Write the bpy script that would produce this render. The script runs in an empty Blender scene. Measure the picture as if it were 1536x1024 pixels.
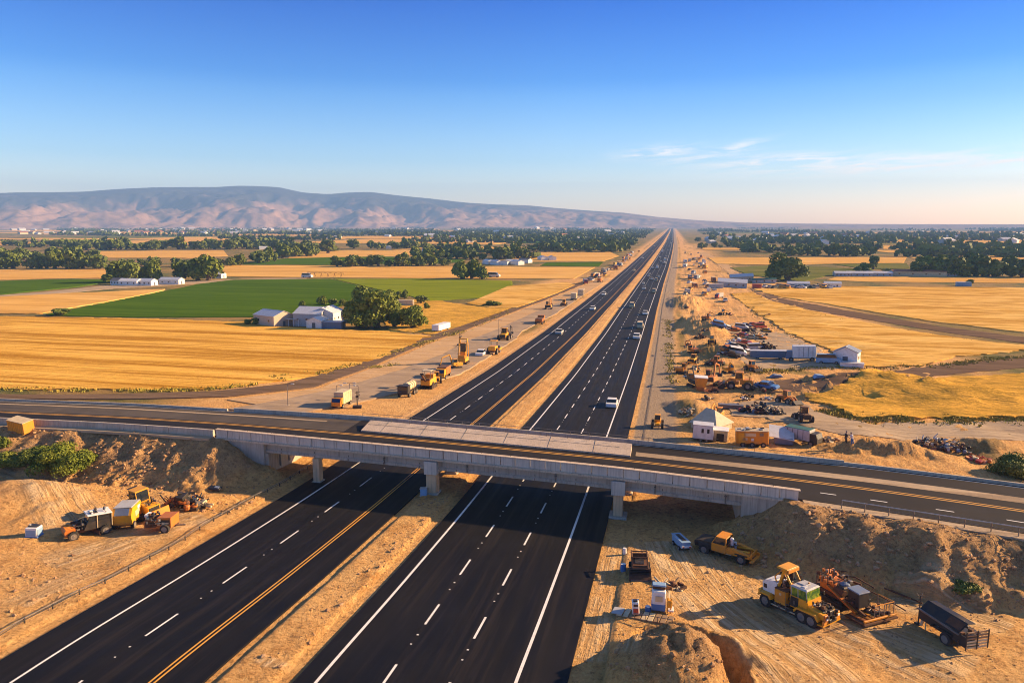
import bpy, bmesh, math, random
import numpy as np
from mathutils import Vector, Matrix
from mathutils.geometry import delaunay_2d_cdt
S = bpy.context.scene
COL = S.collection
R = random.Random(7)
CAMH = 33.0
FOC, CX, CY, YH, XV = 1060.0, 768.0, 512.0, 337.0, 1008.0
TH = math.atan((CY - YH) / FOC)

def _cam_ray(x, y):
    d = ((x - CX) / FOC, -(y - CY) / FOC, 1.0)
    c, s = math.cos(TH), math.sin(TH)
    return (d[0], d[2] * c + d[1] * s, d[1] * c - d[2] * s)
_r = _cam_ray(XV, YH)
YAW = math.atan2(_r[0], _r[1])
def ray(x, y):
    r = _cam_ray(x, y)
    c, s = math.cos(YAW), math.sin(YAW)
    return (r[0] * c - r[1] * s, r[0] * s + r[1] * c, r[2])
def flat(x, y, z=0.0):
    r = ray(x, y); t = (z - CAMH) / r[2]
    return (r[0] * t, r[1] * t)

# ---- noise ----
def _h(xi, yi, seed):
    h = (xi * 374761393 + yi * 668265263 + seed * 1442695041) & 0xffffffff
    h = ((h ^ (h >> 13)) * 1274126177) & 0xffffffff
    return ((h ^ (h >> 16)) & 0xffffff) / float(0xffffff)
def vn(x, y, seed=0):
    x = np.asarray(x, float); y = np.asarray(y, float)
    xi = np.floor(x).astype(np.int64); yi = np.floor(y).astype(np.int64)
    fx = x - xi; fy = y - yi
    fx = fx * fx * (3 - 2 * fx); fy = fy * fy * (3 - 2 * fy)
    a = _h(xi, yi, seed); b = _h(xi + 1, yi, seed); c = _h(xi, yi + 1, seed); d = _h(xi + 1, yi + 1, seed)
    return (a * (1 - fx) + b * fx) * (1 - fy) + (c * (1 - fx) + d * fx) * fy
def fbm(x, y, seed=0, o=4, g=0.5):
    s = 0; a = 1; t = 0
    for k in range(o):
        s = s + a * (vn(x * 2 ** k + 17 * k, y * 2 ** k - 9 * k, seed + k) - 0.5); t += a; a *= g
    return s / t * 2
def ridged(x, y, seed=0, o=4, g=0.5):
    s = 0; a = 1; t = 0
    for k in range(o):
        s = s + a * (1 - np.abs(vn(x * 2 ** k + 5 * k, y * 2 ** k + 3 * k, seed + k) * 2 - 1)); t += a; a *= g
    return s / t
def sst(a, b, x):
    t = np.clip((x - a) / (b - a), 0, 1); return t * t * (3 - 2 * t)

# ---- base profile of the valley floor along the highway ----
_PY = [-50, 0, 33, 44, 62, 85, 107, 149, 222, 315, 450, 600, 900, 1400, 2500, 60000]
_PH = [25.0, 25.2, 25.9, 26.8, 27.9, 28.8, 29.9, 31.8, 33.8, 35.2, 35.9, 35.0, 33.6, 33.0, 33.0, 33.0]
_dy = np.linspace(-50, 3000, 6101)
_dz = CAMH - np.interp(_dy, _PY, _PH)
_k = np.hanning(41); _k /= _k.sum()
_dz = np.convolve(np.pad(_dz, 20, mode='edge'), _k, 'valid')
def z0(y):
    return np.interp(y, _dy, _dz)
def cshift(y):   # slow bend of the highway
    return np.interp(y, [0, 300, 450, 600, 900, 1400, 3000, 9000], [0, 0, 1.2, 3.5, 6.5, 9.5, 13, 18])

# ---- overpass edges (deck level ZD) ----
ZD = 9.0
near_px = [(-260, 615), (-100, 619), (0, 625), (160, 632), (310, 642), (640, 673), (925, 701), (1200, 735), (1536, 785), (1800, 829)]
far_px = [(-260, 592), (-100, 595), (0, 599), (200, 606), (420, 619), (560, 628), (950, 663), (1300, 698), (1536, 727), (1800, 762)]
NE = np.array([flat(x, y, ZD + 0.9) for x, y in near_px])
FE = np.array([flat(x, y, ZD + 0.1) for x, y in far_px])
for A in (NE, FE):
    pass
def _ext(A):
    d0 = A[0] - A[1]; d1 = A[-1] - A[-2]
    d0 = d0 / np.linalg.norm(d0); d1 = d1 / np.linalg.norm(d1)
    return np.vstack([A[0] + d0 * 300, A, A[-1] + d1 * 150])
NE = _ext(NE); FE = _ext(FE)
def _smooth(A):
    xs = np.arange(A[0, 0] + 1, A[-1, 0] - 1, 0.5)
    ys = np.interp(xs, A[:, 0], A[:, 1])
    k = np.hanning(25); k /= k.sum()
    ys = np.convolve(np.pad(ys, 12, mode='edge'), k, 'valid')
    return xs, ys
NX, NYv = _smooth(NE); FX, FYv = _smooth(FE)
def near_y(x): return np.interp(x, NX, NYv)
def far_y(x): return np.interp(x, FX, FYv)
XL = flat(318, 646, ZD + 0.9)[0]     # parapet start, left
XLA = flat(392, 716, 5.0)[0]         # face of left abutment
XR = flat(1200, 735, ZD + 0.9)[0]
XRA = flat(1106, 770, 5.0)[0] - 0.2

MOUNDS = []  # (cx, cy, rx, ry, h, rot, rough)
def mound(px, py, rx, ry, h, rot=0.0, rough=0.25, z=None):
    zz = 5.0 if z is None else z
    c = flat(px, py, zz)
    MOUNDS.append((c[0], c[1], rx, ry, h, math.radians(rot), rough))
mound(60, 668, 15, 4.5, 1.8, -4, .4, 6)
mound(250, 700, 8, 2.2, 1.7, -18, .5, 5.5)
mound(20, 745, 9, 7, 1.6, 10, .15, 6)
mound(300, 762, 5, 1.2, 0.7, 40, .4)
mound(1330, 812, 9, 3.4, 2.1, -12, .5, 5)
mound(1215, 778, 5, 3.2, 1.8, -20, .4, 5)
mound(1470, 850, 8, 3.6, 1.9, -15, .45, 5)
mound(1375, 885, 4.0, 2.0, 1.7, -15, .35, 5.8)
mound(1515, 900, 4.0, 2.0, 1.2, -25, .35, 5.8)
mound(1010, 1012, 4.6, 4.6, 2.5, 20, .30, 6.5)
mound(1075, 962, 4.4, 1.0, .7, -32, .5, 6.5)
# behind the overpass, right corridor
mound(1052, 490, 9, 30, 3.0, 5, .3, -1)
mound(1075, 530, 9, 14, 2.2, 5, .3, 0)
mound(1030, 455, 9, 40, 2.5, 0, .3, -2)
mound(1350, 588, 34, 9, 2.0, 0, .3, 2)
mound(1290, 576, 16, 6, 1.6, -10, .4, 2)
mound(1330, 672, 10, 3, 1.2, -8, .5, 4)
mound(1440, 668, 9, 3, 1.4, -8, .6, 4)
mound(1040, 612, 4, 8, 1.4, 15, .3, 3)
TRENCH = [flat(px, py, 6.5) for px, py in ((975, 947), (1010, 952), (1045, 963), (1080, 985), (1100, 1008), (1108, 1030))]

def hwmask(x, y):
    """0 on the two carriageways and their edges, 1 elsewhere"""
    u = x - cshift(y)
    a = sst(-39.6, -41.2, u) + (1 - sst(-25.6, -24.0, u)) * 0
    left = sst(0, 1.8, -39.0 - u)
    mid = sst(0, 1.0, u + 25.2) * sst(0, 1.0, -20.9 - u)
    right = sst(0, 2.5, u + 4.2)
    return np.clip(left + right, 0, 1), mid

def polydist(px, py, pl):
    best = np.full(px.shape, 1e9); sg = np.zeros(px.shape)
    for (x0, y0), (x1, y1) in zip(pl[:-1], pl[1:]):
        dx, dy = x1 - x0, y1 - y0; L = dx * dx + dy * dy
        t = np.clip(((px - x0) * dx + (py - y0) * dy) / L, 0, 1)
        d = np.hypot(px - x0 - t * dx, py - y0 - t * dy)
        s = (px - x0) * dy - (py - y0) * dx
        m = d < best; best = np.where(m, d, best); sg = np.where(m, np.sign(s) * d, sg)
    return best, sg

def terrain(x, y):
    x = np.asarray(x, float); y = np.asarray(y, float)
    b = z0(y)
    out, mid = hwmask(x, y)
    near = 1 - sst(80, 110, y)
    u = x - cshift(y)
    # rough construction ground
    corrR = sst(3, 9, u) * (1 - sst(45, 75, u)) * (1 - sst(700, 900, y)) * sst(80, 100, y)
    corrL = (1 - sst(-44, -40, u)) * sst(-75, -60, u) * (1 - sst(500, 700, y)) * sst(80, 100, y)
    n1 = fbm(x / 7.0, y / 7.0, 3, 4)
    n2 = fbm(x / 1.6, y / 1.6, 11, 4, 0.72)
    z = b + near * out * (0.30 * n1 + 0.10 * n2) + near * mid * (0.12 * n1 + 0.12 * n2 + 0.12)
    z = z + corrR * (0.7 * n1 + .22 * n2) * out + (1 - near) * mid * 0.15 * n2
    # mounds
    for cx, cy, rx, ry, h, rot, rough in MOUNDS:
        dx = x - cx; dy = y - cy
        c, s = math.cos(rot), math.sin(rot)
        a = (dx * c + dy * s) / rx; e = (-dx * s + dy * c) / ry
        rr = np.sqrt(a * a + e * e)
        m = np.clip(1.15 - rr * (1 + 0.25 * fbm(x / 2.5, y / 2.5, 29, 2)), 0, 1)
        m = m * m * (3 - 2 * m)
        z = z + out * h * m * (1 + rough * n2 * .8 + rough * .8 * (ridged(x / 2.2, y / 2.2, 41, 3) - .5))
    # trench beside the front mound
    sel = (y < 60) & (x > -12) & (x < 25)
    td = np.full(x.shape, 99.0)
    if np.any(sel):
        dd_, _s = polydist(x[sel], y[sel], TRENCH); td[sel] = dd_
    z = z - 1.7 * sst(1.05, .45, td + .5 * n2 + .25 * fbm(x / .5, y / .5, 91, 2))
    # embankments of the overpass approaches
    ny = near_y(x); fy = far_y(x)
    dn = np.maximum(ny + 0.6 - y, 0); df = np.maximum(y - fy - 0.5, 0)
    inside = (dn <= 0) & (df <= 0)
    top = ZD - 0.14
    rough = 0.35 * n2 + 0.5 * n1
    rr = (ridged(x / 3.0, y / 3.0, 51, 3) - .5)
    # left
    dx = np.maximum(x - (XL - 0.5), 0)
    dd = np.sqrt((dx * 0.95) ** 2 + dn ** 2)
    wl = 1.6 + 1.4 * fbm(x / 4.0, x * 0, 81, 3); ddl = np.maximum(dd - np.clip(wl, .3, 3), 0); hL = top + .12 * n2 * sst(.3, 1, dd) - ddl * (0.56 + .12 * n1) + sst(0.5, 3, dd) * (rough * .9 + rr * 1.1)
    dd2 = np.sqrt((dx * 0.95) ** 2 + df ** 2)
    hLf = np.where(x > XLA - .4, -99.0, top - dd2 * 0.45)
    h = np.where(dn > 0, hL, hLf)
    h = np.where(inside, np.where(x < XLA - 0.6, top, -99), h)
    left = np.where(x < -30, h, -99)
    dx = np.maximum((XR + 0.4) - x, 0)
    dd = np.sqrt((dx * 0.95) ** 2 + dn ** 2)
    wr = (0.6 + 3.6 * sst(9, 13, x) * (1 - .6 * sst(19, 24, x))) * (1 + .45 * fbm(x / 3.0, x * 0, 83, 3)); ddr = np.maximum(dd - wr, 0); hR = top + (.25 * n1 + .12 * n2) * sst(.3, 1.2, dd) - ddr * (0.56 + .12 * n1) + sst(0.5, 3, dd) * (rough * .6 + rr * .7)
    dd2 = np.sqrt((dx * 0.95) ** 2 + df ** 2)
    hRf = top - dd2 * 0.5
    h = np.where(dn > 0, hR, hRf)
    h = np.where(inside, np.where(x > XRA + 0.6, top, -99), h)
    right = np.where(x > -3.5, h, -99)
    e = np.maximum(left, right)
    z = np.maximum(z, np.where(e < -50, -99, e))
    # under the pavement
    paved = 1 - np.clip(out + mid, 0, 1)
    z = np.where(paved > 0.5, b - 0.12, z)
    return z

def tz(x, y):
    return float(terrain(np.array([x]), np.array([y]))[0])
def G(px, py, h=0.0):
    """world point where the sight line of a photo pixel meets the terrain raised by h"""
    r = ray(px, py)
    t0 = (CAMH - 12 - h) / -r[2]; t1 = (CAMH + 4 - h) / -r[2]
    t = np.linspace(t0, t1, 500)
    X = r[0] * t; Y = r[1] * t; Z = CAMH + r[2] * t
    d = Z - (terrain(X, Y) + h)
    i = np.argmax(d <= 0)
    if i == 0: i = 1
    f = d[i - 1] / (d[i - 1] - d[i] + 1e-9)
    tt = t[i - 1] + (t[i] - t[i - 1]) * f
    x, y = r[0] * tt, r[1] * tt
    return Vector((x, y, CAMH + r[2] * tt - h))
def B(px, py):
    """same on the smooth valley profile"""
    r = ray(px, py); t = 35 / -r[2]
    for _ in range(30):
        t = (CAMH - float(z0(r[1] * t))) / -r[2]
    return Vector((r[0] * t, r[1] * t, float(z0(r[1] * t))))

# ---- node materials ----
MATS = {}
def newmat(name):
    m = bpy.data.materials.new(name); m.use_nodes = True
    nt = m.node_tree
    for n in list(nt.nodes): nt.nodes.remove(n)
    out = nt.nodes.new('ShaderNodeOutputMaterial'); bs = nt.nodes.new('ShaderNodeBsdfPrincipled')
    nt.links.new(bs.outputs[0], out.inputs[0])
    MATS[name] = m
    return m, nt, bs
def nd(nt, t, **kw):
    n = nt.nodes.new(t)
    for k, v in kw.items():
        if k in n.inputs.keys() if isinstance(k, str) else False: n.inputs[k].default_value = v
        else: setattr(n, k, v)
    return n
def noise(nt, vec, scale, detail=4, rough=0.55, dist=0.0):
    n = nt.nodes.new('ShaderNodeTexNoise')
    n.inputs['Scale'].default_value = scale; n.inputs['Detail'].default_value = detail
    n.inputs['Roughness'].default_value = rough; n.inputs['Distortion'].default_value = dist
    if vec is not None: nt.links.new(vec, n.inputs['Vector'])
    return n.outputs[0]
def mapr(nt, v, a, b, c=0.0, d=1.0):
    n = nt.nodes.new('ShaderNodeMapRange')
    n.inputs[1].default_value = a; n.inputs[2].default_value = b; n.inputs[3].default_value = c; n.inputs[4].default_value = d
    nt.links.new(v, n.inputs[0]); return n.outputs[0]
def mix(nt, f, a, b, mode='MIX'):
    n = nt.nodes.new('ShaderNodeMix'); n.data_type = 'RGBA'; n.blend_type = mode
    for i, v in ((0, f), (6, a), (7, b)):
        if isinstance(v, bpy.types.NodeSocket): nt.links.new(v, n.inputs[i])
        elif i == 0: n.inputs[0].default_value = v
        else: n.inputs[i].default_value = (*v, 1.0) if len(v) == 3 else v
    return n.outputs[2]
def mth(nt, op, a, b=None):
    n = nt.nodes.new('ShaderNodeMath'); n.operation = op
    for i, v in ((0, a), (1, b)):
        if v is None: continue
        if isinstance(v, bpy.types.NodeSocket): nt.links.new(v, n.inputs[i])
        else: n.inputs[i].default_value = v
    return n.outputs[0]
def geo(nt): return nt.nodes.new('ShaderNodeNewGeometry').outputs['Position']
def objc(nt): return nt.nodes.new('ShaderNodeTexCoord').outputs['Object']
def scaled(nt, v, s, rot=0.0):
    n = nt.nodes.new('ShaderNodeMapping'); n.inputs['Scale'].default_value = s
    n.inputs['Rotation'].default_value = (0, 0, rot)
    nt.links.new(v, n.inputs[0]); return n.outputs[0]
def attr(nt, name):
    n = nt.nodes.new('ShaderNodeAttribute'); n.attribute_name = name; return n.outputs['Fac']
def bump(nt, bs, h, dist, strength=1.0):
    n = nt.nodes.new('ShaderNodeBump'); n.inputs['Distance'].default_value = dist; n.inputs['Strength'].default_value = strength
    nt.links.new(h, n.inputs['Height']); nt.links.new(n.outputs[0], bs.inputs['Normal'])
def put(nt, bs, sock, v):
    if isinstance(v, bpy.types.NodeSocket): nt.links.new(v, bs.inputs[sock])
    else: bs.inputs[sock].default_value = (*v, 1.0) if isinstance(v, tuple) and len(v) == 3 else v
def paint(name, col, rough=0.5, metal=0.0, dirt=0.35, dirtcol=(0.22, 0.14, 0.08), scale=1.5, spec=0.5):
    """machine paint or plain surface with worn, dusty patches"""
    m, nt, bs = newmat(name)
    c = objc(nt)
    n1 = noise(nt, c, scale, 6, 0.65); n2 = noise(nt, c, scale * 9, 4, 0.6)
    f = mth(nt, 'MULTIPLY', mapr(nt, n1, 0.42, 0.72), dirt * 1.6)
    f2 = mth(nt, 'MULTIPLY', mapr(nt, n2, 0.5, 0.75), dirt * .9)
    base = mix(nt, f, col, dirtcol); base = mix(nt, f2, base, tuple(v * .45 for v in col))
    put(nt, bs, 'Base Color', base)
    put(nt, bs, 'Roughness', mapr(nt, n1, .3, .8, max(rough - .1, .05), min(rough + .3, 1)))
    bs.inputs['Metallic'].default_value = metal
    bs.inputs['Specular IOR Level'].default_value = spec
    bump(nt, bs, n2, 0.01, .5)
    return m

paint('yellow', (0.74, 0.34, 0.012), .45, dirt=.22)
paint('amber', (0.66, 0.25, 0.01), .5, dirt=.25)
paint('orange', (0.52, 0.15, 0.012), .5, dirt=.3)
paint('rust', (0.14, 0.055, 0.022), .85, dirt=.7, dirtcol=(.05, .03, .02))
paint('cream', (0.62, 0.50, 0.30), .5, dirt=.3)
paint('white', (0.74, 0.74, 0.72), .45, dirt=.18)
paint('silver', (0.55, 0.56, 0.58), .4, dirt=.2)
paint('palegrey', (0.42, 0.43, 0.44), .6, dirt=.2)
paint('blue', (0.05, 0.17, 0.42), .45, dirt=.15)
paint('skyblue', (0.22, 0.36, 0.52), .5, dirt=.15)
paint('slateblue', (0.13, 0.18, 0.27), .55, dirt=.2)
paint('red', (0.45, 0.05, 0.03), .45, dirt=.25)
paint('green', (0.03, 0.12, 0.08), .5, dirt=.15)
paint('darkmetal', (0.035, 0.033, 0.032), .5, metal=.3, dirt=.4, dirtcol=(.09, .06, .04))
paint('steel', (0.20, 0.19, 0.18), .45, metal=.6, dirt=.4)
paint('navy', (0.012, 0.014, 0.020), .42, dirt=.15)
paint('tyre', (0.022, 0.021, 0.02), .9, dirt=.4, dirtcol=(.12, .08, .05))
paint('rim', (0.26, 0.25, 0.23), .5, metal=.4, dirt=.5)
paint('wood', (0.30, 0.19, 0.10), .85, dirt=.4)
paint('canvas', (0.55, 0.47, 0.33), .9, dirt=.15)
paint('tanwall', (0.50, 0.40, 0.30), .8, dirt=.1)
paint('roofmetal', (0.52, 0.55, 0.60), .5, dirt=.15)
paint('roofdark', (0.10, 0.11, 0.13), .7, dirt=.2)
paint('brick', (0.30, 0.12, 0.07), .85, dirt=.25)
paint('lens', (0.85, 0.82, 0.75), .2, dirt=0.0)
def _glass():
    m, nt, bs = newmat('glass')
    put(nt, bs, 'Base Color', (0.015, 0.022, 0.03)); put(nt, bs, 'Roughness', .08)
    bs.inputs['Specular IOR Level'].default_value = .8
    m, nt, bs = newmat('greenglass')
    n = noise(nt, objc(nt), 2.0, 3)
    put(nt, bs, 'Base Color', mix(nt, mapr(nt, n, .4, .6), (0.05, 0.12, 0.03), (0.30, 0.34, 0.03))); put(nt, bs, 'Roughness', .12)
_glass()
def _concrete():
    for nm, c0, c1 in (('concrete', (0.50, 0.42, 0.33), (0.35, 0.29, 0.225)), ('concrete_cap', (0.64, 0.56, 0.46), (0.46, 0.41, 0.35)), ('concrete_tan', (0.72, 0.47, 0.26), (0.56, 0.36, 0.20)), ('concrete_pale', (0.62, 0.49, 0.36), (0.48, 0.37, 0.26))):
        m, nt, bs = newmat(nm)
        g = geo(nt)
        n1 = noise(nt, scaled(nt, g, (.5, .5, .25)), 1.2, 6, .7); n2 = noise(nt, scaled(nt, g, (3.5, 3, .12)), 1.6, 5, .7)
        n3 = noise(nt, g, 14, 4)
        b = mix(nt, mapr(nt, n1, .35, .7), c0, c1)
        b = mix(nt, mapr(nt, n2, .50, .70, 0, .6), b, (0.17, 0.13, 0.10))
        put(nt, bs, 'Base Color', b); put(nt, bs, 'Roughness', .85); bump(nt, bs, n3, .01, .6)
_concrete()
def _asphalt():
    for nm, c0, c1, r in (('asphalt_old', (0.060, 0.052, 0.046), (0.095, 0.078, 0.062), .85), ('asphalt', (0.0042, 0.004, 0.0055), (0.0085, 0.0075, 0.008), .62), ('asphalt_worn', (0.015, 0.0135, 0.0145), (0.025, 0.021, 0.019), .75), ('asphalt_grey', (0.26, 0.19, 0.125), (0.36, 0.265, 0.17), .85)):
        m, nt, bs = newmat(nm)
        g = geo(nt)
        n1 = noise(nt, scaled(nt, g, (1.0, .04, 1)) if nm == 'asphalt' else scaled(nt, g, (.05, 1.2, 1)), .9, 6, .6)
        n2 = noise(nt, g, 30, 4, .8); n3 = noise(nt, g, .22, 5)
        b = mix(nt, mapr(nt, n1, .38, .66), c0, c1)
        b = mix(nt, mapr(nt, n3, .45, .75, 0, .45), b, tuple(v * 1.7 for v in c1))
        n4 = noise(nt, scaled(nt, g, (2.2, .012, 1)), .8, 4, .7); b = mix(nt, mapr(nt, n4, .5, .72, 0, .55 if nm == 'asphalt' else .2), b, (0.032, 0.024, 0.019))
        b = mix(nt, mapr(nt, n2, .55, .8, 0, .4), b, tuple(v * 2.2 for v in c1))
        put(nt, bs, 'Base Color', b); put(nt, bs, 'Roughness', mapr(nt, n1, .3, .7, r, min(r + .2, 1)))
        bs.inputs['Specular IOR Level'].default_value = .15
        bump(nt, bs, n2, .01, .5)
    for nm, c in (('line_white', (0.74, 0.72, 0.68)), ('line_yellow', (0.62, 0.31, 0.03))):
        m, nt, bs = newmat(nm)
        n = noise(nt, geo(nt), 2.2, 6, .75)
        put(nt, bs, 'Base Color', mix(nt, mapr(nt, n, .5, .75, 0, .55), c, tuple(v * .45 for v in c))); put(nt, bs, 'Roughness', .6)
_asphalt()
def _ground():
    m, nt, bs = newmat('dirt')
    g = geo(nt)
    nA = noise(nt, g, .055, 5, .6); nB = noise(nt, g, .45, 6, .65); nC = noise(nt, g, 3.0, 6, .7); nD = noise(nt, g, 11.0, 3, .7)
    c = mix(nt, mapr(nt, nA, .35, .65), (0.664, 0.359, 0.122), (0.792, 0.471, 0.180))
    c = mix(nt, mapr(nt, nB, .48, .72, 0, .8), c, (0.475, 0.218, 0.060))
    c = mix(nt, mapr(nt, nC, .51, .66, 0, .85), c, (0.317, 0.162, 0.059))
    c = mix(nt, mapr(nt, nC, .47, .33, 0, .7), c, (0.850, 0.604, 0.253))
    c = mix(nt, mapr(nt, nD, .58, .75, 0, .5), c, (0.850, 0.618, 0.302))
    # earth and rock of the banks
    bank = attr(nt, 'bank')
    nE = noise(nt, g, 1.1, 7, .75)
    bc = mix(nt, mapr(nt, nE, .40, .58), (0.270, 0.155, 0.077), (0.520, 0.310, 0.140))
    bc = mix(nt, mapr(nt, nD, .52, .68, 0, .7), bc, (0.680, 0.500, 0.297))
    bc = mix(nt, mapr(nt, nC, .54, .64, 0, .75), bc, (0.170, 0.095, 0.050))
    c = mix(nt, mth(nt, 'MULTIPLY', bank, mapr(nt, nB, .3, .6, .55, .95)), c, bc)
    # wheel ruts
    rv = attr(nt, 'rutv'); ra = attr(nt, 'ruta')
    comb = nt.nodes.new('ShaderNodeCombineXYZ'); nt.links.new(rv, comb.inputs[0])
    sx = nt.nodes.new('ShaderNodeSeparateXYZ'); nt.links.new(g, sx.inputs[0])
    nt.links.new(mth(nt, 'MULTIPLY', sx.outputs[1], .05), comb.inputs[1])
    r1 = noise(nt, comb.outputs[0], 1.7, 5, .7)
    rut = mapr(nt, r1, .42, .56)
    ra = mth(nt, 'MULTIPLY', ra, mapr(nt, nB, .36, .56, .15, 1.0))
    c = mix(nt, mth(nt, 'MULTIPLY', ra, mapr(nt, rut, 0, 1, .8, 0)), c, (0.388, 0.202, 0.063))
    c = mix(nt, mth(nt, 'MULTIPLY', ra, mapr(nt, rut, .2, .9, .25, .9)), c, (0.860, 0.660, 0.396))
    # dry grass away from the works
    veg = attr(nt, 'veg')
    nV = noise(nt, g, .035, 5, .6); nW = noise(nt, g, .5, 5, .7)
    v = mix(nt, mapr(nt, nV, .42, .60), (0.30, 0.19, 0.06), (0.085, 0.105, 0.028))
    v = mix(nt, mapr(nt, nW, .45, .7, 0, .6), v, (0.36, 0.24, 0.09))
    c = mix(nt, veg, c, v)
    # gravel
    gr = attr(nt, 'gravel')
    c = mix(nt, mth(nt, 'MULTIPLY', gr, .85), c, mix(nt, mapr(nt, nC, .35, .65), (0.36, 0.30, 0.23), (0.25, 0.205, 0.155)))
    put(nt, bs, 'Base Color', c); put(nt, bs, 'Roughness', .95)
    bs.inputs['Specular IOR Level'].default_value = .1
    h = mth(nt, 'ADD', mth(nt, 'MULTIPLY', nC, .55), mth(nt, 'MULTIPLY', nD, .22))
    h = mth(nt, 'ADD', h, mth(nt, 'MULTIPLY', mth(nt, 'MULTIPLY', ra, rut), .38))
    h = mth(nt, 'ADD', h, mth(nt, 'MULTIPLY', nB, .5))
    bump(nt, bs, h, .85, 1.0)
_ground()
def crop(name, c0, c1, c2, rowdir=(1, 0), freq=.6, big=.02, b=.35, sx=.04):
    """field crop: rows run along rowdir (stretch coordinates), patches of ripeness"""
    m, nt, bs = newmat(name)
    g = geo(nt)
    rot = -math.atan2(rowdir[1], rowdir[0])
    rows = noise(nt, scaled(nt, g, (sx, 1, 1), rot), freq, 5, .65, .3)
    nb = noise(nt, g, big, 5, .6); nf = noise(nt, g, 1.3, 5, .75)
    mid = noise(nt, scaled(nt, g, (.25, 1, 1), rot), .12, 5, .6)
    c = mix(nt, mapr(nt, nb, .35, .65), c0, c1)
    c = mix(nt, mapr(nt, rows, .49, .58, 0, .8), c, c2)
    rows2 = noise(nt, scaled(nt, g, (sx * .8, 1, 1), rot), freq * 4.5, 3, .6, .2); c = mix(nt, mapr(nt, rows2, .50, .62, 0, .55), c, c2)
    c = mix(nt, mapr(nt, mid, .5, .72, 0, .5), c, c2)
    c = mix(nt, mapr(nt, nf, .5, .75, 0, .4), c, tuple(min(1, v * 1.35) for v in c0))
    put(nt, bs, 'Base Color', c); put(nt, bs, 'Roughness', 1.0); bs.inputs['Specular IOR Level'].default_value = 0.0
    bump(nt, bs, mth(nt, 'ADD', mth(nt, 'ADD', rows, rows2), mth(nt, 'MULTIPLY', nf, .6)), b, .9)
crop('wheat_near', (0.72, 0.40, 0.07), (0.78, 0.47, 0.11), (0.31, 0.135, 0.012), (1, -.06), .2)
crop('wheat_right', (0.74, 0.44, 0.11), (0.78, 0.51, 0.17), (0.38, 0.19, 0.025), (1, -.10), .2, sx=.15)
crop('wheat_far', (0.66, 0.37, 0.09), (0.74, 0.46, 0.15), (0.50, 0.27, 0.07), (1, 0), .12)
crop('grass_dry', (0.80, 0.44, 0.08), (0.62, 0.34, 0.06), (0.36, 0.22, 0.04), (1, -.05), .5, .05, .5, .3)
crop('crop_green', (0.068, 0.130, 0.007), (0.082, 0.145, 0.010), (0.046, 0.096, 0.006), (1, .35), .18)
crop('crop_light', (0.20, 0.24, 0.012), (0.24, 0.27, 0.018), (0.13, 0.175, 0.01), (1, .05), .25)
crop('meadow', (0.14, 0.16, 0.035), (0.22, 0.19, 0.06), (0.09, 0.11, 0.025), (1, 0), .12)
crop('earth_dark', (0.165, 0.112, 0.078), (0.205, 0.14, 0.095), (0.115, 0.078, 0.052), (1, .35), .5, .05, .15)
crop('gravel_pale', (0.40, 0.30, 0.20), (0.46, 0.36, 0.245), (0.30, 0.225, 0.15), (1, .5), .5, .06, .15)
crop('sand_graded', (0.52, 0.345, 0.185), (0.56, 0.39, 0.225), (0.42, 0.26, 0.125), (.4, 1), .5, .04, .2)
def leafmat(name, c0, c1, c2):
    m, nt, bs = newmat(name)
    oi = nt.nodes.new('ShaderNodeObjectInfo')
    n = noise(nt, geo(nt), .55, 4, .6); n2 = noise(nt, geo(nt), 3.5, 3)
    c = mix(nt, mapr(nt, n, .38, .62), c0, c1)
    c = mix(nt, mapr(nt, n2, .5, .8, 0, .6), c, c2)
    c = mix(nt, mth(nt, 'MULTIPLY', oi.outputs['Random'], .5), c, (c0[0] * .55, c0[1] * .62, c0[2] * 1.3))
    put(nt, bs, 'Base Color', c); put(nt, bs, 'Roughness', .7); bs.inputs['Specular IOR Level'].default_value = .2
    bs.inputs['Subsurface Weight'].default_value = 0
leafmat('leaf', (0.12, 0.165, 0.016), (0.19, 0.215, 0.024), (0.30, 0.27, 0.035))
leafmat('leaf_dark', (0.105, 0.15, 0.024), (0.17, 0.195, 0.028), (0.27, 0.24, 0.04))
leafmat('weed', (0.26, 0.24, 0.035), (0.40, 0.28, 0.05), (0.17, 0.20, 0.03))
paint('bark', (0.10, 0.065, 0.04), .9, dirt=.3)
def _rock():
    m, nt, bs = newmat('rock')
    g = geo(nt); n = noise(nt, g, .8, 5); n2 = noise(nt, g, 9, 4)
    put(nt, bs, 'Base Color', mix(nt, mapr(nt, n2, .4, .7, 0, .6), mix(nt, mapr(nt, n, .35, .65), (0.36, 0.19, 0.08), (0.50, 0.32, 0.17)), (0.20, 0.11, 0.05)))
    put(nt, bs, 'Roughness', .95); bump(nt, bs, n2, .04, .8)
_rock()
def _mountain():
    m, nt, bs = newmat('mountain_rock')
    g = geo(nt)
    sx = nt.nodes.new('ShaderNodeSeparateXYZ'); nt.links.new(g, sx.inputs[0])
    n = noise(nt, g, .003, 7, .65); n2 = noise(nt, g, .011, 6, .7)
    c = mix(nt, mapr(nt, n2, .35, .65), (0.40, 0.25, 0.16), (0.28, 0.17, 0.115))
    hgt = mth(nt, 'ADD', sx.outputs[2], mapr(nt, n, .3, .7, -130, 130))
    c = mix(nt, mapr(nt, hgt, 90, 260), c, (0.048, 0.046, 0.045))
    c = mix(nt, mapr(nt, n2, .52, .68, 0, .6), c, (0.075, 0.075, 0.045))
    put(nt, bs, 'Base Color', c); put(nt, bs, 'Roughness', 1.0); bs.inputs['Specular IOR Level'].default_value = 0
_mountain()

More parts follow.
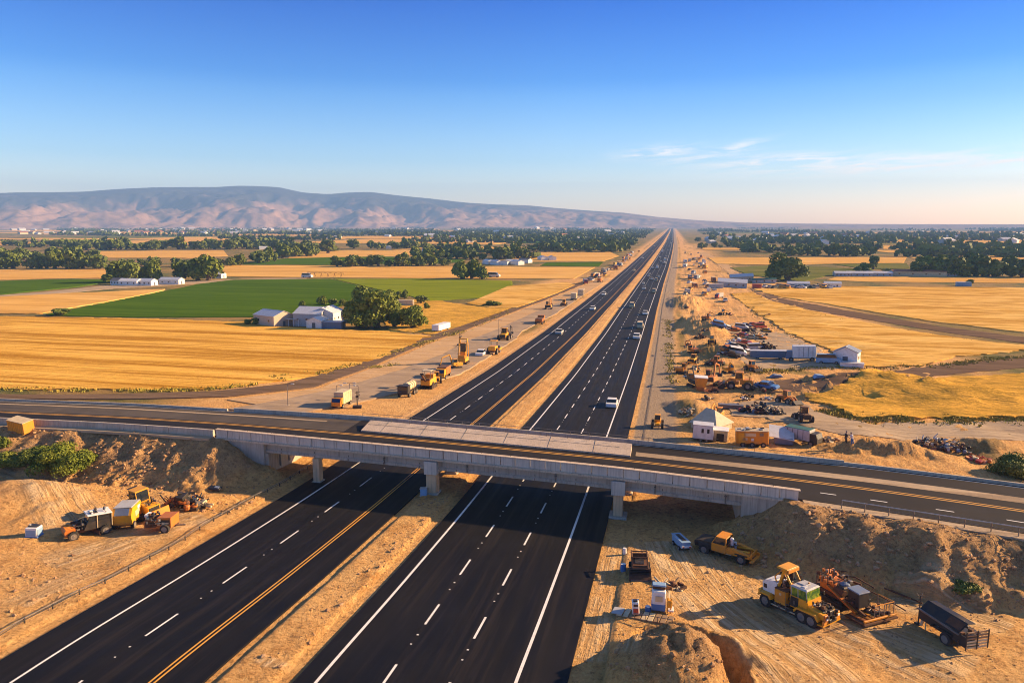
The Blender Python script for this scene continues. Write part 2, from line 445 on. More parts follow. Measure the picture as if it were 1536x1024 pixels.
# ---- mesh building ----
def tagged(o, label=None, cat=None, group=None, kind=None):
    if label: o['label'] = label
    if cat: o['category'] = cat
    if group: o['group'] = group
    if kind: o['kind'] = kind
    return o
def link(name, verts, faces, mats, mi=None, parent=None, smooth=False):
    me = bpy.data.meshes.new(name)
    me.from_pydata([tuple(v) for v in verts], [], [tuple(f) for f in faces])
    for m in mats: me.materials.append(MATS[m])
    if mi is not None: me.polygons.foreach_set('material_index', mi)
    if smooth: me.polygons.foreach_set('use_smooth', [True] * len(me.polygons))
    me.update()
    o = bpy.data.objects.new(name, me); COL.objects.link(o)
    if parent: o.parent = parent
    return o
def np_mesh(name, V, Q, mat, smooth=False, parent=None, mats=None, mi=None):
    """fast mesh of quads (or tris) from arrays"""
    me = bpy.data.meshes.new(name)
    k = Q.shape[1]
    me.vertices.add(len(V)); me.vertices.foreach_set('co', V.astype(np.float32).ravel())
    me.loops.add(Q.size); me.loops.foreach_set('vertex_index', Q.astype(np.int32).ravel())
    me.polygons.add(len(Q)); me.polygons.foreach_set('loop_start', (np.arange(len(Q)) * k).astype(np.int32))
    me.polygons.foreach_set('use_smooth', np.full(len(Q), smooth))
    for m in (mats or [mat]): me.materials.append(MATS[m])
    if mi is not None: me.polygons.foreach_set('material_index', mi.astype(np.int32))
    me.update(calc_edges=True); me.validate()
    o = bpy.data.objects.new(name, me); COL.objects.link(o)
    if parent: o.parent = parent
    return o
class MB:
    def __init__(s): s.v = []; s.f = []; s.m = []; s.mats = []
    def mi(s, m):
        if m not in s.mats: s.mats.append(m)
        return s.mats.index(m)
    def add(s, vs, fs, m):
        o = len(s.v); k = s.mi(m); s.v += [Vector(v) for v in vs]
        for f in fs: s.f.append([o + i for i in f]); s.m.append(k)
        return s
    def box(s, c, d, m, rz=0, ry=0, rx=0, top=None, b=0.0):
        """box centre c, size d; top = (sx, sy, shiftx) scales/shifts the upper face; b = chamfer"""
        x, y, z = d[0] / 2, d[1] / 2, d[2] / 2
        tx, ty, sh = top or (1, 1, 0)
        if b > 0:
            bb = min(b, x * .6, y * .6, z * .6)
            vs = []; 
            for zz, k in ((-z, 0), (-z + bb, 1), (z - bb, 1), (z, 0)):
                fx = (tx if zz > 0 else 1); fy = (ty if zz > 0 else 1); o = (sh if zz > 0 else 0)
                xx, yy = x * fx, y * fy
                i = bb if k == 0 else 0
                for a, e in ((-1, -1), (1, -1), (1, 1), (-1, 1)):
                    vs.append((a * (xx - bb) + o if True else 0, e * (yy - i), zz)); vs.append((a * (xx - i) + o, e * (yy - bb), zz))
            # order ring of 8
            V = []
            for r in range(4):
                q = vs[r * 8:(r + 1) * 8]
                V += [q[1], q[0], q[2], q[3], q[5], q[4], q[6], q[7]]
            F = [list(range(7, -1, -1)), list(range(24, 32))]
            for r in range(3):
                for i in range(8):
                    j = (i + 1) % 8; F.append([r * 8 + i, r * 8 + j, r * 8 + 8 + j, r * 8 + 8 + i])
            vs = V
        else:
            vs = [(-x, -y, -z), (x, -y, -z), (x, y, -z), (-x, y, -z), (-x * tx + sh, -y * ty, z), (x * tx + sh, -y * ty, z), (x * tx + sh, y * ty, z), (-x * tx + sh, y * ty, z)]
            F = [(3, 2, 1, 0), (4, 5, 6, 7), (0, 1, 5, 4), (1, 2, 6, 5), (2, 3, 7, 6), (3, 0, 4, 7)]
        M = Matrix.Translation(Vector(c)) @ Matrix.Rotation(rz, 4, 'Z') @ Matrix.Rotation(ry, 4, 'Y') @ Matrix.Rotation(rx, 4, 'X')
        return s.add([M @ Vector(v) for v in vs], F, m)
    def cyl(s, p0, p1, r, m, n=12, r1=None, cap=True):
        p0 = Vector(p0); p1 = Vector(p1); d = (p1 - p0).normalized()
        a = d.orthogonal().normalized(); b = d.cross(a); r1 = r if r1 is None else r1
        vs = []
        for p, rr in ((p0, r), (p1, r1)):
            for i in range(n):
                t = 2 * math.pi * i / n; vs.append(p + (a * math.cos(t) + b * math.sin(t)) * rr)
        F = [(i, (i + 1) % n, n + (i + 1) % n, n + i) for i in range(n)]
        if cap: F += [tuple(range(n - 1, -1, -1)), tuple(range(n, 2 * n))]
        return s.add(vs, F, m)
    def tube(s, pts, r, m, n=6):
        for a, b in zip(pts[:-1], pts[1:]): s.cyl(a, b, r, m, n)
        return s
    def prism(s, prof, y0, y1, m, tap=None):
        """side profile (x, z) swept from y0 to y1"""
        n = len(prof)
        vs = [(x, y0, z) for x, z in prof] + [(x, y1, z) for x, z in prof]
        F = [tuple(range(n)), tuple(range(2 * n - 1, n - 1, -1))] + [(i, n + i, n + (i + 1) % n, (i + 1) % n) for i in range(n)]
        return s.add(vs, F, m)
    def lathe(s, c, prof, m, n=14):
        vs = []; F = []
        for r, z in prof:
            for i in range(n):
                t = 2 * math.pi * i / n; vs.append((c[0] + r * math.cos(t), c[1] + r * math.sin(t), c[2] + z))
        for k in range(len(prof) - 1):
            for i in range(n):
                j = (i + 1) % n; F.append((k * n + i, k * n + j, k * n + n + j, k * n + n + i))
        F += [tuple(range(n - 1, -1, -1)), tuple(range((len(prof) - 1) * n, len(prof) * n))]
        return s.add(vs, F, m)
    def out(s, name, parent=None):
        o = link(name, s.v, s.f, s.mats, s.m, parent)
        bm = bmesh.new(); bm.from_mesh(o.data); bmesh.ops.recalc_face_normals(bm, faces=bm.faces); bm.to_mesh(o.data); bm.free()
        return o
def empty(name, loc=(0, 0, 0), rz=0.0):
    o = bpy.data.objects.new(name, None); COL.objects.link(o); o.empty_display_size = .5
    o.location = loc; o.rotation_euler = (0, 0, rz); return o
KIDS = {}
def kids(o):
    return [c for c in o.children]
def dup(o, loc=None, rz=None, label=None, scale=None, group=None):
    def rec(a, par):
        c = a.copy(); COL.objects.link(c)
        if par is not None: c.parent = par
        for ch in list(a.children): rec(ch, c)
        return c
    r = rec(o, None)
    if loc is not None: r.location = loc
    if rz is not None: r.rotation_euler = (0, 0, rz)
    if label: r['label'] = label
    if group: r['group'] = group
    if scale: r.scale = (scale,) * 3 if not isinstance(scale, tuple) else scale
    return r
# image-frame headings (world angle of directions seen in the photo)
def head(px0, py0, px1, py1):
    a = B(px0, py0); b = B(px1, py1); return math.atan2(b.y - a.y, b.x - a.x)
def inpoly(px, py, poly):
    c = np.zeros(px.shape, bool); n = len(poly)
    for i in range(n):
        x0, y0 = poly[i]; x1, y1 = poly[(i + 1) % n]
        if y0 == y1: continue
        t = ((y0 > py) != (y1 > py)) & (px < (x1 - x0) * (py - y0) / (y1 - y0) + x0)
        c ^= t
    return c
# ================= setting =================
# ---- terrain sheet ----
def axis(fine0, fine1, step, lo, hi, g):
    a = list(np.arange(fine0, fine1, step))
    x = fine1; s = step
    while x < hi: a.append(x); s *= g; x += s
    a.append(hi)
    x = fine0 - step; s = step
    while x > lo: a.append(x); s *= g; x -= s
    a.append(lo)
    return np.array(sorted(a))
gx = axis(-64, 30, 0.2, -7400, 7400, 1.035)
gy = axis(27, 74, 0.2, -60, 9000, 1.02)
# finer spacing through the right-hand works
gx = np.unique(np.concatenate([gx, np.arange(30, 70, 1.0)]))
XX, YY = np.meshgrid(gx, gy)
ZZ = terrain(XX, YY)
# far ground dips a hair so that the horizon stays clean
V = np.stack([XX.ravel(), YY.ravel(), ZZ.ravel()], 1)
nx, ny = len(gx), len(gy)
i = np.arange(nx - 1)[None, :] + (np.arange(ny - 1) * nx)[:, None]
Q = np.stack([i, i + 1, i + 1 + nx, i + nx], -1).reshape(-1, 4)
ground = np_mesh('ground', V, Q, 'dirt', smooth=True)
ground['kind'] = 'structure'
def setattr_np(o, name, arr):
    a = o.data.attributes.new(name, 'FLOAT', 'POINT'); a.data.foreach_set('value', arr.astype(np.float32).ravel())
def Bp(pts): return [tuple(B(*p)[:2]) for p in pts]
def Gp(pts): return [tuple(G(*p)[:2]) for p in pts]
# guiding lines of the wheel tracks (photo sight lines dropped on the ground)
tracks = [
 (Gp([(1000, 800), (1035, 860), (1075, 905), (1130, 950), (1200, 1000), (1260, 1060)]), 3.6, .9),
 (Gp([(1110, 850), (1160, 880), (1260, 935), (1380, 985), (1500, 1040)]), 3.4, .8),
 (Gp([(1290, 890), (1400, 910), (1480, 935), (1560, 965)]), 2.2, 1.0),
 (Gp([(1340, 830), (1420, 862), (1536, 900)]), 1.4, .5),
 (Gp([(930, 800), (915, 860), (900, 930), (875, 1020)]), 1.0, .8),
 (Gp([(965, 940), (930, 985), (895, 1030)]), 1.0, .6),
 (Gp([(900, 820), (985, 850), (1040, 880)]), 1.2, .4),
 (Gp([(-20, 680), (50, 715), (95, 755), (125, 800)]), 3.0, .7),
 (Gp([(30, 860), (110, 835), (220, 800), (330, 765)]), 2.6, .8),
 (Gp([(-20, 930), (80, 880), (180, 840)]), 1.8, .5),
 (Gp([(540, 925), (620, 850), (680, 780)]), 1.0, .6),
 (Gp([(450, 960), (360, 1030)]), 1.3, .8),
]
m = (YY.ravel() < 130) & (np.abs(XX.ravel()) < 160)
xv, yv = V[m, 0], V[m, 1]
rv = np.zeros(len(xv)); ra = np.zeros(len(xv)); bd = np.full(len(xv), 1e9)
def spl(P, n=8):
    P = [np.array(p) for p in P]; P = [2 * P[0] - P[1]] + P + [2 * P[-1] - P[-2]]; o = []
    for i in range(1, len(P) - 2):
        for k in range(n):
            t = k / n; p0, p1, p2, p3 = P[i - 1:i + 3]
            o.append(tuple(.5 * (2 * p1 + (p2 - p0) * t + (2 * p0 - 5 * p1 + 4 * p2 - p3) * t * t + (3 * p1 - p0 - 3 * p2 + p3) * t ** 3)))
    return o + [tuple(P[-2])]
for pl, w, am in tracks:
    pl = spl(pl); d, sg = polydist(xv, yv, pl)
    for (e0, e1) in ((pl[0], pl[1]), (pl[-1], pl[-2])):
        L_ = math.hypot(e1[0] - e0[0], e1[1] - e0[1]); q_ = ((xv - e0[0]) * (e1[0] - e0[0]) + (yv - e0[1]) * (e1[1] - e0[1])) / L_
        d = d + 30 * (1 - sst(-1.0, 2.5, q_)) * ((xv - e0[0]) ** 2 + (yv - e0[1]) ** 2 < 49)
    k = am * (1 - sst(.55, 1.25, d / w))
    sel = k > ra
    rv = np.where(sel, sg, rv); ra = np.where(sel, k, ra)
RV = np.zeros(len(V)); RA = np.zeros(len(V)); RV[m] = rv; RA[m] = ra
setattr_np(ground, 'rutv', RV); setattr_np(ground, 'ruta', RA)
# bank = how far the surface has been raised above the valley profile
lift = V[:, 2] - z0(V[:, 1])
bank = sst(0.5, 2.2, lift) * (V[:, 1] < 120)
setattr_np(ground, 'bank', bank)
u = V[:, 0] - cshift(V[:, 1])
Yv = V[:, 1]
wob = 6 * fbm(V[:, 0] / 25, V[:, 1] / 40, 71, 3)
vegR = sst(62, 80, u + wob) ; vegR = np.maximum(vegR, sst(25, 60, u + wob) * sst(420, 560, Yv))
vegR = np.maximum(vegR, sst(12, 25, u) * sst(1100, 1400, Yv))
vegR = np.maximum(vegR, .8 * sst(0.25, .45, fbm(V[:, 0] / 9, V[:, 1] / 14, 5, 3)) * sst(5, 12, u) * sst(80, 110, Yv))
vegL = sst(72, 88, -u + wob) * sst(78, 90, Yv); vegL = np.maximum(vegL, sst(45, 60, -u) * sst(420, 600, Yv))
strip = np.exp(-((u - 3.8 - .3 * wob * .3) / 1.4) ** 2) * sst(90, 105, Yv) * sst(-.35, .25, fbm(V[:, 0] / 4, V[:, 1] / 15, 9, 3))
stripL = np.exp(-((u + 44.5 - .2 * wob) / 2.2) ** 2) * sst(110, 150, Yv) * sst(-.3, .4, fbm(V[:, 0] / 4, V[:, 1] / 15, 19, 3))
veg = np.clip(np.maximum(np.maximum(vegR, vegL), np.maximum(strip, stripL) * .8), 0, 1)
setattr_np(ground, 'veg', veg)
setattr_np(ground, 'gravel', np.clip((sst(-4.5, -4, u) * (1 - sst(1.0, 2.6, u)) + .35 * sst(-40.8, -40, u) * (1 - sst(-39, -38, u))) * sst(70, 90, Yv), 0, 1))

# ---- sheets draped on the ground ----
def sheet(name, pts, mat, h=0.1, step=None, ragged=0.0, pixels=True, kind='structure', skirt=False, flatz=False):
    P = Bp(pts) if pixels else list(pts)
    # densify and roughen the outline
    D = []
    rr = random.Random(len(name) * 31 + int(abs(P[0][0])))
    ymin = min(p[1] for p in P); ymax = max(p[1] for p in P); xmin = min(p[0] for p in P); xmax = max(p[0] for p in P)
    size = max(xmax - xmin, ymax - ymin)
    st = step or max(1.5, size / 45)
    for a, b in zip(P, P[1:] + P[:1]):
        L = math.hypot(b[0] - a[0], b[1] - a[1]); n = max(1, int(L / (st * .6)))
        for k in range(n):
            t = k / n; x = a[0] + (b[0] - a[0]) * t; y = a[1] + (b[1] - a[1]) * t
            D.append((x + rr.uniform(-1, 1) * ragged, y + rr.uniform(-1, 1) * ragged))
    pts2 = [Vector(p) for p in D]; n = len(pts2)
    xs = np.arange(xmin + st / 2, xmax, st); ys = np.arange(ymin + st / 2, ymax, st)
    gxx, gyy = np.meshgrid(xs, ys); ins = inpoly(gxx.ravel(), gyy.ravel(), D)
    for x, y in zip(gxx.ravel()[ins], gyy.ravel()[ins]): pts2.append(Vector((x + rr.uniform(-.2, .2) * st, y + rr.uniform(-.2, .2) * st)))
    vo, eo, fo, *_ = delaunay_2d_cdt(pts2, [], [list(range(n))], 1, 1e-4)
    xa = np.array([v.x for v in vo]); ya = np.array([v.y for v in vo])
    za = (z0(ya) if flatz else terrain(xa, ya)) + h
    verts = list(zip(xa, ya, za))
    o = link(name, verts, fo, [mat], smooth=True)
    bm = bmesh.new(); bm.from_mesh(o.data)
    bmesh.ops.recalc_face_normals(bm, faces=bm.faces)
    if bm.faces and sum(f.normal.z for f in bm.faces) < 0: bmesh.ops.reverse_faces(bm, faces=bm.faces)
    bd = [e for e in bm.edges if len(e.link_faces) == 1]
    r = bmesh.ops.extrude_edge_only(bm, edges=bd)
    for v in r['geom']:
        if isinstance(v, bmesh.types.BMVert): v.co.z -= h + .5
    bmesh.ops.split_edges(bm, edges=bd)
    bm.to_mesh(o.data); bm.free()
    o['kind'] = kind
    return o
# left of the highway
sheet('wheat_field', [(-420, 476), (0, 475), (200, 478), (380, 484), (440, 492), (585, 498), (645, 505), (610, 520), (560, 541), (500, 556), (460, 567), (380, 577), (300, 584), (150, 585), (0, 584), (-420, 580)], 'wheat_near', .22, 3.0, 1.3)
sheet('green_field', [(70, 472), (120, 462), (245, 437), (300, 426), (350, 420), (495, 418.5), (560, 434), (612, 444), (540, 455), (470, 466), (385, 476), (200, 476), (85, 474)], 'crop_green', .22, None, .5)
sheet('green_field', [(500, 418.5), (640, 418.5), (768, 421.5), (768, 430), (720, 447), (640, 452), (614, 444), (565, 434)], 'crop_light', .22, None, .5)
sheet('wheat_field', [(-420, 449), (0, 446), (90, 441), (250, 434), (238, 438), (115, 461), (62, 471), (-420, 471)], 'wheat_far', .35, None, .8)
sheet('green_field', [(-420, 424), (0, 422), (60, 420), (158, 419.5), (165, 423), (120, 430), (0, 442), (-420, 446)], 'crop_green', .35)
sheet('dirt_track', [(-420, 448), (0, 443), (70, 438), (150, 429), (250, 424), (330, 419.5), (460, 416.5), (460, 418), (340, 422), (260, 428), (170, 433), (80, 441), (0, 446.5), (-420, 451)], 'gravel_pale', .12)
sheet('wheat_field', [(-420, 402), (158, 404), (160, 417), (60, 418.5), (0, 420), (-420, 421)], 'wheat_far', .25)
sheet('wheat_field', [(326, 404), (330, 415), (620, 417.5), (860, 418.5), (893, 401), (735, 400.5), (500, 398.5), (326, 398)], 'wheat_far', .25)
sheet('green_field', [(350, 396.5), (440, 387), (560, 385), (640, 388), (700, 388), (690, 394), (470, 397.5)], 'crop_green', .22)
sheet('wheat_field', [(150, 377), (335, 375.5), (342, 384), (280, 387), (150, 387)], 'wheat_far', .25)
sheet('wheat_field', [(440, 379), (520, 376), (620, 376), (622, 384), (560, 385), (432, 387.5)], 'wheat_far', .25)
sheet('wheat_field', [(-300, 360), (0, 362), (120, 365), (118, 369), (0, 369), (-300, 369)], 'wheat_far', .25)
sheet('wheat_field', [(765, 390), (800, 378), (915, 378), (928, 384), (905, 392), (800, 392)], 'wheat_far', .25)
sheet('green_field', [(820, 394), (905, 393), (898, 400), (810, 399)], 'crop_green', .22)
sheet('wheat_field', [(700, 456), (762, 430), (850, 424), (862, 428), (836, 440), (775, 462), (735, 462)], 'wheat_right', .4)
sheet('meadow', [(585, 495), (560, 455), (640, 448), (700, 458), (768, 462), (700, 490), (650, 502)], 'grass_dry', .2, None, 1.0)
sheet('dirt_road', [(1100 - 1500, 594), (0, 592), (180, 592), (320, 588), (430, 577), (530, 547), (620, 511), (690, 490), (765, 463), (860, 428), (905, 405), (930, 393), (934, 393), (914, 405), (872, 428), (784, 463), (712, 490), (645, 513), (560, 549), (470, 582), (340, 596), (180, 600), (-400, 600)], 'earth_dark', .2, None, .5)
sheet('graded_ground', [(340, 600), (480, 583), (566, 550), (650, 514), (715, 491), (786, 464), (874, 429), (900, 418), (915, 418), (880, 440), (820, 476), (760, 510), (700, 535), (640, 560), (560, 590), (520, 612), (420, 612)], 'sand_graded', .14, None, .3)
sheet('haul_road', [(340, 615), (430, 600), (520, 580), (600, 556), (665, 532), (700, 512), (745, 495), (800, 470), (858, 445), (872, 445), (832, 472), (782, 498), (775, 508), (742, 530), (690, 562), (600, 590), (520, 608), (440, 622)], 'asphalt_grey', .24, None, .2)
# right of the highway
sheet('wheat_field', [(1095, 441), (1128, 438), (1150, 450), (1250, 474), (1360, 496), (1470, 512), (1536, 518), (1800, 540), (1536, 526), (1430, 536), (1380, 549), (1290, 551), (1280, 541), (1235, 520), (1180, 498), (1140, 472)], 'wheat_right', .28, 2.5, .8)
sheet('wheat_field', [(1130, 434), (1240, 430), (1400, 431), (1536, 432), (1900, 432), (1900, 528), (1536, 499), (1400, 483), (1250, 458), (1170, 446)], 'wheat_right', .28, None, .8)
sheet('wheat_field', [(1255, 416), (1536, 415), (1900, 415), (1900, 426), (1536, 425), (1300, 423), (1240, 420)], 'wheat_far', .25)
sheet('dirt_track', [(1120, 432), (1135, 432), (1172, 448), (1250, 462), (1400, 488), (1536, 506), (1800, 536), (1800, 546), (1536, 515), (1400, 496), (1250, 471), (1160, 452)], 'earth_dark', .1, None, .6)
sheet('dirt_road', [(1150, 572), (1240, 570), (1400, 549), (1536, 536), (1900, 528), (1900, 540), (1536, 552), (1420, 562), (1300, 582), (1230, 592), (1150, 590)], 'earth_dark', .1, None, .5)
sheet('wheat_field', [(1205, 594), (1235, 596), (1320, 578), (1420, 568), (1536, 562), (1900, 556), (1900, 632), (1536, 627), (1330, 630), (1290, 628), (1240, 612)], 'grass_dry', .35, 1.6, .7)
sheet('gravel_road', [(1090, 602), (1150, 600), (1200, 604), (1235, 622), (1300, 636), (1536, 632), (1900, 636), (1900, 668), (1536, 660), (1380, 660), (1280, 655), (1200, 640), (1150, 630), (1100, 625)], 'gravel_pale', .08, 1.5, .5)
sheet('gravel_yard', [(1110, 540), (1130, 525), (1160, 520), (1110, 500), (1080, 500), (1100, 485), (1180, 500), (1230, 522), (1240, 540), (1290, 548), (1250, 554), (1130, 553)], 'gravel_pale', .08, 1.5, .5)
sheet('dirt_track', [(1046, 378), (1058, 378), (1098, 400), (1115, 416), (1100, 416), (1080, 400)], 'sand_graded', .1)
sheet('green_field', [(1095, 402), (1160, 398), (1300, 404), (1340, 412), (1240, 414), (1200, 424), (1120, 412)], 'meadow', .35)
sheet('green_field', [(1250, 396.5), (1360, 395.5), (1365, 403), (1300, 404)], 'meadow', .35)
sheet('wheat_field', [(1062, 387), (1360, 386), (1355, 395), (1250, 396), (1160, 398), (1075, 396)], 'wheat_far', .4)
sheet('wheat_field', [(1050, 372), (1160, 371.5), (1162, 375), (1056, 375)], 'wheat_far', .4)
sheet('wheat_field', [(1270, 369), (1536, 368), (1900, 368), (1900, 375), (1536, 374), (1330, 374)], 'wheat_far', .4)
sheet('wheat_field', [(1360, 385), (1500, 384), (1900, 384), (1900, 391), (1380, 391)], 'wheat_far', .4)
# distant patchwork
rp = random.Random(11)
for k in range(120):
    Y = 950 * (6.0 ** rp.random()); X = rp.uniform(-1.1, .62) * Y
    if abs(X - 12) < 60 + Y * .02 or rp.random() < .2: continue
    w = rp.uniform(110, 420); d = rp.uniform(60, 260) * (1 + Y / 2500)
    a = rp.uniform(-.12, .12)
    c, s = math.cos(a), math.sin(a)
    P = [(X + c * dx - s * dy, Y + s * dx + c * dy) for dx, dy in ((-w / 2, -d / 2), (w / 2, -d / 2), (w / 2, d / 2), (-w / 2, d / 2))]
    if min(p[0] for p in P) < 75 and max(p[0] for p in P) > -75: continue
    t = rp.random()
    sheet('distant_field', P, 'wheat_far' if t < .72 else ('crop_green' if t < .86 else 'meadow'), .35 + .01 * (k % 40), 60, 0, pixels=False)

# ---- highway ----
def strip(name, u0, u1, ys, mat, h, parent=None, kind=None, thick=0.0, zf=None):
    xs0 = u0 + cshift(ys); xs1 = u1 + cshift(ys); z = z0(ys) + h
    V = []; F = []
    for a, b, y, zz in zip(xs0, xs1, ys, z):
        V += [(a, y, zz), (b, y, zz)]
        if thick: V += [(a, y, zz - thick), (b, y, zz - thick)]
    s = 4 if thick else 2
    for i in range(len(ys) - 1):
        o = i * s; F.append((o, o + 1, o + s + 1, o + s))
        if thick:
            F.append((o + 2, o, o + s, o + s + 2)); F.append((o + 1, o + 3, o + s + 3, o + s + 1))
    o = link(name, V, F, [mat], parent=parent)
    if kind: o['kind'] = kind
    return o
hy = np.concatenate([np.arange(20, 320, 2.0), np.arange(320, 1000, 10.0), np.arange(1000, 8001, 50.0)])
strip('highway', -38.6, -25.4, hy, 'asphalt', .02, kind='structure', thick=.3)
strip('highway', -20.4, -5.0, hy, 'asphalt', .02, kind='structure', thick=.3)
hy2 = hy[hy < 4000]
def lines(u, w, mat, name): strip(name, u - w / 2, u + w / 2, hy2, mat, .028, kind='structure')
lines(-36.0, .17, 'line_white', 'edge_line'); lines(-28.35, .13, 'line_yellow', 'edge_line'); lines(-28.05, .13, 'line_yellow', 'edge_line')
lines(-19.1, .2, 'line_white', 'edge_line'); lines(-7.9, .2, 'line_white', 'edge_line')
def dashes(u, w, y0, per, ln, name='lane_dashes'):
    V = []; F = []; y = y0; k = 0
    while y < 1500:
        for a, b, w2 in ((y, y + ln, w), (y + ln + 2.4, y + ln + 2.5, w * .8), (y + ln + 3.6, y + ln + 3.72, w * .9)):
            if w2 != w and y > 200: continue
            for yy in (a, b):
                x = u + float(cshift(yy)); z = float(z0(yy)) + .028
                V += [(x - w2 / 2, yy, z), (x + w2 / 2, yy, z)]
            o = len(V) - 4; F.append((o, o + 1, o + 3, o + 2))
        y += per; k += 1
    o = link(name, V, F, ['line_white']); o['kind'] = 'structure'
dashes(-15.3, .16, 25.4, 8.1, 3.0); dashes(-11.6, .16, 24.4, 8.1, 3.0); dashes(-32.2, .15, 27.6, 8.1, 3.1)

# ---- overpass ----
def bpt(x, uu, z):   # uu: 0 near edge .. 1 far edge
    return (x, float(near_y(x)) + 0.35 + (float(far_y(x)) - float(near_y(x)) - .35) * uu, z)
def bstrip(name, x0, x1, u0, u1, zt, mat, parent=None, thick=0.0, zt1=None, step=2.0, kind=None):
    xs = np.arange(x0, x1, step); xs = np.append(xs, x1)
    V = []; F = []; s = 4 if thick else 2
    for x in xs:
        a = bpt(x, u0, zt); b = bpt(x, u1, zt if zt1 is None else zt1); V += [a, b]
        if thick: V += [(a[0], a[1], zt - thick), (b[0], b[1], zt - thick)]
    for i in range(len(xs) - 1):
        o = i * s; F.append((o, o + s, o + s + 1, o + 1))
        if thick:
            F += [(o, o + 2, o + s + 2, o + s), (o + 1, o + s + 1, o + s + 3, o + 3), (o + 2, o + 3, o + s + 3, o + s + 2)]
    if thick:
        e = len(xs) * s - 4; F += [(0, 1, 3, 2), (e, e + 2, e + 3, e + 1)]
    o = link(name, V, F, [mat], parent=parent)
    bm = bmesh.new(); bm.from_mesh(o.data); bmesh.ops.recalc_face_normals(bm, faces=bm.faces)
    if not thick and sum(f.normal.z for f in bm.faces) < 0: bmesh.ops.reverse_faces(bm, faces=bm.faces)
    bm.to_mesh(o.data); bm.free()
    if kind: o['kind'] = kind
    return o
XA, XB = -320.0, 95.0
XMED0 = flat(552, 640, ZD)[0]; XMED1 = flat(948, 672, ZD)[0]
# carriageway surfaces (structure)
bstrip('crossing_road', XA, XB, 0, .5, ZD, 'asphalt_worn', thick=.12, kind='structure', step=1.5)
bstrip('crossing_road', XA, XMED0 - 2, .5, .985, ZD - .004, 'asphalt_old', thick=.12, kind='structure', step=1.5)
bstrip('crossing_road', XMED0 - 2, XB, .5, .985, ZD - .004, 'asphalt_worn', thick=.12, kind='structure', step=1.5)
bstrip('edge_line', XA, XB, .415, .43, ZD + .006, 'line_yellow', kind='structure')
bstrip('edge_line', XA, XB, .45, .463, ZD + .006, 'line_yellow', kind='structure')
bstrip('median_strip', XMED1 + .5, XB, .60, .72, ZD + .008, 'gravel_pale', kind='structure')
bstrip('median_strip', XA, XMED0 - 6, .80, .84, ZD + .008, 'gravel_pale', kind='structure')
bstrip('edge_line', XA, XB, .945, .955, ZD + .008, 'line_white', kind='structure')
_V = []; _F = []
for k in range(60):
    x = -120 + k * 4.6 + (k % 3) * .3
    for uu in (.2, ):
        a = bpt(x, uu, ZD + .006); b = bpt(x + 1.3, uu, ZD + .006); c = bpt(x + 1.3, uu + .012, ZD + .006); d = bpt(x, uu + .012, ZD + .006)
        o = len(_V); _V += [a, b, c, d]; _F.append((o, o + 1, o + 2, o + 3))
link('lane_dashes', _V, _F, ['line_white'])['kind'] = 'structure'
bstrip('road_shoulder', XR + .3, XB, -.10, -.005, ZD - .012, 'gravel_pale', thick=.3, kind='structure')
bstrip('road_shoulder', XA, XL - .4, -.12, -.005, ZD - .012, 'gravel_pale', thick=.3, kind='structure')

bridge = empty('overpass_bridge', (float(-20), float(near_y(-20)), 5.0))
tagged(bridge, 'grey concrete overpass crossing both carriageways on square piers', 'bridge')
def bpart(o, name=None):
    o.parent = bridge; o.matrix_parent_inverse = bridge.matrix_world.inverted() if False else Matrix.Translation(-Vector(bridge.location)); return o
BX0, BX1 = XL, XR
ZG = 7.55  # underside of girders
def path_prism(name, x0, x1, prof, mat, step=1.0, yf=near_y):
    """profile of (dy, z) swept along a deck edge"""
    xs = np.append(np.arange(x0, x1, step), x1); n = len(prof); V = []; F = []
    for x in xs:
        yy = float(yf(x)); V += [(x, yy + dy, z) for dy, z in prof]
    for i in range(len(xs) - 1):
        for k in range(n):
            a = i * n + k; b = i * n + (k + 1) % n; F.append((a, b, b + n, a + n))
    F += [tuple(range(n)), tuple(range(len(V) - 1, len(V) - n - 1, -1))]
    o = link(name, V, F, [mat]); bm = bmesh.new(); bm.from_mesh(o.data); bmesh.ops.recalc_face_normals(bm, faces=bm.faces); bm.to_mesh(o.data); bm.free()
    return o
XE0, XE1 = XLA - .5, XRA + .5
bpart(path_prism('deck', XE0, XE1, [(.05, ZD - .3), (.35, ZD - .13), (9.5, ZD - .13), (9.5, ZD - .3)], 'concrete'))
# parapet: cast lengths with open joints
wv = MB(); xs = np.arange(BX0, BX1 - .2, 1.55)
for k, x in enumerate(xs):
    x1 = min(x + 1.48, BX1); 
    y0a, y1a = float(near_y(x)), float(near_y(x1)); V = []
    for xx, yy in ((x, y0a), (x1, y1a)):
        V += [(xx, yy, ZD - .35), (xx, yy, ZD + .82), (xx, yy + .34, ZD + .82), (xx, yy + .34, ZD - .11)]
    wv.add(V, [(0, 1, 2, 3), (7, 6, 5, 4), (0, 4, 5, 1), (1, 5, 6, 2), (2, 6, 7, 3), (3, 7, 4, 0)], 'concrete_cap')
bpart(wv.out('parapet'))
bpart(path_prism('coping', BX0 - .05, BX1 + .05, [(-.07, ZD + .83), (-.07, ZD + .91), (.40, ZD + .91), (.40, ZD + .83)], 'concrete_pale'))
bpart(path_prism('coping', BX0, BX1, [(-.24, ZD - .22), (-.24, ZD - .08), (-.004, ZD - .04), (-.004, ZD - .22)], 'concrete_pale'))
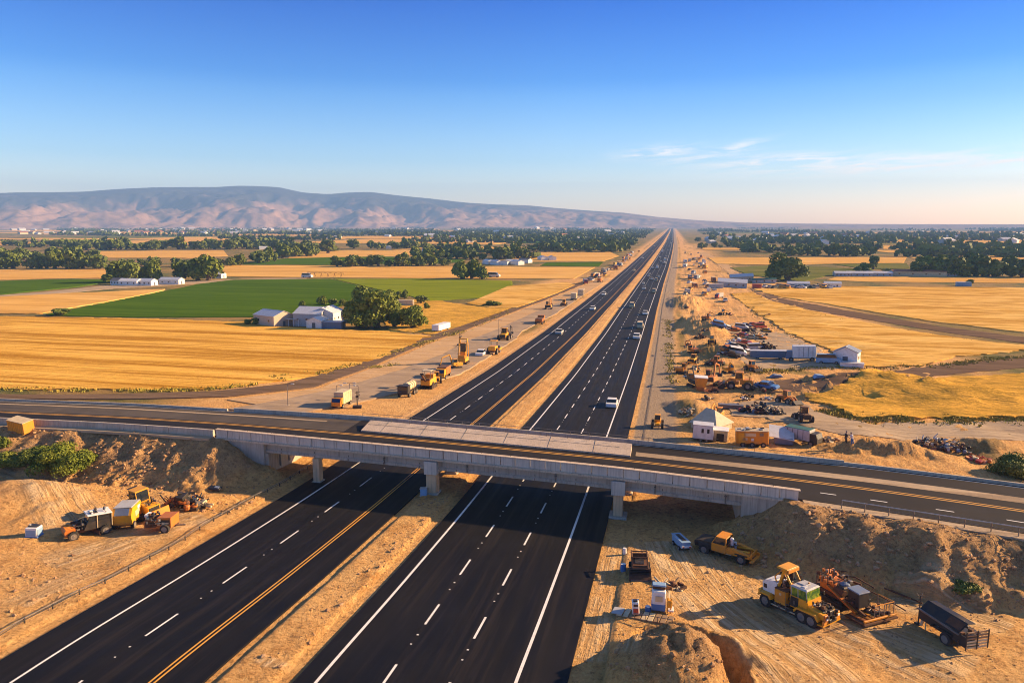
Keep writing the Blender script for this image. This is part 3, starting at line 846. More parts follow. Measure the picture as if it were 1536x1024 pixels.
# edge girders: I-shaped
for dy, nm in ((.42, 'girder'), (3.2, 'girder'), (6.2, 'girder'), (9.0, 'girder')):
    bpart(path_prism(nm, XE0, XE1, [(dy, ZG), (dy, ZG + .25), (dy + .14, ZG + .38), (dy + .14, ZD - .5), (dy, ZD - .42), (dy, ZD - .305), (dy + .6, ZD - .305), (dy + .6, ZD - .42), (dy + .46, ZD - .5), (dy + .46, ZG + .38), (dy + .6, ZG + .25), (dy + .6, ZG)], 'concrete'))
# far barrier with rail
bpart(path_prism('far_barrier', XMED0 - 20, XR + 6, [(-.30, ZD - .12), (-.22, ZD + .45), (-.02, ZD + .45), (.06, ZD - .12)], 'concrete', yf=lambda x: far_y(x)))
# raised paved median between the carriageways of the bridge
bm_ = bstrip('raised_median', XMED0, XMED1, .55, .80, ZD + .16, 'concrete_pale', zt1=ZD + .62, thick=.2, step=1.0); bpart(bm_)
jt = MB()
for x in np.arange(XMED0 + 2.5, XMED1, 5.0):
    a = Vector(bpt(x, .555, ZD + .175)); b = Vector(bpt(x, .796, ZD + .628)); jt.cyl(a, b, .018, 'steel', 4)
for uu in (.70,):
    jt.tube([Vector(bpt(x, uu, ZD + .172 + .46 * (uu - .55) / .25)) for x in np.arange(XMED0 + .2, XMED1, 3.0)], .014, 'steel', 4)
bpart(jt.out('joint_strips'))
for x in np.arange(XMED0 + .4, XMED1, 2.4):
    a = Vector(bpt(x, .79, ZD + .5)); rl = MB(); rl.cyl(a, a + Vector((0, 0, .55)), .035, 'steel', 5); bpart(rl.out('median_post'))
# handrail on the parapet, thin
rl = MB(); pts = []
for x in np.arange(BX0 + 1, BX1, 3.1):
    p = Vector((x, float(near_y(x)) + .2, ZD + .9)); rl.cyl(p, p + Vector((0, 0, .28)), .022, 'darkmetal', 4); pts.append(p + Vector((0, 0, .28)))
rl.tube(pts, .02, 'darkmetal', 4); bpart(rl.out('handrail'))
rl = MB(); pts = []
for x in np.arange(XMED0 - 2, XR + 6, 2.2):
    p = Vector((x, float(far_y(x)) - .12, ZD + .44)); rl.cyl(p, p + Vector((0, 0, .35)), .03, 'steel', 4); pts.append(p + Vector((0, 0, .35)))
rl.tube(pts, .03, 'steel', 4); bpart(rl.out('handrail'))
# drain pipes and expansion joints
for px in (560, 700, 840, 985, 1080):
    x = flat(px, 690, ZD)[0]; dp = MB(); yy = float(near_y(x)); dp.cyl((x, yy + .36, ZG + .1), (x, yy + .36, ZD - .3), .06, 'steel', 8); dp.box((x, yy + .36, ZG + .75), (.2, .1, .06), 'darkmetal'); bpart(dp.out('drain_pipe'))
# piers
def pier(pxf, pyf, w, dep, capw, name='pier', dy=None, fw=.3):
    f = flat(pxf, pyf, float(z0(66)) + .15); x = f[0]; y = float(near_y(x)) + (dy if dy is not None else .45)
    z = tz(x, y)
    e = MB()
    e.box((x, y, (z + ZG) / 2 - .2), (w, dep, ZG - z + .4), 'concrete_tan', b=.05)
    o = bpart(e.out(name))
    if capw:
        c = MB(); c.box((x, y + .02, 7.92), (capw, 1.6, 1.4), 'concrete_cap', b=.04); cc = c.out('pier_cap'); cc.parent = o
    ft = MB(); ft.box((x, y, z + .02), (w + fw, dep + fw, .4), 'concrete', b=.05); cc = ft.out('footing'); cc.parent = o
    return x, y
pier(645, 742, 1.12, 1.1, 1.42)
pier(925, 781, .92, 1.0, 1.32, fw=.8)
pier(491, 708, .78, .9, 0)
pier(671, 712, 1.1, 1.1, 0, dy=7.6)
pier(938, 745, .95, 1.1, 0, dy=7.6)
# abutments
ab = MB()
yn = float(near_y(XLA)); yf_ = float(far_y(XLA))
ab.box((XLA - 1.2, (yn + yf_) / 2 + .4, 5.6), (2.4, yf_ - yn + .2, 4.3), 'concrete', b=.04)
ab.box((XLA + .12, yn + .9, 5.3), (.5, 1.2, 4.4), 'concrete', b=.04)
for k in range(5): ab.box((XLA + .09, yn + 3.2 + k * 1.9, 6.4), (.2, .12, 2.6), 'concrete')
fy0 = yf_ - .2
ab.add([(XLA - .8, fy0, 3.5), (XLA - .1, fy0, 3.5), (XLA - .1, fy0 + 8, 3.5), (XLA - .8, fy0 + 8, 3.5), (XLA - .8, fy0, 8.75), (XLA - .1, fy0, 8.75), (XLA - .1, fy0 + 8, 6.0), (XLA - .8, fy0 + 8, 6.0)], [(3, 2, 1, 0), (4, 5, 6, 7), (0, 1, 5, 4), (1, 2, 6, 5), (2, 3, 7, 6), (3, 0, 4, 7)], 'concrete_pale')
bpart(ab.out('abutment'))
gj = MB()
for x in np.arange(XLA + 2, XRA - 1, 4.2): gj.box((x, float(near_y(x)) + .415, ZG + .14), (.05, .03, .22), 'rust'); gj.box((x, float(near_y(x)) + .545, ZG + .5), (.06, .03, .2), 'darkmetal')
bpart(gj.out('joint'))
ww = MB(); n = 10
xs = np.linspace(XL, XLA, n); V = []
for i, x in enumerate(xs):
    t = i / (n - 1); y = float(near_y(x)); V += [(x, y + .02, ZD - .33), (x, y + .5, ZD - .33), (x, y + .02, ZD - 1.6 - 4.6 * t), (x, y + .5, ZD - 1.6 - 4.6 * t)]
F = [(0, 1, 3, 2), (4 * n - 4, 4 * n - 2, 4 * n - 1, 4 * n - 3)]
for i in range(n - 1):
    o = i * 4; F += [(o, o + 2, o + 6, o + 4), (o + 1, o + 5, o + 7, o + 3), (o, o + 4, o + 5, o + 1), (o + 2, o + 3, o + 7, o + 6)]
ww.add(V, F, 'concrete'); bpart(ww.out('wing_wall'))
ab = MB(); yn = float(near_y(XRA)); yf_ = float(far_y(XRA))
ab.box((XRA + 1.2, (yn + yf_) / 2 + .4, 5.6), (2.4, yf_ - yn + .1, 4.3), 'concrete', b=.04)
bpart(ab.out('abutment'))
ww = MB(); xs = np.linspace(XRA, XR, n); V = []
for i, x in enumerate(xs):
    t = i / (n - 1); y = float(near_y(x)); V += [(x, y + .02, ZD - .33), (x, y + .5, ZD - .33), (x, y + .02, ZD - 5.4 + 3.6 * t), (x, y + .5, ZD - 5.4 + 3.6 * t)]
ww.add(V, F, 'concrete'); bpart(ww.out('wing_wall'))

# barrier wall along the left approach, railing on the right approach
bw = empty('barrier_wall', (-80, float(near_y(-80)), 8.9)); tagged(bw, 'long pale concrete barrier wall along the left approach to the overpass', 'barrier')
def under(par, o): o.parent = par; o.matrix_parent_inverse = Matrix.Translation(-Vector(par.location)); return o
wv = MB(); x = XL - .5
while x > -170:
    x1 = x - 2.9; V = []
    for xx in (x, x1):
        yy = float(near_y(xx)) + .1; V += [(xx, yy - .1, ZD - .35), (xx, yy + .02, ZD + .72), (xx, yy + .28, ZD + .72), (xx, yy + .40, ZD - .1)]
    wv.add(V, [(3, 2, 1, 0), (4, 5, 6, 7), (1, 5, 4, 0), (2, 6, 5, 1), (3, 7, 6, 2), (0, 4, 7, 3)], 'concrete'); x = x1 - .05
under(bw, wv.out('wall_panels'))
gr = empty('guard_railing', (30, float(near_y(30)), 8.9)); tagged(gr, 'grey metal railing with posts beside the road right of the overpass', 'railing')
top = []; mid_ = []
for k, x in enumerate(np.arange(XR + 3.2, 75, 1.75)):
    y = float(near_y(x)) - .45; z = tz(x, y) ; z = max(z, ZD - .3)
    p = MB(); p.cyl((x, y, z - .3), (x, y, ZD + .75), .045, 'steel', 6); 
    if x < 45: under(gr, p.out('post'))
    top.append((x, y, ZD + .74)); mid_.append((x, y, ZD + .40))
p = MB(); p.tube(top, .045, 'palegrey'); under(gr, p.out('top_rail'))
p = MB(); p.tube(mid_, .03, 'steel'); under(gr, p.out('lower_rail'))
# low blue-grey barrier, far side of the right approach and beside the left one
for nm, xa, xb, lab in (('roadside_barrier', XR + 6, 95, 'low blue grey barrier along the far side of the right approach road'), ('roadside_barrier', -200, XMED0 - 21, 'low grey barrier along the far side of the left approach road')):
    o = path_prism(nm, xa, xb, [(-.30, ZD - .3), (-.22, ZD + .28), (-.02, ZD + .28), (.06, ZD - .3)], 'concrete', 2.0, yf=lambda x: far_y(x)); tagged(o, lab, 'barrier')
# guard fence beside the left carriageway
gf = empty('cable_fence', (-42, 60, 5)); tagged(gf, 'dark low wire fence with posts running beside the left carriageway', 'fence')
ys = np.arange(24, 100, 2.2); r1 = []; r2 = []
for y in ys:
    x = -40.6 + .25 * math.sin(y * .3) - max(0, (y - 60) * .02); z = tz(x, y)
    p = MB(); p.box((x, y, z + .15), (.07, .07, .5), 'darkmetal'); under(gf, p.out('post'))
    r1.append((x, y, z + .38)); r2.append((x, y, z + .22))
p = MB(); p.tube(r1, .035, 'steel', 5); under(gf, p.out('rail'))
p = MB(); p.tube(r2, .03, 'darkmetal', 5); under(gf, p.out('rail'))

# ---- mountains ----
RP = [(-500, 300), (-200, 296), (-60, 291), (0, 291), (60, 289), (100, 289), (150, 288), (190, 284.5), (250, 281.5), (300, 281), (340, 281), (370, 279), (400, 279.5), (430, 281), (465, 289), (500, 291.5), (530, 289), (562, 288), (600, 293), (650, 298), (700, 304), (740, 306.5), (790, 308), (830, 312), (880, 316), (930, 319), (980, 325.5), (1040, 330.5), (1110, 334), (1200, 335.5), (1330, 336.3), (1700, 336.6)]
MD = 8500.0
pxs = np.linspace(-420, 1700, 640); ts = np.linspace(0, 1, 90)
ridge = np.interp(pxs, [p[0] for p in RP], [p[1] for p in RP])
kk = np.hanning(9); kk /= kk.sum(); ridge = np.convolve(np.pad(ridge, 4, mode='edge'), kk, 'valid')
az = YAW_ = np.arctan((pxs - CX) / FOC / math.cos(TH))
rows_ = []
for t in ts:
    d = (MD - 2200) + 2200 * t if t <= 1 else MD
    ang = az - YAW
    X = d * np.sin(ang); Y = d * np.cos(ang)
    top = np.array([MD * -(_cam_ray(px, py)[2]) * -1 / math.hypot(_cam_ray(px, py)[0], _cam_ray(px, py)[1]) for px, py in zip(pxs, ridge)])
    hmax = np.maximum(top + CAMH, 20)
    rn = ridged(X / 620 , Y / 950, 61, 5, .55); rn2 = fbm(X / 380, Y / 450, 67, 4)
    prof = 0.10 * sst(0, .25, t) + .20 * sst(.15, .6, t) + .70 * sst(.42, .98, t) ** 1.1
    env = np.sin(np.pi * np.clip(t, 0, 1)) ** .8
    rn3 = ridged(X / 200, Y / 340, 63, 3, .5); z = hmax * (prof + env * ((rn - .55) * .95 + (rn3 - .5) * .24 + rn2 * .10))
    z = np.where(t >= .999, hmax, np.minimum(z, hmax * (.35 + .65 * t)))
    rows_.append(np.stack([X, Y, np.maximum(z, -20) - 10 * (1 - t)], 1))
# back slope
for b in (.02, .06):
    q = rows_[89].copy(); q[:, 0] *= 1 + b; q[:, 1] *= 1 + b; q[:, 2] *= (1 - b * 3.5); rows_.append(q)
V = np.concatenate(rows_); n = len(pxs); r_ = len(rows_)
i = np.arange(n - 1)[None, :] + (np.arange(r_ - 1) * n)[:, None]
Q = np.stack([i, i + 1, i + 1 + n, i + n], -1).reshape(-1, 4)
mo = np_mesh('mountains', V, Q, 'mountain_rock', smooth=True); mo['kind'] = 'structure'

# ---- haze ----
hz = newmat('haze')[1]
for n_ in list(hz.nodes): hz.nodes.remove(n_)
o_ = hz.nodes.new('ShaderNodeOutputMaterial'); pv = hz.nodes.new('ShaderNodeVolumePrincipled')
pv.inputs['Color'].default_value = (0.29, 0.54, 1.0, 1); pv.inputs['Density'].default_value = HAZE if 'HAZE' in globals() else 0.00013
pv.inputs['Anisotropy'].default_value = 0.0
hz.links.new(pv.outputs[0], o_.inputs['Volume'])
mb = MB(); mb.box((0, 4560, 262), (15200, 9480, 566), 'haze'); hb = mb.out('haze'); hb['kind'] = 'stuff'

# ---- world ----
SUN_EL = math.radians(20)
sun_dir = Vector((0.905, 0.425, 0)).normalized() * math.cos(SUN_EL) + Vector((0, 0, math.sin(SUN_EL)))
w = bpy.data.worlds.new('World'); S.world = w; w.use_nodes = True
nt = w.node_tree; bg = nt.nodes['Background']
sk = nt.nodes.new('ShaderNodeTexSky'); sk.sky_type = 'NISHITA'; sk.sun_disc = False
sk.sun_elevation = SUN_EL; sk.sun_rotation = math.atan2(sun_dir.x, sun_dir.y)
sk.air_density = 1.0; sk.dust_density = 1.2; sk.ozone_density = 2.5; sk.altitude = 200
hsv = nt.nodes.new('ShaderNodeHueSaturation'); hsv.inputs['Saturation'].default_value = 1.2
nt.links.new(sk.outputs[0], hsv.inputs['Color'])
# thin cirrus streaks low over the right horizon
tc = nt.nodes.new('ShaderNodeTexCoord').outputs['Generated']
sp = nt.nodes.new('ShaderNodeSeparateXYZ'); nt.links.new(tc, sp.inputs[0])
azn = mth(nt, 'ARCTAN2', sp.outputs[0], sp.outputs[1]); el = mth(nt, 'ARCSINE', sp.outputs[2])
def gauss(cx, cy, sx, sy, tilt=0.0):
    a = mth(nt, 'SUBTRACT', azn, cx); e = mth(nt, 'SUBTRACT', el, cy)
    e = mth(nt, 'SUBTRACT', e, mth(nt, 'MULTIPLY', a, tilt))
    a = mth(nt, 'DIVIDE', a, sx); e = mth(nt, 'DIVIDE', e, sy)
    r = mth(nt, 'ADD', mth(nt, 'MULTIPLY', a, a), mth(nt, 'MULTIPLY', e, e))
    return mth(nt, 'POWER', 2.718, mth(nt, 'MULTIPLY', r, -1.0))
def skypos(px, py):
    r = ray(px, py); return math.atan2(r[0], r[1]), math.asin(r[2] / math.sqrt(r[0] ** 2 + r[1] ** 2 + r[2] ** 2))
cb = nt.nodes.new('ShaderNodeCombineXYZ'); nt.links.new(mth(nt, 'MULTIPLY', azn, 9.0), cb.inputs[0]); nt.links.new(mth(nt, 'MULTIPLY', mth(nt, 'ADD', el, mth(nt, 'MULTIPLY', azn, -.05)), 85.0), cb.inputs[1])
cn = mapr(nt, noise(nt, cb.outputs[0], 1.3, 8, .68, .8), .42, .66)
tot = None
for px, py, sx, sy, tl, am in ((985, 229, .05, .008, .06, .62), (1100, 224, .036, .006, .25, .6), (1060, 236, .06, .005, .1, .5), (1190, 243, .10, .010, .0, .75), (1340, 247, .16, .010, .03, .9), (1490, 240, .14, .008, .02, .95)):
    a, e = skypos(px, py); g_ = mth(nt, 'MULTIPLY', gauss(a, e, sx, sy, tl), am)
    g_ = mth(nt, 'MULTIPLY', g_, 1.5); tot = g_ if tot is None else mth(nt, 'MAXIMUM', tot, g_)
cl = mth(nt, 'MULTIPLY', cn, tot)
tint = mix(nt, mapr(nt, el, 0.0, 0.085), (2.45, 1.83, 1.62), (1.30, 1.30, 1.38))
tint = mix(nt, mapr(nt, el, 0.06, 0.19), tint, (.30, .71, 1.17))
tint = mix(nt, mapr(nt, el, 0.17, 0.29), tint, (0.0, .36, 1.0))
side = mix(nt, mapr(nt, azn, -.15, .5), (1.0, 1.0, 1.0), (.50, .64, .78))
tint = mix(nt, mapr(nt, el, 0.0, 0.15), tint, mix(nt, 1.0, tint, side, 'MULTIPLY'))
tint = mix(nt, mapr(nt, el, 0.42, 0.75), tint, (1.5, 1.0, .8))  # overhead sky, out of view, warmed as added fill light for the shadows
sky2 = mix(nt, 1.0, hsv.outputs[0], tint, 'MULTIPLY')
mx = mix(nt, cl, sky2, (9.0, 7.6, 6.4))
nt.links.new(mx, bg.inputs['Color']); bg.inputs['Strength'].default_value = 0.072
sl = bpy.data.lights.new('sun', 'SUN'); sl.energy = 5.0; sl.angle = math.radians(.53); sl.color = (1.0, 0.66, 0.33)
so = bpy.data.objects.new('sun', sl); COL.objects.link(so)
so.rotation_euler = (-sun_dir).to_track_quat('-Z', 'Y').to_euler(); so.location = sun_dir * 50
S.view_settings.view_transform = 'Standard'; S.view_settings.look = 'None'; S.view_settings.exposure = 1.52; S.view_settings.gamma = 1.0
# ---- camera ----
cam = bpy.data.cameras.new('camera'); co = bpy.data.objects.new('camera', cam); COL.objects.link(co)
cam.sensor_width = 36; cam.lens = FOC * 36 / 1536; cam.clip_start = .5; cam.clip_end = 60000
co.location = (0, 0, CAMH)
co.rotation_euler = (math.pi / 2 - TH, 0, YAW); S.camera = co
S.cycles.max_bounces = 6; S.cycles.volume_bounces = 0; S.cycles.use_denoising = True; S.cycles.pixel_filter_type = 'BLACKMAN_HARRIS'; S.cycles.filter_width = 1.05
S.cycles.transparent_max_bounces = 8
# ================= trees, shrubs, weeds, rubble =================
def crown_np(seed, w, h, n, s, lobes=9, z_off=0.0, flatten=.75, core=True):
    rs = np.random.RandomState(seed)
    lc = []; lr = []
    for k in range(lobes):
        t = rs.rand() * 2 * np.pi; r = (rs.rand() ** .5) * .52; zz = rs.uniform(-.30, .36)
        r *= (1 - .8 * max(zz, 0))
        lc.append((r * w * np.cos(t) * .8, r * w * np.sin(t) * .8, zz * h)); lr.append(rs.uniform(.20, .34))
    lc += [(0, 0, 0), (0, 0, -.16 * h), (0, 0, .12 * h)]; lr += [.36, .36, .30]; lobes += 3
    lc = np.array(lc); lr = np.array(lr)
    which = rs.choice(lobes, n, p=lr / lr.sum())
    d = rs.randn(n, 3); d /= np.linalg.norm(d, axis=1)[:, None]
    d[:, 2] = np.where(d[:, 2] < -.55, -d[:, 2], d[:, 2])
    rad = rs.uniform(.45, 1.08, n) ** .6
    P = lc[which] + d * np.stack([lr[which] * w, lr[which] * w, lr[which] * h * 1.0], 1) * rad[:, None]
    N = d + rs.randn(n, 3) * .55; N /= np.linalg.norm(N, axis=1)[:, None]
    A = np.cross(N, rs.randn(n, 3)); A /= np.linalg.norm(A, axis=1)[:, None]
    Bv = np.cross(N, A)
    sz = s * rs.uniform(.6, 1.3, n)[:, None]
    a = A * sz; b = Bv * sz * rs.uniform(.5, 1.0, n)[:, None]
    V = np.stack([P - a - b * .6, P + a * .8 - b, P + a + b * .7, P - a * .7 + b], 1).reshape(-1, 3)
    V[:, 2] += z_off
    Q = np.arange(n * 4).reshape(-1, 4)
    return V, Q
def make_tree(name, seed, w, h, n, s, trunk_h, label, cat='tree', mat='leaf', lobes=9, loc=(0, 0, 0)):
    t = empty(name, loc); tagged(t, label, cat)
    ch = h - trunk_h * .7
    V, Q = crown_np(seed, w, ch, n, s, lobes, trunk_h * .7 + ch * .5)
    np_mesh('crown', V, Q, mat, parent=t)
    mb = MB(); r = max(.12, w * .03)
    mb.cyl((0, 0, -.4), (0, 0, trunk_h), r * 1.4, 'bark', 8, r); rr = random.Random(seed)
    for k in range(5):
        a = rr.uniform(0, 6.28); mb.cyl((0, 0, trunk_h * rr.uniform(.7, 1)), (math.cos(a) * w * .25, math.sin(a) * w * .25, trunk_h + ch * rr.uniform(.25, .55)), r * .7, 'bark', 6, r * .25)
    mb.out('trunk', t); return t
BIG = [make_tree('broadleaf_tree', 3 + k, 1, 1, n, s, .06, 'x', mat=m, lobes=lb) for k, (n, s, m, lb) in enumerate(((6500, .036, 'leaf', 16), (6000, .038, 'leaf', 13)))]
MIDT = [make_tree('broadleaf_tree', 13 + k, 1, 1, 1300, .065, .06, 'x', mat=m, lobes=8) for k, m in enumerate(('leaf', 'leaf_dark', 'leaf'))]
FART = [make_tree('broadleaf_tree', 23 + k, 1, 1, 380, .12, .06, 'x', mat=m, lobes=7) for k, m in enumerate(('leaf_dark', 'leaf', 'leaf_dark', 'leaf_dark'))]
def place_tree(proto, px, py, wpx, hpx, label, group=None, name=None):
    p = B(px, py); d = math.hypot(p.x, p.y); k = d / FOC * 1.02
    p.z = tz(p.x, p.y) - .1
    o = dup(proto, p, R.uniform(0, 6.28), label, (wpx * k, wpx * k, hpx * k), group)
    if name: o.name = name
    return o
# solitary and farm trees
for px, py, w, h, lb in ((537, 491, 40, 38, 'broad dense tree at the left of the farmhouse clump'), (566, 491, 46, 48, 'tallest broad tree towering beside the white farmhouse'), (580, 481, 40, 38, 'dark round tree behind the tallest farmhouse tree'), (548, 481, 44, 46, 'dark tree behind the broad tree nearest the farmhouse'), (592, 490, 30, 34, 'small round tree at the right edge of the farmhouse clump')):
    place_tree(R.choice(BIG), px, py, w, h, lb)
place_tree(BIG[1], 619, 492, 34, 30, 'lone round tree between the farmhouse clump and the parked trailer')
place_tree(BIG[0], 1181, 421, 44, 34, 'big round dark tree alone in the fields right of the highway')
place_tree(MIDT[0], 1160, 421, 18, 20, 'small tree touching the big round tree in the right fields')
for px, py, w, h, lb in ((176, 424, 34, 26, 'left tree of the pair beside the white farm sheds'), (194, 424, 30, 27, 'broad tree overhanging the small white farm shed'), (218, 422, 18, 20, 'slim tree between the two farm tree clumps'), (235, 422, 18, 26, 'narrow upright tree left of the blue roofed shed'), (275, 420, 26, 25, 'tree just right of the blue roofed shed'), (297, 421, 28, 28, 'middle tree of the clump right of the blue roofed shed'), (313, 421, 32, 33, 'tallest tree of the clump right of the blue roofed shed')):
    place_tree(R.choice(MIDT), px, py, w, h, lb)
for px, py, w, h, lb in ((693, 419, 24, 25, 'left tree of the small clump in the wheat beyond the green field'), (708, 418, 26, 27, 'tallest tree of the small clump in the wheat beyond the green field'), (724, 419, 20, 18, 'right small tree of the clump in the wheat beyond the green field')):
    place_tree(R.choice(MIDT), px, py, w, h, lb)
for px, py, w, h in ((455, 463, 10, 11), (485, 457, 15, 12), (500, 458, 14, 10), (513, 459, 12, 10), (585, 447, 11, 12), (597, 447, 12, 10), (607, 448, 10, 13), (632, 455, 18, 12), (640, 463, 9, 9), (557, 442, 12, 10), (570, 443, 12, 8), (92, 473, 24, 9), (385, 487, 14, 10), (372, 487, 12, 8), (738, 459, 24, 8), (1310, 404, 14, 18), (1298, 408, 20, 12), (1287, 409, 10, 8), (1335, 411, 22, 7), (1455, 425, 10, 5), (1200, 382, 6, 14)):
    place_tree(MIDT[(px + py) % 3], px, py, w, h, 'small bushy field tree near the farm buildings', 'small bushy trees scattered round the farms', 'field_tree')
# tree belts: (x0, y0, x1, y1, height, spacing, label, group)
belts = [
 (2, 403, 160, 403, 20, 8.5, 'dark green tree in the dense belt along the left wheat fields'),
 (0, 391, 150, 389, 14, 12, 'tree in the thin back row of the belt at far left'),
 (165, 400, 345, 399, 13, 9, 'low tree in the hedge row behind the farm sheds'),
 (345, 398, 420, 392, 18, 8, 'tree in the row curving beside the middle green strip'),
 (425, 388, 500, 380, 18, 8, 'tree in the slanting row behind the middle green strip'),
 (100, 375, 420, 373, 13, 8, 'tree in the long dark belt under the mountains'),
 (430, 375, 640, 372, 11, 9, 'tree in the thin belt under the low end of the mountains'),
 (505, 400, 705, 398, 17, 7.5, 'dark tree in the belt behind the long wheat strip'),
 (625, 389, 800, 388, 17, 8, 'tree in the belt left of the distant highway'),
 (820, 378, 945, 371, 14, 8, 'tree in the dark grove close to the distant highway'),
 (1050, 372, 1130, 370, 8, 8, 'tree in the thin row right of the distant highway'),
 (1048, 362, 1200, 361, 8, 9, 'tree in the farther row right of the distant highway'),
 (1185, 383, 1310, 384, 14, 8, 'tree in the belt beyond the big round tree'),
 (1195, 374, 1340, 373, 10, 10, 'tree in the back belt beyond the big round tree'),
 (1366, 413, 1560, 416, 22, 8.5, 'dark tree in the thick belt at the far right of the fields'),
 (1380, 406, 1560, 407, 20, 14, 'tree in the back row of the thick belt at far right'),
 (1400, 384, 1560, 383, 9, 9, 'small tree in the distant row at far right'),
]
for x0, y0, x1, y1, h, sp, lb in belts:
    n = int((x1 - x0) / sp)
    for k in range(n):
        t = (k + R.uniform(-.3, .3)) / n; hh = h * R.uniform(.5, 1.15)
        if R.random() < .20: continue
        place_tree(FART[k % 4] if h < 15 else (MIDT + FART)[k % 7], x0 + (x1 - x0) * t, y0 + (y1 - y0) * t + R.uniform(-1, 1), hh * R.uniform(.75, 1.15) + 3, hh, lb, lb.replace('tree in', 'trees of').replace('dark trees', 'trees').replace('low trees', 'trees'), 'belt_tree')
# shrubs in the foreground
def shrub(px, py, w, h, n, label, seed, mat='leaf_dark'):
    p = G(px, py); o = empty('shrub', p - Vector((0, 0, .15))); tagged(o, label, 'shrub')
    V, Q = crown_np(seed, w, h, int(n * 2), .085, 14, h * .42); np_mesh('foliage', V, Q, mat, parent=o)
    mb = MB()
    for k in range(7):
        a = k * .9; mb.cyl((0, 0, -.2), (math.cos(a) * w * .25, math.sin(a) * w * .25, h * .7), .05, 'bark', 5, .02)
    mb.out('stems', o); return o
shrub(82, 700, 4.6, 2.6, 5200, 'largest dark green shrub on the bank left of the overpass', 5, 'leaf')
shrub(110, 706, 3.6, 2.2, 3400, 'rounded shrub low on the bank at the right of the shrub patch', 6, 'leaf')
shrub(50, 694, 3.8, 2.0, 3200, 'dark shrub left of the largest one on the bank', 7)
shrub(15, 698, 3.6, 1.5, 2600, 'low dark shrub at the left edge of the shrub patch', 8)
shrub(128, 690, 2.6, 1.3, 1600, 'small yellowish shrub at the top of the shrub patch', 9, 'leaf')
shrub(4, 668, 1.6, 1.3, 900, 'small bright green shrub high on the bank at the photo edge', 10, 'leaf')
shrub(1512, 712, 4.6, 2.9, 4800, 'big dark green bush beyond the road at far right', 11)
shrub(1535, 716, 4.2, 2.4, 3000, 'second dark bush at the far right edge beyond the road', 12)
shrub(1446, 880, 2.0, .5, 900, 'low dark weeds growing at the foot of the right bank', 13)
# weeds along edges: tufts of blades
def tufts(name, lines_, n, hgt, wid, mat, label, seed=1, s=.12, veg=True):
    rs = np.random.RandomState(seed); P = []
    for pl, w, k in lines_:
        pl = [B(*q) for q in pl]; L = [(pl[i + 1] - pl[i]).length for i in range(len(pl) - 1)]
        for _ in range(int(n * k)):
            i = rs.choice(len(L), p=np.array(L) / sum(L)); q = pl[i].lerp(pl[i + 1], rs.rand())
            P.append((q.x + rs.randn() * w, q.y + rs.randn() * w))
    P = np.array(P); keep = fbm(P[:, 0] / 5, P[:, 1] / 5, seed, 2) > -.25; P = P[keep]
    Z = terrain(P[:, 0], P[:, 1])
    m = 5; N = len(P) * m
    C = np.repeat(np.stack([P[:, 0], P[:, 1], Z], 1), m, 0) + np.stack([rs.randn(N) * wid, rs.randn(N) * wid, np.zeros(N)], 1)
    a = rs.rand(N) * 6.28; sc = np.repeat(rs.uniform(.5, 1.3, len(P)), m)
    sx = np.cos(a) * s * sc; sy = np.sin(a) * s * sc; lx = rs.randn(N) * hgt * .35; ly = rs.randn(N) * hgt * .35; hz_ = hgt * sc * rs.uniform(.6, 1.2, N)
    V = np.stack([C + np.stack([-sx, -sy, sx * 0 - .05], 1), C + np.stack([sx, sy, sx * 0 - .05], 1), C + np.stack([lx + sx * .7, ly + sy * .7, hz_], 1), C + np.stack([lx - sx * .7, ly - sy * .7, hz_ * .9], 1)], 1).reshape(-1, 3)
    o = np_mesh(name, V, np.arange(N * 4).reshape(-1, 4), mat); o['kind'] = 'stuff'; o['label'] = label; return o
tufts('verge_weeds', [([(-20, 583), (150, 586), (300, 585), (400, 575), (470, 563), (560, 540), (650, 510)], .8, 1.0), ([(430, 548), (540, 552)], .7, .0), ([(650, 508), (720, 488), (768, 465), (850, 432)], 1.3, .5), ([(385, 569), (455, 560)], .6, .12)], 900, .34, .35, 'weed', 'weeds along the edge of the near wheat field', 3)
tufts('verge_weeds', [([(660, 505), (700, 495)], 1.5, .15), ([(555, 552), (595, 547)], .9, .15), ([(1240, 618), (1300, 630), (1400, 632), (1540, 628)], 1.3, 1.0), ([(1110, 440), (1130, 470), (1180, 500), (1235, 525)], 1.4, .3), ([(1180, 552), (1290, 552), (1400, 549), (1536, 535)], 1.2, .7), ([(1140, 455), (1250, 477), (1400, 503), (1536, 522)], .8, .3), ([(1130, 560), (1180, 555)], 1.6, .3), ([(1010, 575), (1003, 530), (1002, 480)], .7, .4)], 600, .30, .35, 'weed', 'weeds along the tracks right of the highway', 4)
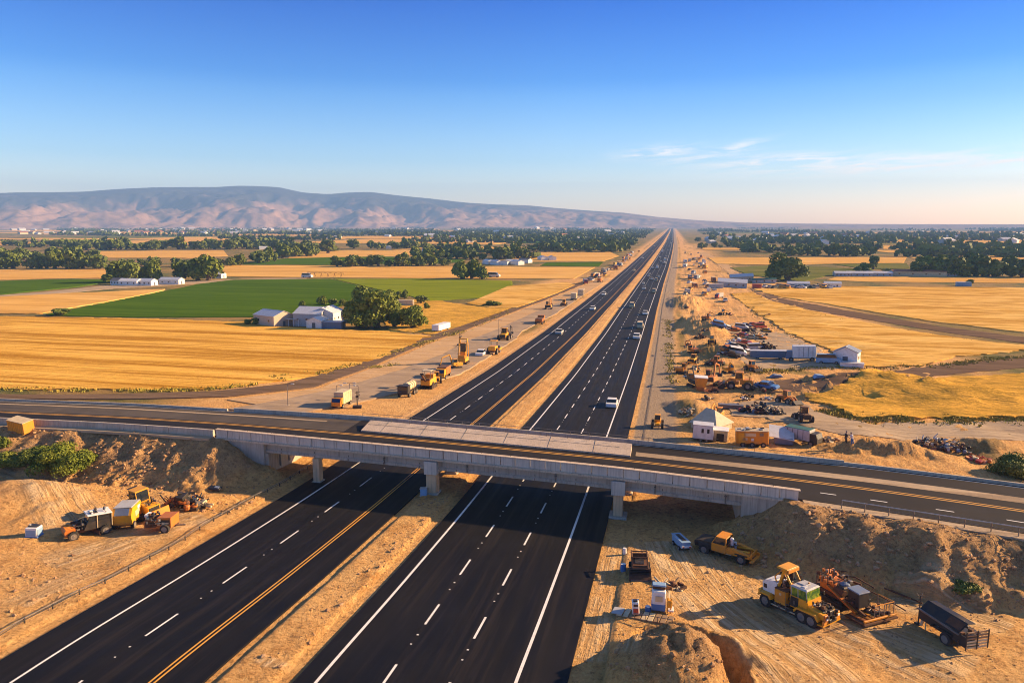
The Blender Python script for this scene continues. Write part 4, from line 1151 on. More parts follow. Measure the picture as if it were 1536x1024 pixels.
# rubble: stones strewn over the banks
def rubble(name, areas, label, seed, smin=.04, smax=.30):
    rs = np.random.RandomState(seed); VV = []; FF = []; off = 0
    ico = bmesh.new(); bmesh.ops.create_icosphere(ico, subdivisions=1, radius=1.0)
    iv = np.array([v.co[:] for v in ico.verts]); fi = np.array([[v.index for v in f.verts] for f in ico.faces]); ico.free()
    for (px, py, sx, sy, n, big) in areas:
        q = G(px, py)
        x = q.x + rs.randn(n) * sx; y = q.y + rs.randn(n) * sy
        o_, m_ = hwmask(x, y); ny = near_y(x); k = (o_ + m_ > .6) & (y < ny - .4)
        if py < 640: k = (o_ + m_ > .6)
        x, y = x[k], y[k]; z = terrain(x, y)
        for a, b, c in zip(x, y, z):
            s = smin + (smax - smin) * rs.rand() ** 7 * big
            v = iv * (rs.uniform(.6, 1.2, (12, 1))) * np.array([s, s * rs.uniform(.6, 1.1), s * rs.uniform(.45, .9)])
            t = rs.rand() * 6.28; cc, ss = math.cos(t), math.sin(t)
            v = v @ np.array([[cc, ss, 0], [-ss, cc, 0], [0, 0, 1]]) + np.array([a, b, c + s * .1])
            VV.append(v); FF.append(fi + off); off += 12
    o = np_mesh(name, np.concatenate(VV), np.concatenate(FF), 'rock'); o['kind'] = 'stuff'; o['label'] = label; return o
rubble('stones', [(330, 690, 3, 3, 500, .5), (200, 690, 10, 3, 2600, .9), (200, 700, 10, 5, 1500, .45), (60, 880, 7, 4, 1400, .4), (620, 800, 1.2, 9, 700, .4), (1300, 800, 10, 4, 2600, .5), (1100, 900, 10, 6, 1500, .35), (1420, 950, 6, 4, 800, .4), (900, 850, 1.4, 9, 500, .35), (1010, 990, 3, 3, 700, .45), (300, 900, 1, 9, 400, .4), (480, 930, 1, 6, 400, .4)], 'small stones and clods scattered over the bare earth', 15, .025, .22)
rubble('rubble', [(170, 690, 5, 1.6, 315, 1), (210, 725, 3.5, 1.2, 175, 1), (120, 660, 12, 1.2, 244, .8), (30, 655, 8, 1, 105, .8), (250, 670, 4, 1.6, 105, .8), (280, 760, 3, .8, 105, 1), (330, 760, 1.6, 1.5, 70, 1), (60, 870, 6, 1.4, 175, .6), (150, 840, 6, 1, 105, .6), (80, 900, 6, 1.5, 140, .8), (20, 860, 2, 1, 35, 1)], 'stones and rubble on the bank left of the highway', 5)
rubble('rubble', [(1200, 790, 3.2, 1.6, 244, 1.3), (1260, 770, 4, 1.5, 175, 1), (1350, 800, 6, 1.8, 315, 1.2), (1450, 840, 6, 2, 315, 1.1), (1330, 840, 6, 1.5, 175, 1.2), (1500, 880, 3, 2, 105, 1), (1110, 800, 1.6, 1.2, 56, 1.2), (1000, 985, 2.5, 2.4, 140, .8), (1080, 985, 2.4, 1, 70, 1), (1150, 900, 9, 4, 105, .4), (1400, 960, 8, 3, 140, .5), (915, 880, 1.2, 8, 175, .4)], 'stones and rubble on the bank right of the highway', 6)
rubble('rubble', [(620, 805, .8, 4, 91, .8), (560, 860, .9, 5, 105, .8), (480, 950, 1, 4, 91, .8), (650, 750, 1, 2.0, 56, .9), (400, 900, .5, 6, 20, .5), (310, 860, .6, 9, 175, .7), (180, 920, .6, 7, 91, .7), (720, 600, 1.2, 25, 140, 1)], 'stones along the earth edges of the carriageways', 7)
# far-off woods that read as one mass
def distant_woods(label, seed, n_rows, y0, ratio, nm):
    rs = np.random.RandomState(seed)
    T = [crown_np(50 + k, 1, 1, 34, .26, 6, .5) for k in range(5)]; VV = []; QQ = []; off = 0
    for r in range(n_rows):
        Y = y0 * ratio ** rs.rand(); X = rs.uniform(-1.05, .62) * Y
        if abs(X) > 7000 or Y > 6600: continue
        cnt = rs.randint(12, 55); ang = rs.uniform(-.12, .12) if rs.rand() < .8 else rs.uniform(-1.4, 1.4); sp = rs.uniform(6, 11); deep = rs.choice([1, 1, 2, 4]) * 8
        for k in range(cnt):
            x = X + math.cos(ang) * (k - cnt / 2) * sp + rs.randn() * 2; y = Y + math.sin(ang) * (k - cnt / 2) * sp + rs.randn() * deep * .4
            if abs(x - 15) < 60 + Y * .012: continue
            w = rs.uniform(8, 16); h = rs.uniform(6, 14); V, Q = T[rs.randint(5)]
            VV.append(V * np.array([w, w, h]) + np.array([x, y, float(z0(y))])); QQ.append(Q + off); off += len(V)
    o = np_mesh(nm, np.concatenate(VV), np.concatenate(QQ), 'leaf_dark'); o['kind'] = 'stuff'; o['label'] = label
distant_woods('far-off rows of trees across the middle of the valley', 3, 30, 820, 2.4, 'distant_woods')
distant_woods('hazy woods along the horizon of the valley', 4, 105, 1900, 3.4, 'distant_woods')
def purge(t):
    for c_ in list(t.children): purge(c_)
    bpy.data.objects.remove(t)
for _t in BIG + MIDT + FART: purge(_t)
# ================= things =================
def wheel(mb_unused, par, x, y, r, w, z=None, n=16):
    z = r if z is None else z; s = 1 if y > 0 else -1
    t = MB(); t.lathe((0, 0, 0), [(r * .62, -w / 2), (r * .93, -w / 2), (r, -w * .36), (r, w * .36), (r * .93, w / 2), (r * .62, w / 2)], 'tyre', n)
    if r > .42:
        for k in range(n):
            a = 2 * math.pi * k / n; t.box((r * math.cos(a), r * math.sin(a), 0), (.06, .10, w * .9), 'tyre', rz=a)
    h = MB(); h.lathe((0, 0, 0), [(r * .12, -w * .62), (r * .2, -w * .6), (r * .24, -w * .52), (r * .5, -w * .515), (r * .60, -w * .53), (r * .6, w * .53), (r * .5, w * .515), (r * .24, w * .52), (r * .2, w * .6), (r * .12, w * .62)], 'rim', n)
    e = t.out('wheel', par); q = h.out('rim', e)
    e.location = (x, y, z); e.rotation_euler = (math.pi / 2, 0, 0); return e
def boxp(par, name, c, d, m, **k):
    mb = MB(); mb.box(c, d, m, b=k.pop('b', .04), **k); return mb.out(name, par)
def at(px, py, name, label, cat, rz=0.0, group=None, sink=0.03):
    p = G(px, py); o = empty(name, p - Vector((0, 0, sink)), rz); tagged(o, label, cat, group)
    # lie on the slope of the ground
    L = 1.6; c, s = math.cos(rz), math.sin(rz)
    zf = tz(p.x + c * L, p.y + s * L); zb = tz(p.x - c * L, p.y - s * L); zl = tz(p.x - s * L, p.y + c * L); zr = tz(p.x + s * L, p.y - c * L)
    o.rotation_euler = (math.atan2(zl - zr, 2 * L) * .7, -math.atan2(zf - zb, 2 * L) * .7, rz)
    o.location.z = min(p.z, (zf + zb + zl + zr) / 4) - sink
    return o

def greeble(o, c, d, n, seed=1, mats=('darkmetal', 'steel', 'rust', 'darkmetal'), name='machinery', s=1.0):
    rr = random.Random(seed); m = MB()
    for k in range(n):
        p = [c[i] + rr.uniform(-.5, .5) * d[i] for i in range(3)]; mt = rr.choice(mats); t = rr.random()
        if t < .4: m.box(p, (rr.uniform(.08, .35) * s, rr.uniform(.08, .3) * s, rr.uniform(.06, .25) * s), mt, rz=rr.choice((0, 0, .3)), b=.01)
        elif t < .75:
            q = list(p); ax = rr.randrange(3); q[ax] += rr.uniform(.2, .6) * s * rr.choice((-1, 1)); q[2] += rr.uniform(-.05, .1); m.cyl(p, q, rr.uniform(.02, .06), mt, 7)
        else: m.cyl(p, (p[0], p[1], p[2] + .2 * s), rr.uniform(.06, .13) * s, mt, 10)
    return m.out(name, o)
# -- orange service truck (heading left-up in the photo, bed towards the viewer)
def pickup(o):
    for x, y in ((1.9, .85), (1.9, -.85), (-1.9, .9), (-1.9, -.9)): wheel(0, o, x, y, .5, .36)
    m = MB(); m.box((0, 0, .62), (5.8, .9, .22), 'darkmetal', b=.03); m.box((0, .62, .55), (1.6, .1, .1), 'cream'); m.box((0, -.9, .52), (2.0, .22, .07), 'cream'); m.out('chassis', o)
    m = MB(); m.prism([(1.1, .7), (2.9, .72), (3.0, 1.15), (2.7, 1.38), (1.1, 1.45)], -.95, .95, 'darkmetal'); m.box((2.0, .86, .95), (1.3, .32, .5), 'darkmetal', b=.08); m.box((2.0, -.86, .95), (1.3, .32, .5), 'darkmetal', b=.08); m.out('bonnet', o)
    m = MB(); m.prism([(-.35, .65), (1.15, .65), (1.15, 1.45), (-.35, 1.45)], -.97, .97, 'amber'); c = m.out('cab', o)
    m = MB(); m.prism([(-.30, 1.452), (1.12, 1.452), (.72, 2.08), (-.22, 2.08)], -.90, .90, 'glass'); m.out('window', c)
    m = MB(); m.box((.24, 0, 2.13), (1.12, 1.86, .1), 'amber', b=.04)
    for y in (-.92, .92): m.box((-.27, y, 1.78), (.12, .08, .66), 'amber'); m.cyl((1.12, y, 1.45), (.74, y, 2.1), .04, 'amber', 6)
    m.out('roof', c)
    m = MB(); m.prism([(-2.75, .75), (-.4, .75), (-.4, 1.3), (-1.0, 1.38), (-2.75, 1.05)], .62, 1.02, 'amber'); m.prism([(-2.75, .75), (-.4, .75), (-.4, 1.3), (-1.0, 1.38), (-2.75, 1.05)], -1.02, -.62, 'amber'); m.box((-1.6, 0, .84), (2.3, 1.3, .1), 'orange'); m.box((-1.55, .45, 1.12), (2.0, .26, .1), 'yellow', ry=.13); m.box((-1.55, -.55, 1.12), (2.0, .26, .1), 'yellow', ry=.13)
    for y in (-1.04, 1.04): m.box((-1.9, y, .98), (1.25, .12, .12), 'darkmetal', b=.03)
    m.box((-2.8, 0, 1.0), (.1, 2.0, .5), 'amber', b=.02); m.out('bed', o)
    m = MB(); m.box((-3.0, .2, .62), (.34, 2.2, .16), 'amber', b=.04); m.box((-2.95, -.9, .80), (.4, .16, .26), 'amber', b=.03); m.cyl((-2.9, .9, .8), (-2.9, .9, 1.7), .03, 'amber', 5); m.out('bumper', o)
    m = MB(); m.cyl((-.62, .1, .9), (-.62, .1, 1.9), .16, 'silver', 10); m.lathe((-.62, .1, 1.9), [(.2, 0), (.22, .12), (.12, .24)], 'white', 10); m.cyl((-.75, -.45, .9), (-.75, -.45, 1.55), .2, 'silver', 10); m.out('tank', o)
    m = MB(); m.box((3.0, .6, 1.0), (.05, .3, .16), 'lens'); m.out('headlight', o); m = MB(); m.box((3.0, -.6, 1.0), (.05, .3, .16), 'lens'); m.out('headlight', o)
o = at(1088, 833, 'service_truck', 'orange service truck with black bonnet and silver tanks under the right bank', 'truck', head(1128, 842, 1052, 822)); pickup(o); greeble(o, (-.6, 0, 1.15), (.7, 1.2, .6), 16, 4); greeble(o, (0, -.85, .55), (2.2, .2, .25), 10, 5); o.scale = (.84,) * 3

# -- yellow crane truck (front to the lower right)
o = at(1197, 919, 'crane_truck', 'large yellow crane truck with white cab roof and raised arch frame', 'crane truck', head(1165, 905, 1235, 938))
for x, y in ((-2.5, 1.0), (-2.5, -1.0), (1.15, -1.05), (2.05, -1.05), (1.15, 1.05), (2.05, 1.05)): wheel(0, o, x, y, .55, .42)
m = MB(); m.box((0, 0, .75), (6.6, 1.0, .3), 'darkmetal', b=.03); m.box((-.5, -1.02, .45), (3.0, .14, .1), 'cream', b=.02); m.box((-.5, -.75, .62), (2.6, .5, .3), 'darkmetal'); m.out('chassis', o)
m = MB()
for y in (-1.05, 1.05):
    m.prism([(.45, .95), (.75, 1.22), (2.5, 1.22), (2.75, .9), (2.72, .7), (2.4, 1.08), (.8, 1.08), (.5, .75)], y - .28, y + .28, 'yellow')
    m.prism([(-3.2, .95), (-3.0, 1.22), (-2.0, 1.22), (-1.75, .9), (-1.9, .85), (-2.1, 1.1), (-2.9, 1.1), (-3.1, .85)], y - .28, y + .28, 'yellow')
m.out('mudguard', o)
m = MB(); m.prism([(-.15, .9), (1.55, .9), (1.55, 1.85), (-.15, 1.85)], -.95, .95, 'yellow'); c = m.out('cab', o)
m = MB(); m.prism([(-.1, 1.852), (1.53, 1.852), (1.40, 2.55), (0, 2.55)], -.88, .88, 'greenglass'); m.out('window', c)
m = MB(); m.box((.66, 0, 2.62), (1.62, 1.9, .14), 'palegrey', b=.06, top=(.9, .9, 0)); m.box((.5, .1, 2.73), (.8, .7, .07), 'palegrey', b=.02); m.box((.9, -.4, 2.72), (.3, .4, .06), 'silver')
for x, y in ((1.46, .9), (1.46, -.9), (-.06, .9), (-.06, -.9), (.62, -.9), (.62, .9)): m.cyl((x, y, 1.85), (x * .93, y * .97, 2.58), .04, 'palegrey', 5)
m.out('roof', c)
m = MB(); m.prism([(-.14, 1.0), (.65, 1.0), (.7, 1.8), (-.05, 1.8)], -.985, -.955, 'navy'); m.box((.3, -.99, 1.35), (.1, .03, .3), 'steel'); m.out('door', c)
m = MB(); m.prism([(1.56, .9), (3.0, .85), (3.1, 1.25), (1.56, 1.55)], .45, .92, 'yellow'); m.prism([(1.56, .9), (3.0, .85), (3.1, 1.25), (1.56, 1.5)], -.92, -.45, 'yellow'); m.box((3.1, 0, .72), (.22, 2.3, .34), 'amber', b=.05); m.box((3.16, .78, 1.0), (.16, .5, .5), 'amber', b=.03); m.box((3.16, -.82, 1.05), (.16, .42, .55), 'orange', b=.03); m.box((2.9, 0, .5), (.6, 2.4, .08), 'yellow'); m.out('bonnet', o)
m = MB(); m.box((2.3, 0, 1.15), (1.2, .8, .5), 'darkmetal', b=.05); m.cyl((1.9, -.2, 1.35), (2.8, -.2, 1.45), .17, 'navy', 10); m.box((2.95, .15, 1.2), (.3, .6, .45), 'navy', b=.04); m.cyl((2.6, -.3, 1.4), (2.6, -.3, 1.7), .07, 'steel', 8)
rr = random.Random(3)
for k in range(10): m.box((1.75 + rr.random() * .7, -.7 + rr.random() * 1.2, 1.5 + rr.random() * .1), (.28, .2, .1), rr.choice(['canvas', 'palegrey', 'rust']), rz=rr.random() * 3, b=.02)
m.out('engine', o)
m = MB(); m.box((-1.05, -.80, 1.32), (1.15, .55, 1.15), 'yellow', b=.05); m.box((-1.05, -1.085, 1.4), (.95, .02, .9), 'amber'); m.box((-1.0, -1.10, 1.6), (.22, .015, .2), 'cream'); m.box((-1.05, .80, 1.32), (1.15, .55, 1.15), 'amber', b=.05); m.box((-1.0, -.7, 1.95), (1.2, .8, .08), 'rust', b=.02); m.out('side_locker', o)
m = MB(); m.prism([(-3.0, 1.2), (-1.7, 1.2), (-1.55, 2.2), (-1.9, 2.35), (-2.75, 2.2), (-3.05, 1.9)], -.8, .8, 'white'); m.lathe((-2.4, -.81, 1.7), [(.0, 0), (.0, .0)], 'navy', 3) if False else None
m.box((-2.75, -.81, 1.65), (.34, .03, .34), 'navy', b=.01); m.box((-3.2, 0, 1.05), (.3, 2.1, .45), 'yellow', b=.05); m.out('rear_housing', o)
m = MB()
for y in (-.62, .62):
    m.tube([(-1.7, y, 1.3), (-1.35, y, 2.4), (-.95, y, 3.55)], .12, 'yellow', 6); m.tube([(-.95, y, 3.55), (-.30, y, 2.55), (-.2, y, 1.9)], .09, 'yellow', 6); m.tube([(-1.6, y, 1.9), (-1.9, y, 2.7), (-1.1, y, 3.5)], .06, 'amber', 6)
m.box((-1.05, 0, 3.62), (1.05, 1.6, .16), 'yellow', b=.05, ry=.05); m.box((-.5, 0, 3.5), (.12, 1.5, .3), 'amber', b=.02); m.cyl((-1.3, -.7, 3.2), (-1.3, .7, 3.2), .08, 'darkmetal', 8)
m.tube([(-1.25, 0, 3.4), (-.8, .1, 2.7), (-1.0, 0, 1.9)], .10, 'darkmetal', 6); m.box((-.7, .2, 3.0), (.25, .3, .8), 'darkmetal', b=.03); m.out('arch_frame', o)

def fittings(o, xf, w, z, xh, zh, col='yellow'):
    for s in (-1, 1):
        m = MB(); m.box((xf, s * w, z), (.05, .22, .16), 'lens', b=.01); m.out('headlight', o)
        m = MB(); m.tube([(xh, s * (w + .15), zh), (xh + .15, s * (w + .38), zh + .05)], .015, 'darkmetal', 4); m.box((xh + .15, s * (w + .42), zh - .05), (.05, .14, .3), 'darkmetal', b=.01); m.out('mirror', o)
    m = MB(); m.lathe((xh - .7, .3, zh + .62), [(.08, 0), (.08, .1), (.04, .14)], 'amber', 8); m.out('beacon', o)
fittings(o, 3.28, .78, 1.02, 1.5, 2.1)
greeble(o, (2.35, 0, 1.45), (1.3, 1.1, .45), 30, 11); greeble(o, (-.6, -.1, 1.5), (.9, 1.3, 1.0), 30, 12, ('darkmetal', 'steel', 'amber', 'darkmetal')); greeble(o, (-1.1, 0, 2.7), (.7, .9, 1.3), 16, 13); greeble(o, (-.4, -.95, .62), (3.0, .25, .3), 18, 14); greeble(o, (3.2, .1, .95), (.25, 1.6, .5), 14, 15)
m = MB(); m.cyl((-.35, .85, 1.0), (-.35, .85, 2.9), .06, 'darkmetal', 8); m.cyl((-.35, .85, 1.5), (-.35, .85, 2.3), .1, 'steel', 10); m.out('exhaust', o)
m = MB()
for k in range(3): m.box((-.25, -1.12, .5 + k * .25), (.4, .14, .04), 'steel')
m.tube([(-.45, -1.1, .5), (-.45, -1.1, 1.9)], .02, 'steel', 4); m.out('ladder', o)
m = MB()
for y in (-.45, .45): m.cyl((-1.5, y, 1.6), (-1.1, y, 2.9), .05, 'steel', 6); m.cyl((-1.5, y, 1.6), (-1.3, y, 2.25), .08, 'darkmetal', 8)
m.out('hydraulic_ram', o)
m = MB(); m.tube([(-1.9, .2, 2.3), (-1.2, .3, 2.5), (.2, .5, 2.75)], .03, 'darkmetal', 5); m.tube([(1.6, .1, 1.5), (2.2, .4, 1.6), (2.9, .2, 1.35)], .03, 'darkmetal', 5); m.out('hose', o)
o.scale = (.82, .82, .88)
# -- rusty paving machine
o = at(1270, 912, 'paving_machine', 'rusty open-framed paving machine with black hopper box and railed platform', 'paving machine', head(1245, 880, 1320, 920))
for s in (-1, 1):
    m = MB(); m.box((-1.0, s * .95, .42), (3.0, .4, .6), 'darkmetal', b=.15)
    for k in range(16): m.box((-2.4 + k * .18, s * .95, .75), (.1, .46, .05), 'tyre')
    m.out('crawler_track', o)
m = MB(); m.box((-.9, 0, .85), (3.4, 1.4, .3), 'rust', b=.04); m.box((.9, -.5, .75), (2.4, .14, .25), 'rust', ry=.25); m.box((.9, .5, .75), (2.4, .14, .25), 'rust', ry=.25); m.box((.2, -.75, 1.0), (2.8, .25, .14), 'orange', ry=.35); m.box((.2, .75, 1.0), (2.8, .25, .14), 'rust', ry=.35); m.out('chassis', o)
m = MB(); m.box((-1.2, 0, 1.35), (1.5, 1.2, .7), 'orange', b=.06); m.cyl((-.6, -.45, 1.4), (.2, -.45, 1.25), .26, 'rust', 12); m.cyl((-1.5, .3, 1.7), (-1.5, .3, 2.35), .07, 'steel', 8); m.lathe((-.3, .1, 1.2), [(.35, 0), (.42, .3), (.30, .6), (.1, .68)], 'slateblue', 12); m.box((-.2, -.1, 1.3), (.7, .8, .8), 'darkmetal', b=.08); m.out('engine', o)
m = MB(); m.box((1.1, -.15, 1.35), (.95, .95, 1.05), 'darkmetal', b=.04); m.box((1.1, -.15, 1.92), (1.05, 1.05, .1), 'slateblue', b=.02, ry=.08); m.out('hopper_box', o)
m = MB()
for y in (-1.0, -.5, 0, .5, 1.0, 1.4): m.box((1.9, y * .9, .42), (1.5, .28, .09), R.choice(['orange', 'wood', 'amber']), b=.015, rz=R.uniform(-.03, .03))
m.box((1.9, .2, .3), (1.7, 3.1, .12), 'rust'); m.box((2.62, .2, .5), (.12, 3.0, .14), 'amber', b=.02); m.out('platform', o)
m = MB()
for y in (-.2, .25, .7, 1.15, 1.6): m.cyl((2.5, y, .45), (2.5, y, 1.35), .028, 'steel', 5)
m.tube([(2.5, -.2, 1.35), (2.5, 1.6, 1.35), (1.2, 1.6, 1.35)], .03, 'amber'); m.cyl((1.2, 1.6, .45), (1.2, 1.6, 1.35), .03, 'steel'); m.cyl((1.9, 1.6, .45), (1.9, 1.6, 1.35), .03, 'steel')
m.tube([(-2.2, -.6, 1.0), (-2.2, -.6, 2.1), (-1.2, -.6, 2.15), (-1.2, -.6, 1.2)], .035, 'rust'); m.tube([(-2.2, .6, 1.0), (-2.2, .6, 2.1), (-1.2, .6, 2.15)], .035, 'rust'); m.out('handrail', o)
m = MB(); m.box((-2.1, .9, 1.6), (1.0, .9, .08), 'orange', ry=.5, b=.02); m.tube([(-1.6, .7, 1.7), (-.6, 1.4, 1.9), (.8, 1.7, 1.6)], .05, 'rust'); m.tube([(-2.4, .4, 1.3), (-1.0, 1.3, 1.5), (1.4, 1.9, 1.1), (3.1, 2.0, .9)], .045, 'rust'); m.box((-.9, 1.35, 1.5), (1.6, .12, .1), 'rust', rz=.2); m.out('conveyor_arm', o)
greeble(o, (-1.1, 0, 1.75), (2.2, 1.6, .7), 46, 16, ('rust', 'darkmetal', 'orange', 'steel')); greeble(o, (.4, .1, 1.1), (1.8, 1.8, .6), 34, 17, ('rust', 'darkmetal', 'rust')); greeble(o, (1.9, .6, .6), (1.2, 1.6, .2), 12, 18, ('rust', 'wood', 'steel'))
# -- pipes and bars lying behind it
for k, (px, py, l, a) in enumerate(((1330, 885, 3.4, -.5), (1352, 893, 3.0, -.55), (1262, 858, 1.8, .2))):
    p = G(px, py); m = MB(); m.cyl((-l / 2, 0, .12), (l / 2, 0, .10), .055, 'rust', 7); m.tube([(-l / 2, 0, .12), (-l / 2, .0, .5)], .03, 'rust')
    q = m.out('steel_bar'); q.location = p; q.rotation_euler = (0, 0, a - .2)
    tagged(q, ['long rusty steel bar on the ground right of the paving machine', 'rusty bar lying farthest right behind the paving machine', 'short rusty bar behind the crane truck and paving machine'][k], 'steel bar')

paint('charcoal', (0.022, 0.022, 0.026), .5, dirt=.5, dirtcol=(.08, .055, .035), spec=.3)
# -- black tipping trailer
o = at(1424, 956, 'tipping_trailer', 'black trailer with tilted glossy lid and pale slatted tailgate', 'trailer', head(1392, 925, 1455, 962))
for y in (-.85, .85): wheel(0, o, .55, y, .42, .3)
m = MB(); m.box((-.1, 0, .55), (3.8, .9, .16), 'darkmetal', b=.03); m.tube([(-1.9, -.4, .55), (-2.4, 0, .45), (-1.9, .4, .55)], .05, 'steel'); m.box((.4, -.78, .88), (1.2, .36, .06), 'darkmetal'); m.out('chassis', o)
m = MB(); m.prism([(-1.7, .62), (1.3, .62), (1.5, 1.15), (-1.8, 1.25)], -.8, .8, 'darkmetal'); m.out('box_body', o)
m = MB(); m.prism([(-1.85, 1.22), (1.35, 1.12), (1.38, 1.2), (-1.9, 1.32)], -.86, -.74, 'steel'); m.box((-.25, -.40, 1.52), (3.15, .85, .05), 'charcoal', rx=.72, b=.02); m.box((-.2, .22, 1.74), (3.1, .52, .05), 'charcoal', rx=-.02, b=.02); m.box((.7, -.42, 1.555), (1.1, .6, .03), 'rust', rx=.72); c = m.out('lid', o)  # brown plate at the lid's right end is a painted reflection
m = MB()
for k in range(6): m.box((1.95, 0, .58 + k * .2), (.06, 1.7, .10), 'cream' if k < 3 else 'wood', b=.01)
for y in (-.86, 0, .86): m.box((1.99, y, 1.08), (.06, .08, 1.25), 'darkmetal', b=.01)
m.box((1.7, -.84, .95), (.5, .05, .7), 'darkmetal'); m.out('tailgate', o)
m = MB(); m.cyl((-2.0, -.55, 0), (-2.0, -.55, 2.1), .045, 'darkmetal', 6); m.box((-2.0, -.55, .06), (.4, .3, .1), 'darkmetal')
for k in range(4): m.cyl((-2.0, -.55, 1.7 + k * .1), (-2.0 + .25 * math.cos(k * 2), -.55 + .25 * math.sin(k * 2), 2.2), .02, 'steel', 5)
m.out('jack_stand', o)
m = MB(); m.cyl((-1.2, -.75, .1), (-1.2, -.75, .55), .04, 'cream', 6); m.cyl((-1.7, -.6, .1), (-1.6, -.6, .6), .1, 'cream', 8); m.out('prop_leg', o)

greeble(o, (-.2, -.6, .75), (3.0, .4, .35), 16, 19); greeble(o, (1.2, -.2, 1.35), (.7, 1.0, .3), 8, 20, ('rust', 'cream', 'steel'))
# -- small blue trough trailer
o = at(1021, 819, 'trough_trailer', 'small pale blue trough on wheels beside the orange service truck', 'trailer', head(1010, 806, 1033, 827))
m = MB(); m.prism([(-.95, .32), (1.0, .32), (1.1, .85), (-1.05, .85)], -.38, .38, 'skyblue'); m.box((0, 0, .87), (2.2, .86, .06), 'skyblue', b=.02); m.box((0, 0, .91), (1.5, .36, .04), 'navy', b=.01); m.out('trough', o)
m = MB(); m.box((1.12, 0, .5), (.12, .9, .16), 'white', b=.02); m.box((1.19, .3, .5), (.03, .16, .1), 'red'); m.box((1.19, -.3, .5), (.03, .16, .1), 'red'); m.out('bumper', o)
for x, y in ((-.6, .42), (-.6, -.42), (.6, .42), (.6, -.42)): wheel(0, o, x, y, .2, .14)

# -- skid machine with scrap
o = at(960, 862, 'skid_loader', 'small rusty open-topped loader with dark bucket beside a blue drum', 'loader', head(960, 845, 962, 868))
m = MB(); m.box((-.7, 0, .62), (1.7, 1.25, .6), 'rust', b=.05); m.box((-.7, .0, .95), (1.1, .7, .06), 'darkmetal'); m.box((-1.45, 0, 1.05), (.25, 1.2, .5), 'rust', b=.03); m.out('body', o)
m = MB()
for y in (-.6, .6): m.tube([(-1.2, y, .9), (-1.3, y, 1.55), (-.2, y, 1.45), (.3, y, .8)], .06, 'rust')
m.cyl((-1.3, -.6, 1.5), (-1.3, .6, 1.5), .05, 'rust', 6); m.cyl((-.2, -.6, 1.45), (-.2, .6, 1.45), .05, 'rust', 6); m.out('lift_arms', o)
m = MB(); m.prism([(.2, .05), (1.1, .05), (1.2, .2), (.35, .8), (.2, .8)], -.85, .85, 'rust')
for k in range(5): m.box((.55, 0, .25 + k * .12), (.8, 1.6, .03), 'darkmetal', ry=-.5)
m.box((1.12, .2, .14), (.2, 1.9, .12), 'steel', b=.02); m.out('bucket', o)
for x, y in ((-1.2, .72), (-1.2, -.72), (-.3, .72), (-.3, -.72)): wheel(0, o, x, y, .33, .25)
def drum(px, py, label, m_='blue', group=None, r=.22, h=.6):
    o = at(px, py, 'drum', label, 'drum'); d = MB(); d.lathe((0, 0, 0), [(r, 0), (r, h * .32), (r * 1.05, h * .34), (r, h * .36), (r, h * .64), (r * 1.05, h * .66), (r, h * .68), (r, h)], m_, 14); d.out('barrel', o)
    d = MB(); d.lathe((0, 0, h), [(r * .92, 0), (r * .92, .02)], 'white', 14); d.out('lid', o); return o
drum(935, 855, 'blue drum standing left of the small rusty loader')
drum(972, 916, 'small blue drum between the two white pump machines', r=.2, h=.4)
drum(937, 829, 'white drum behind the small rusty loader', 'white', r=.16, h=.5)

# -- white and blue water tank unit, small pump, plank deck, hose heap
o = at(987, 915, 'water_tank', 'tall white and blue tank unit on the plank deck', 'tank', head(985, 880, 987, 915))
m = MB(); m.box((0, 0, 1.05), (.8, .95, 1.1), 'white', b=.08); m.box((.02, 0, .45), (.82, .97, .5), 'blue', b=.05); m.box((.44, .0, 1.1), (.02, .5, .4), 'cream', b=.01); m.box((-.2, 0, 1.7), (.5, .9, .16), 'rust', b=.03); m.box((-.25, 0, 1.86), (.6, .95, .12), 'skyblue', b=.04); m.out('tank_body', o)
m = MB()
for y in (.62, .85): m.cyl((.3, y, .1), (.3, y, 1.2), .05, 'yellow', 6)
m.box((.25, .75, .75), (.35, .35, .5), 'yellow', b=.04); m.tube([(-.3, .7, .2), (-.3, .7, 1.4), (.2, .7, 1.1)], .05, 'cream'); m.box((.1, .85, .3), (.7, .4, .12), 'white', b=.02); m.out('pump_frame', o)
o = at(954, 921, 'pump_unit', 'small white pump box with dark red front on the plank deck', 'pump', head(953, 905, 955, 921))
m = MB(); m.box((0, 0, .7), (.6, .48, .9), 'white', b=.05); m.box((.05, 0, 1.18), (.3, .3, .12), 'navy', b=.03); m.out('housing', o)
m = MB(); m.box((.315, 0, .52), (.03, .36, .4), 'red', b=.01); m.box((.32, 0, .95), (.03, .3, .14), 'navy'); m.out('front_panel', o)
o = at(968, 924, 'plank_deck', 'low timber plank deck with a thin rail under the pump machines', 'deck', YAW * 0 - .2)
m = MB()
for k in range(9): m.box((-1.7 + k * .43, -.1, .12), (.36, 1.1, .06), R.choice(['wood', 'cream', 'wood']), b=.01)
m.box((-1.9, -.1, .16), (.75, .9, .05), 'palegrey'); m.box((0, .4, .05), (4.0, .08, .08), 'wood'); m.box((0, -.6, .05), (4.0, .08, .08), 'wood'); m.out('planks', o)
m = MB(); m.tube([(-.6, -.66, .5), (2.0, -.66, .5)], .025, 'steel')
for x in (-.6, .2, 1.0, 2.0): m.cyl((x, -.66, 0), (x, -.66, .5), .025, 'steel', 5)
m.out('rail', o)
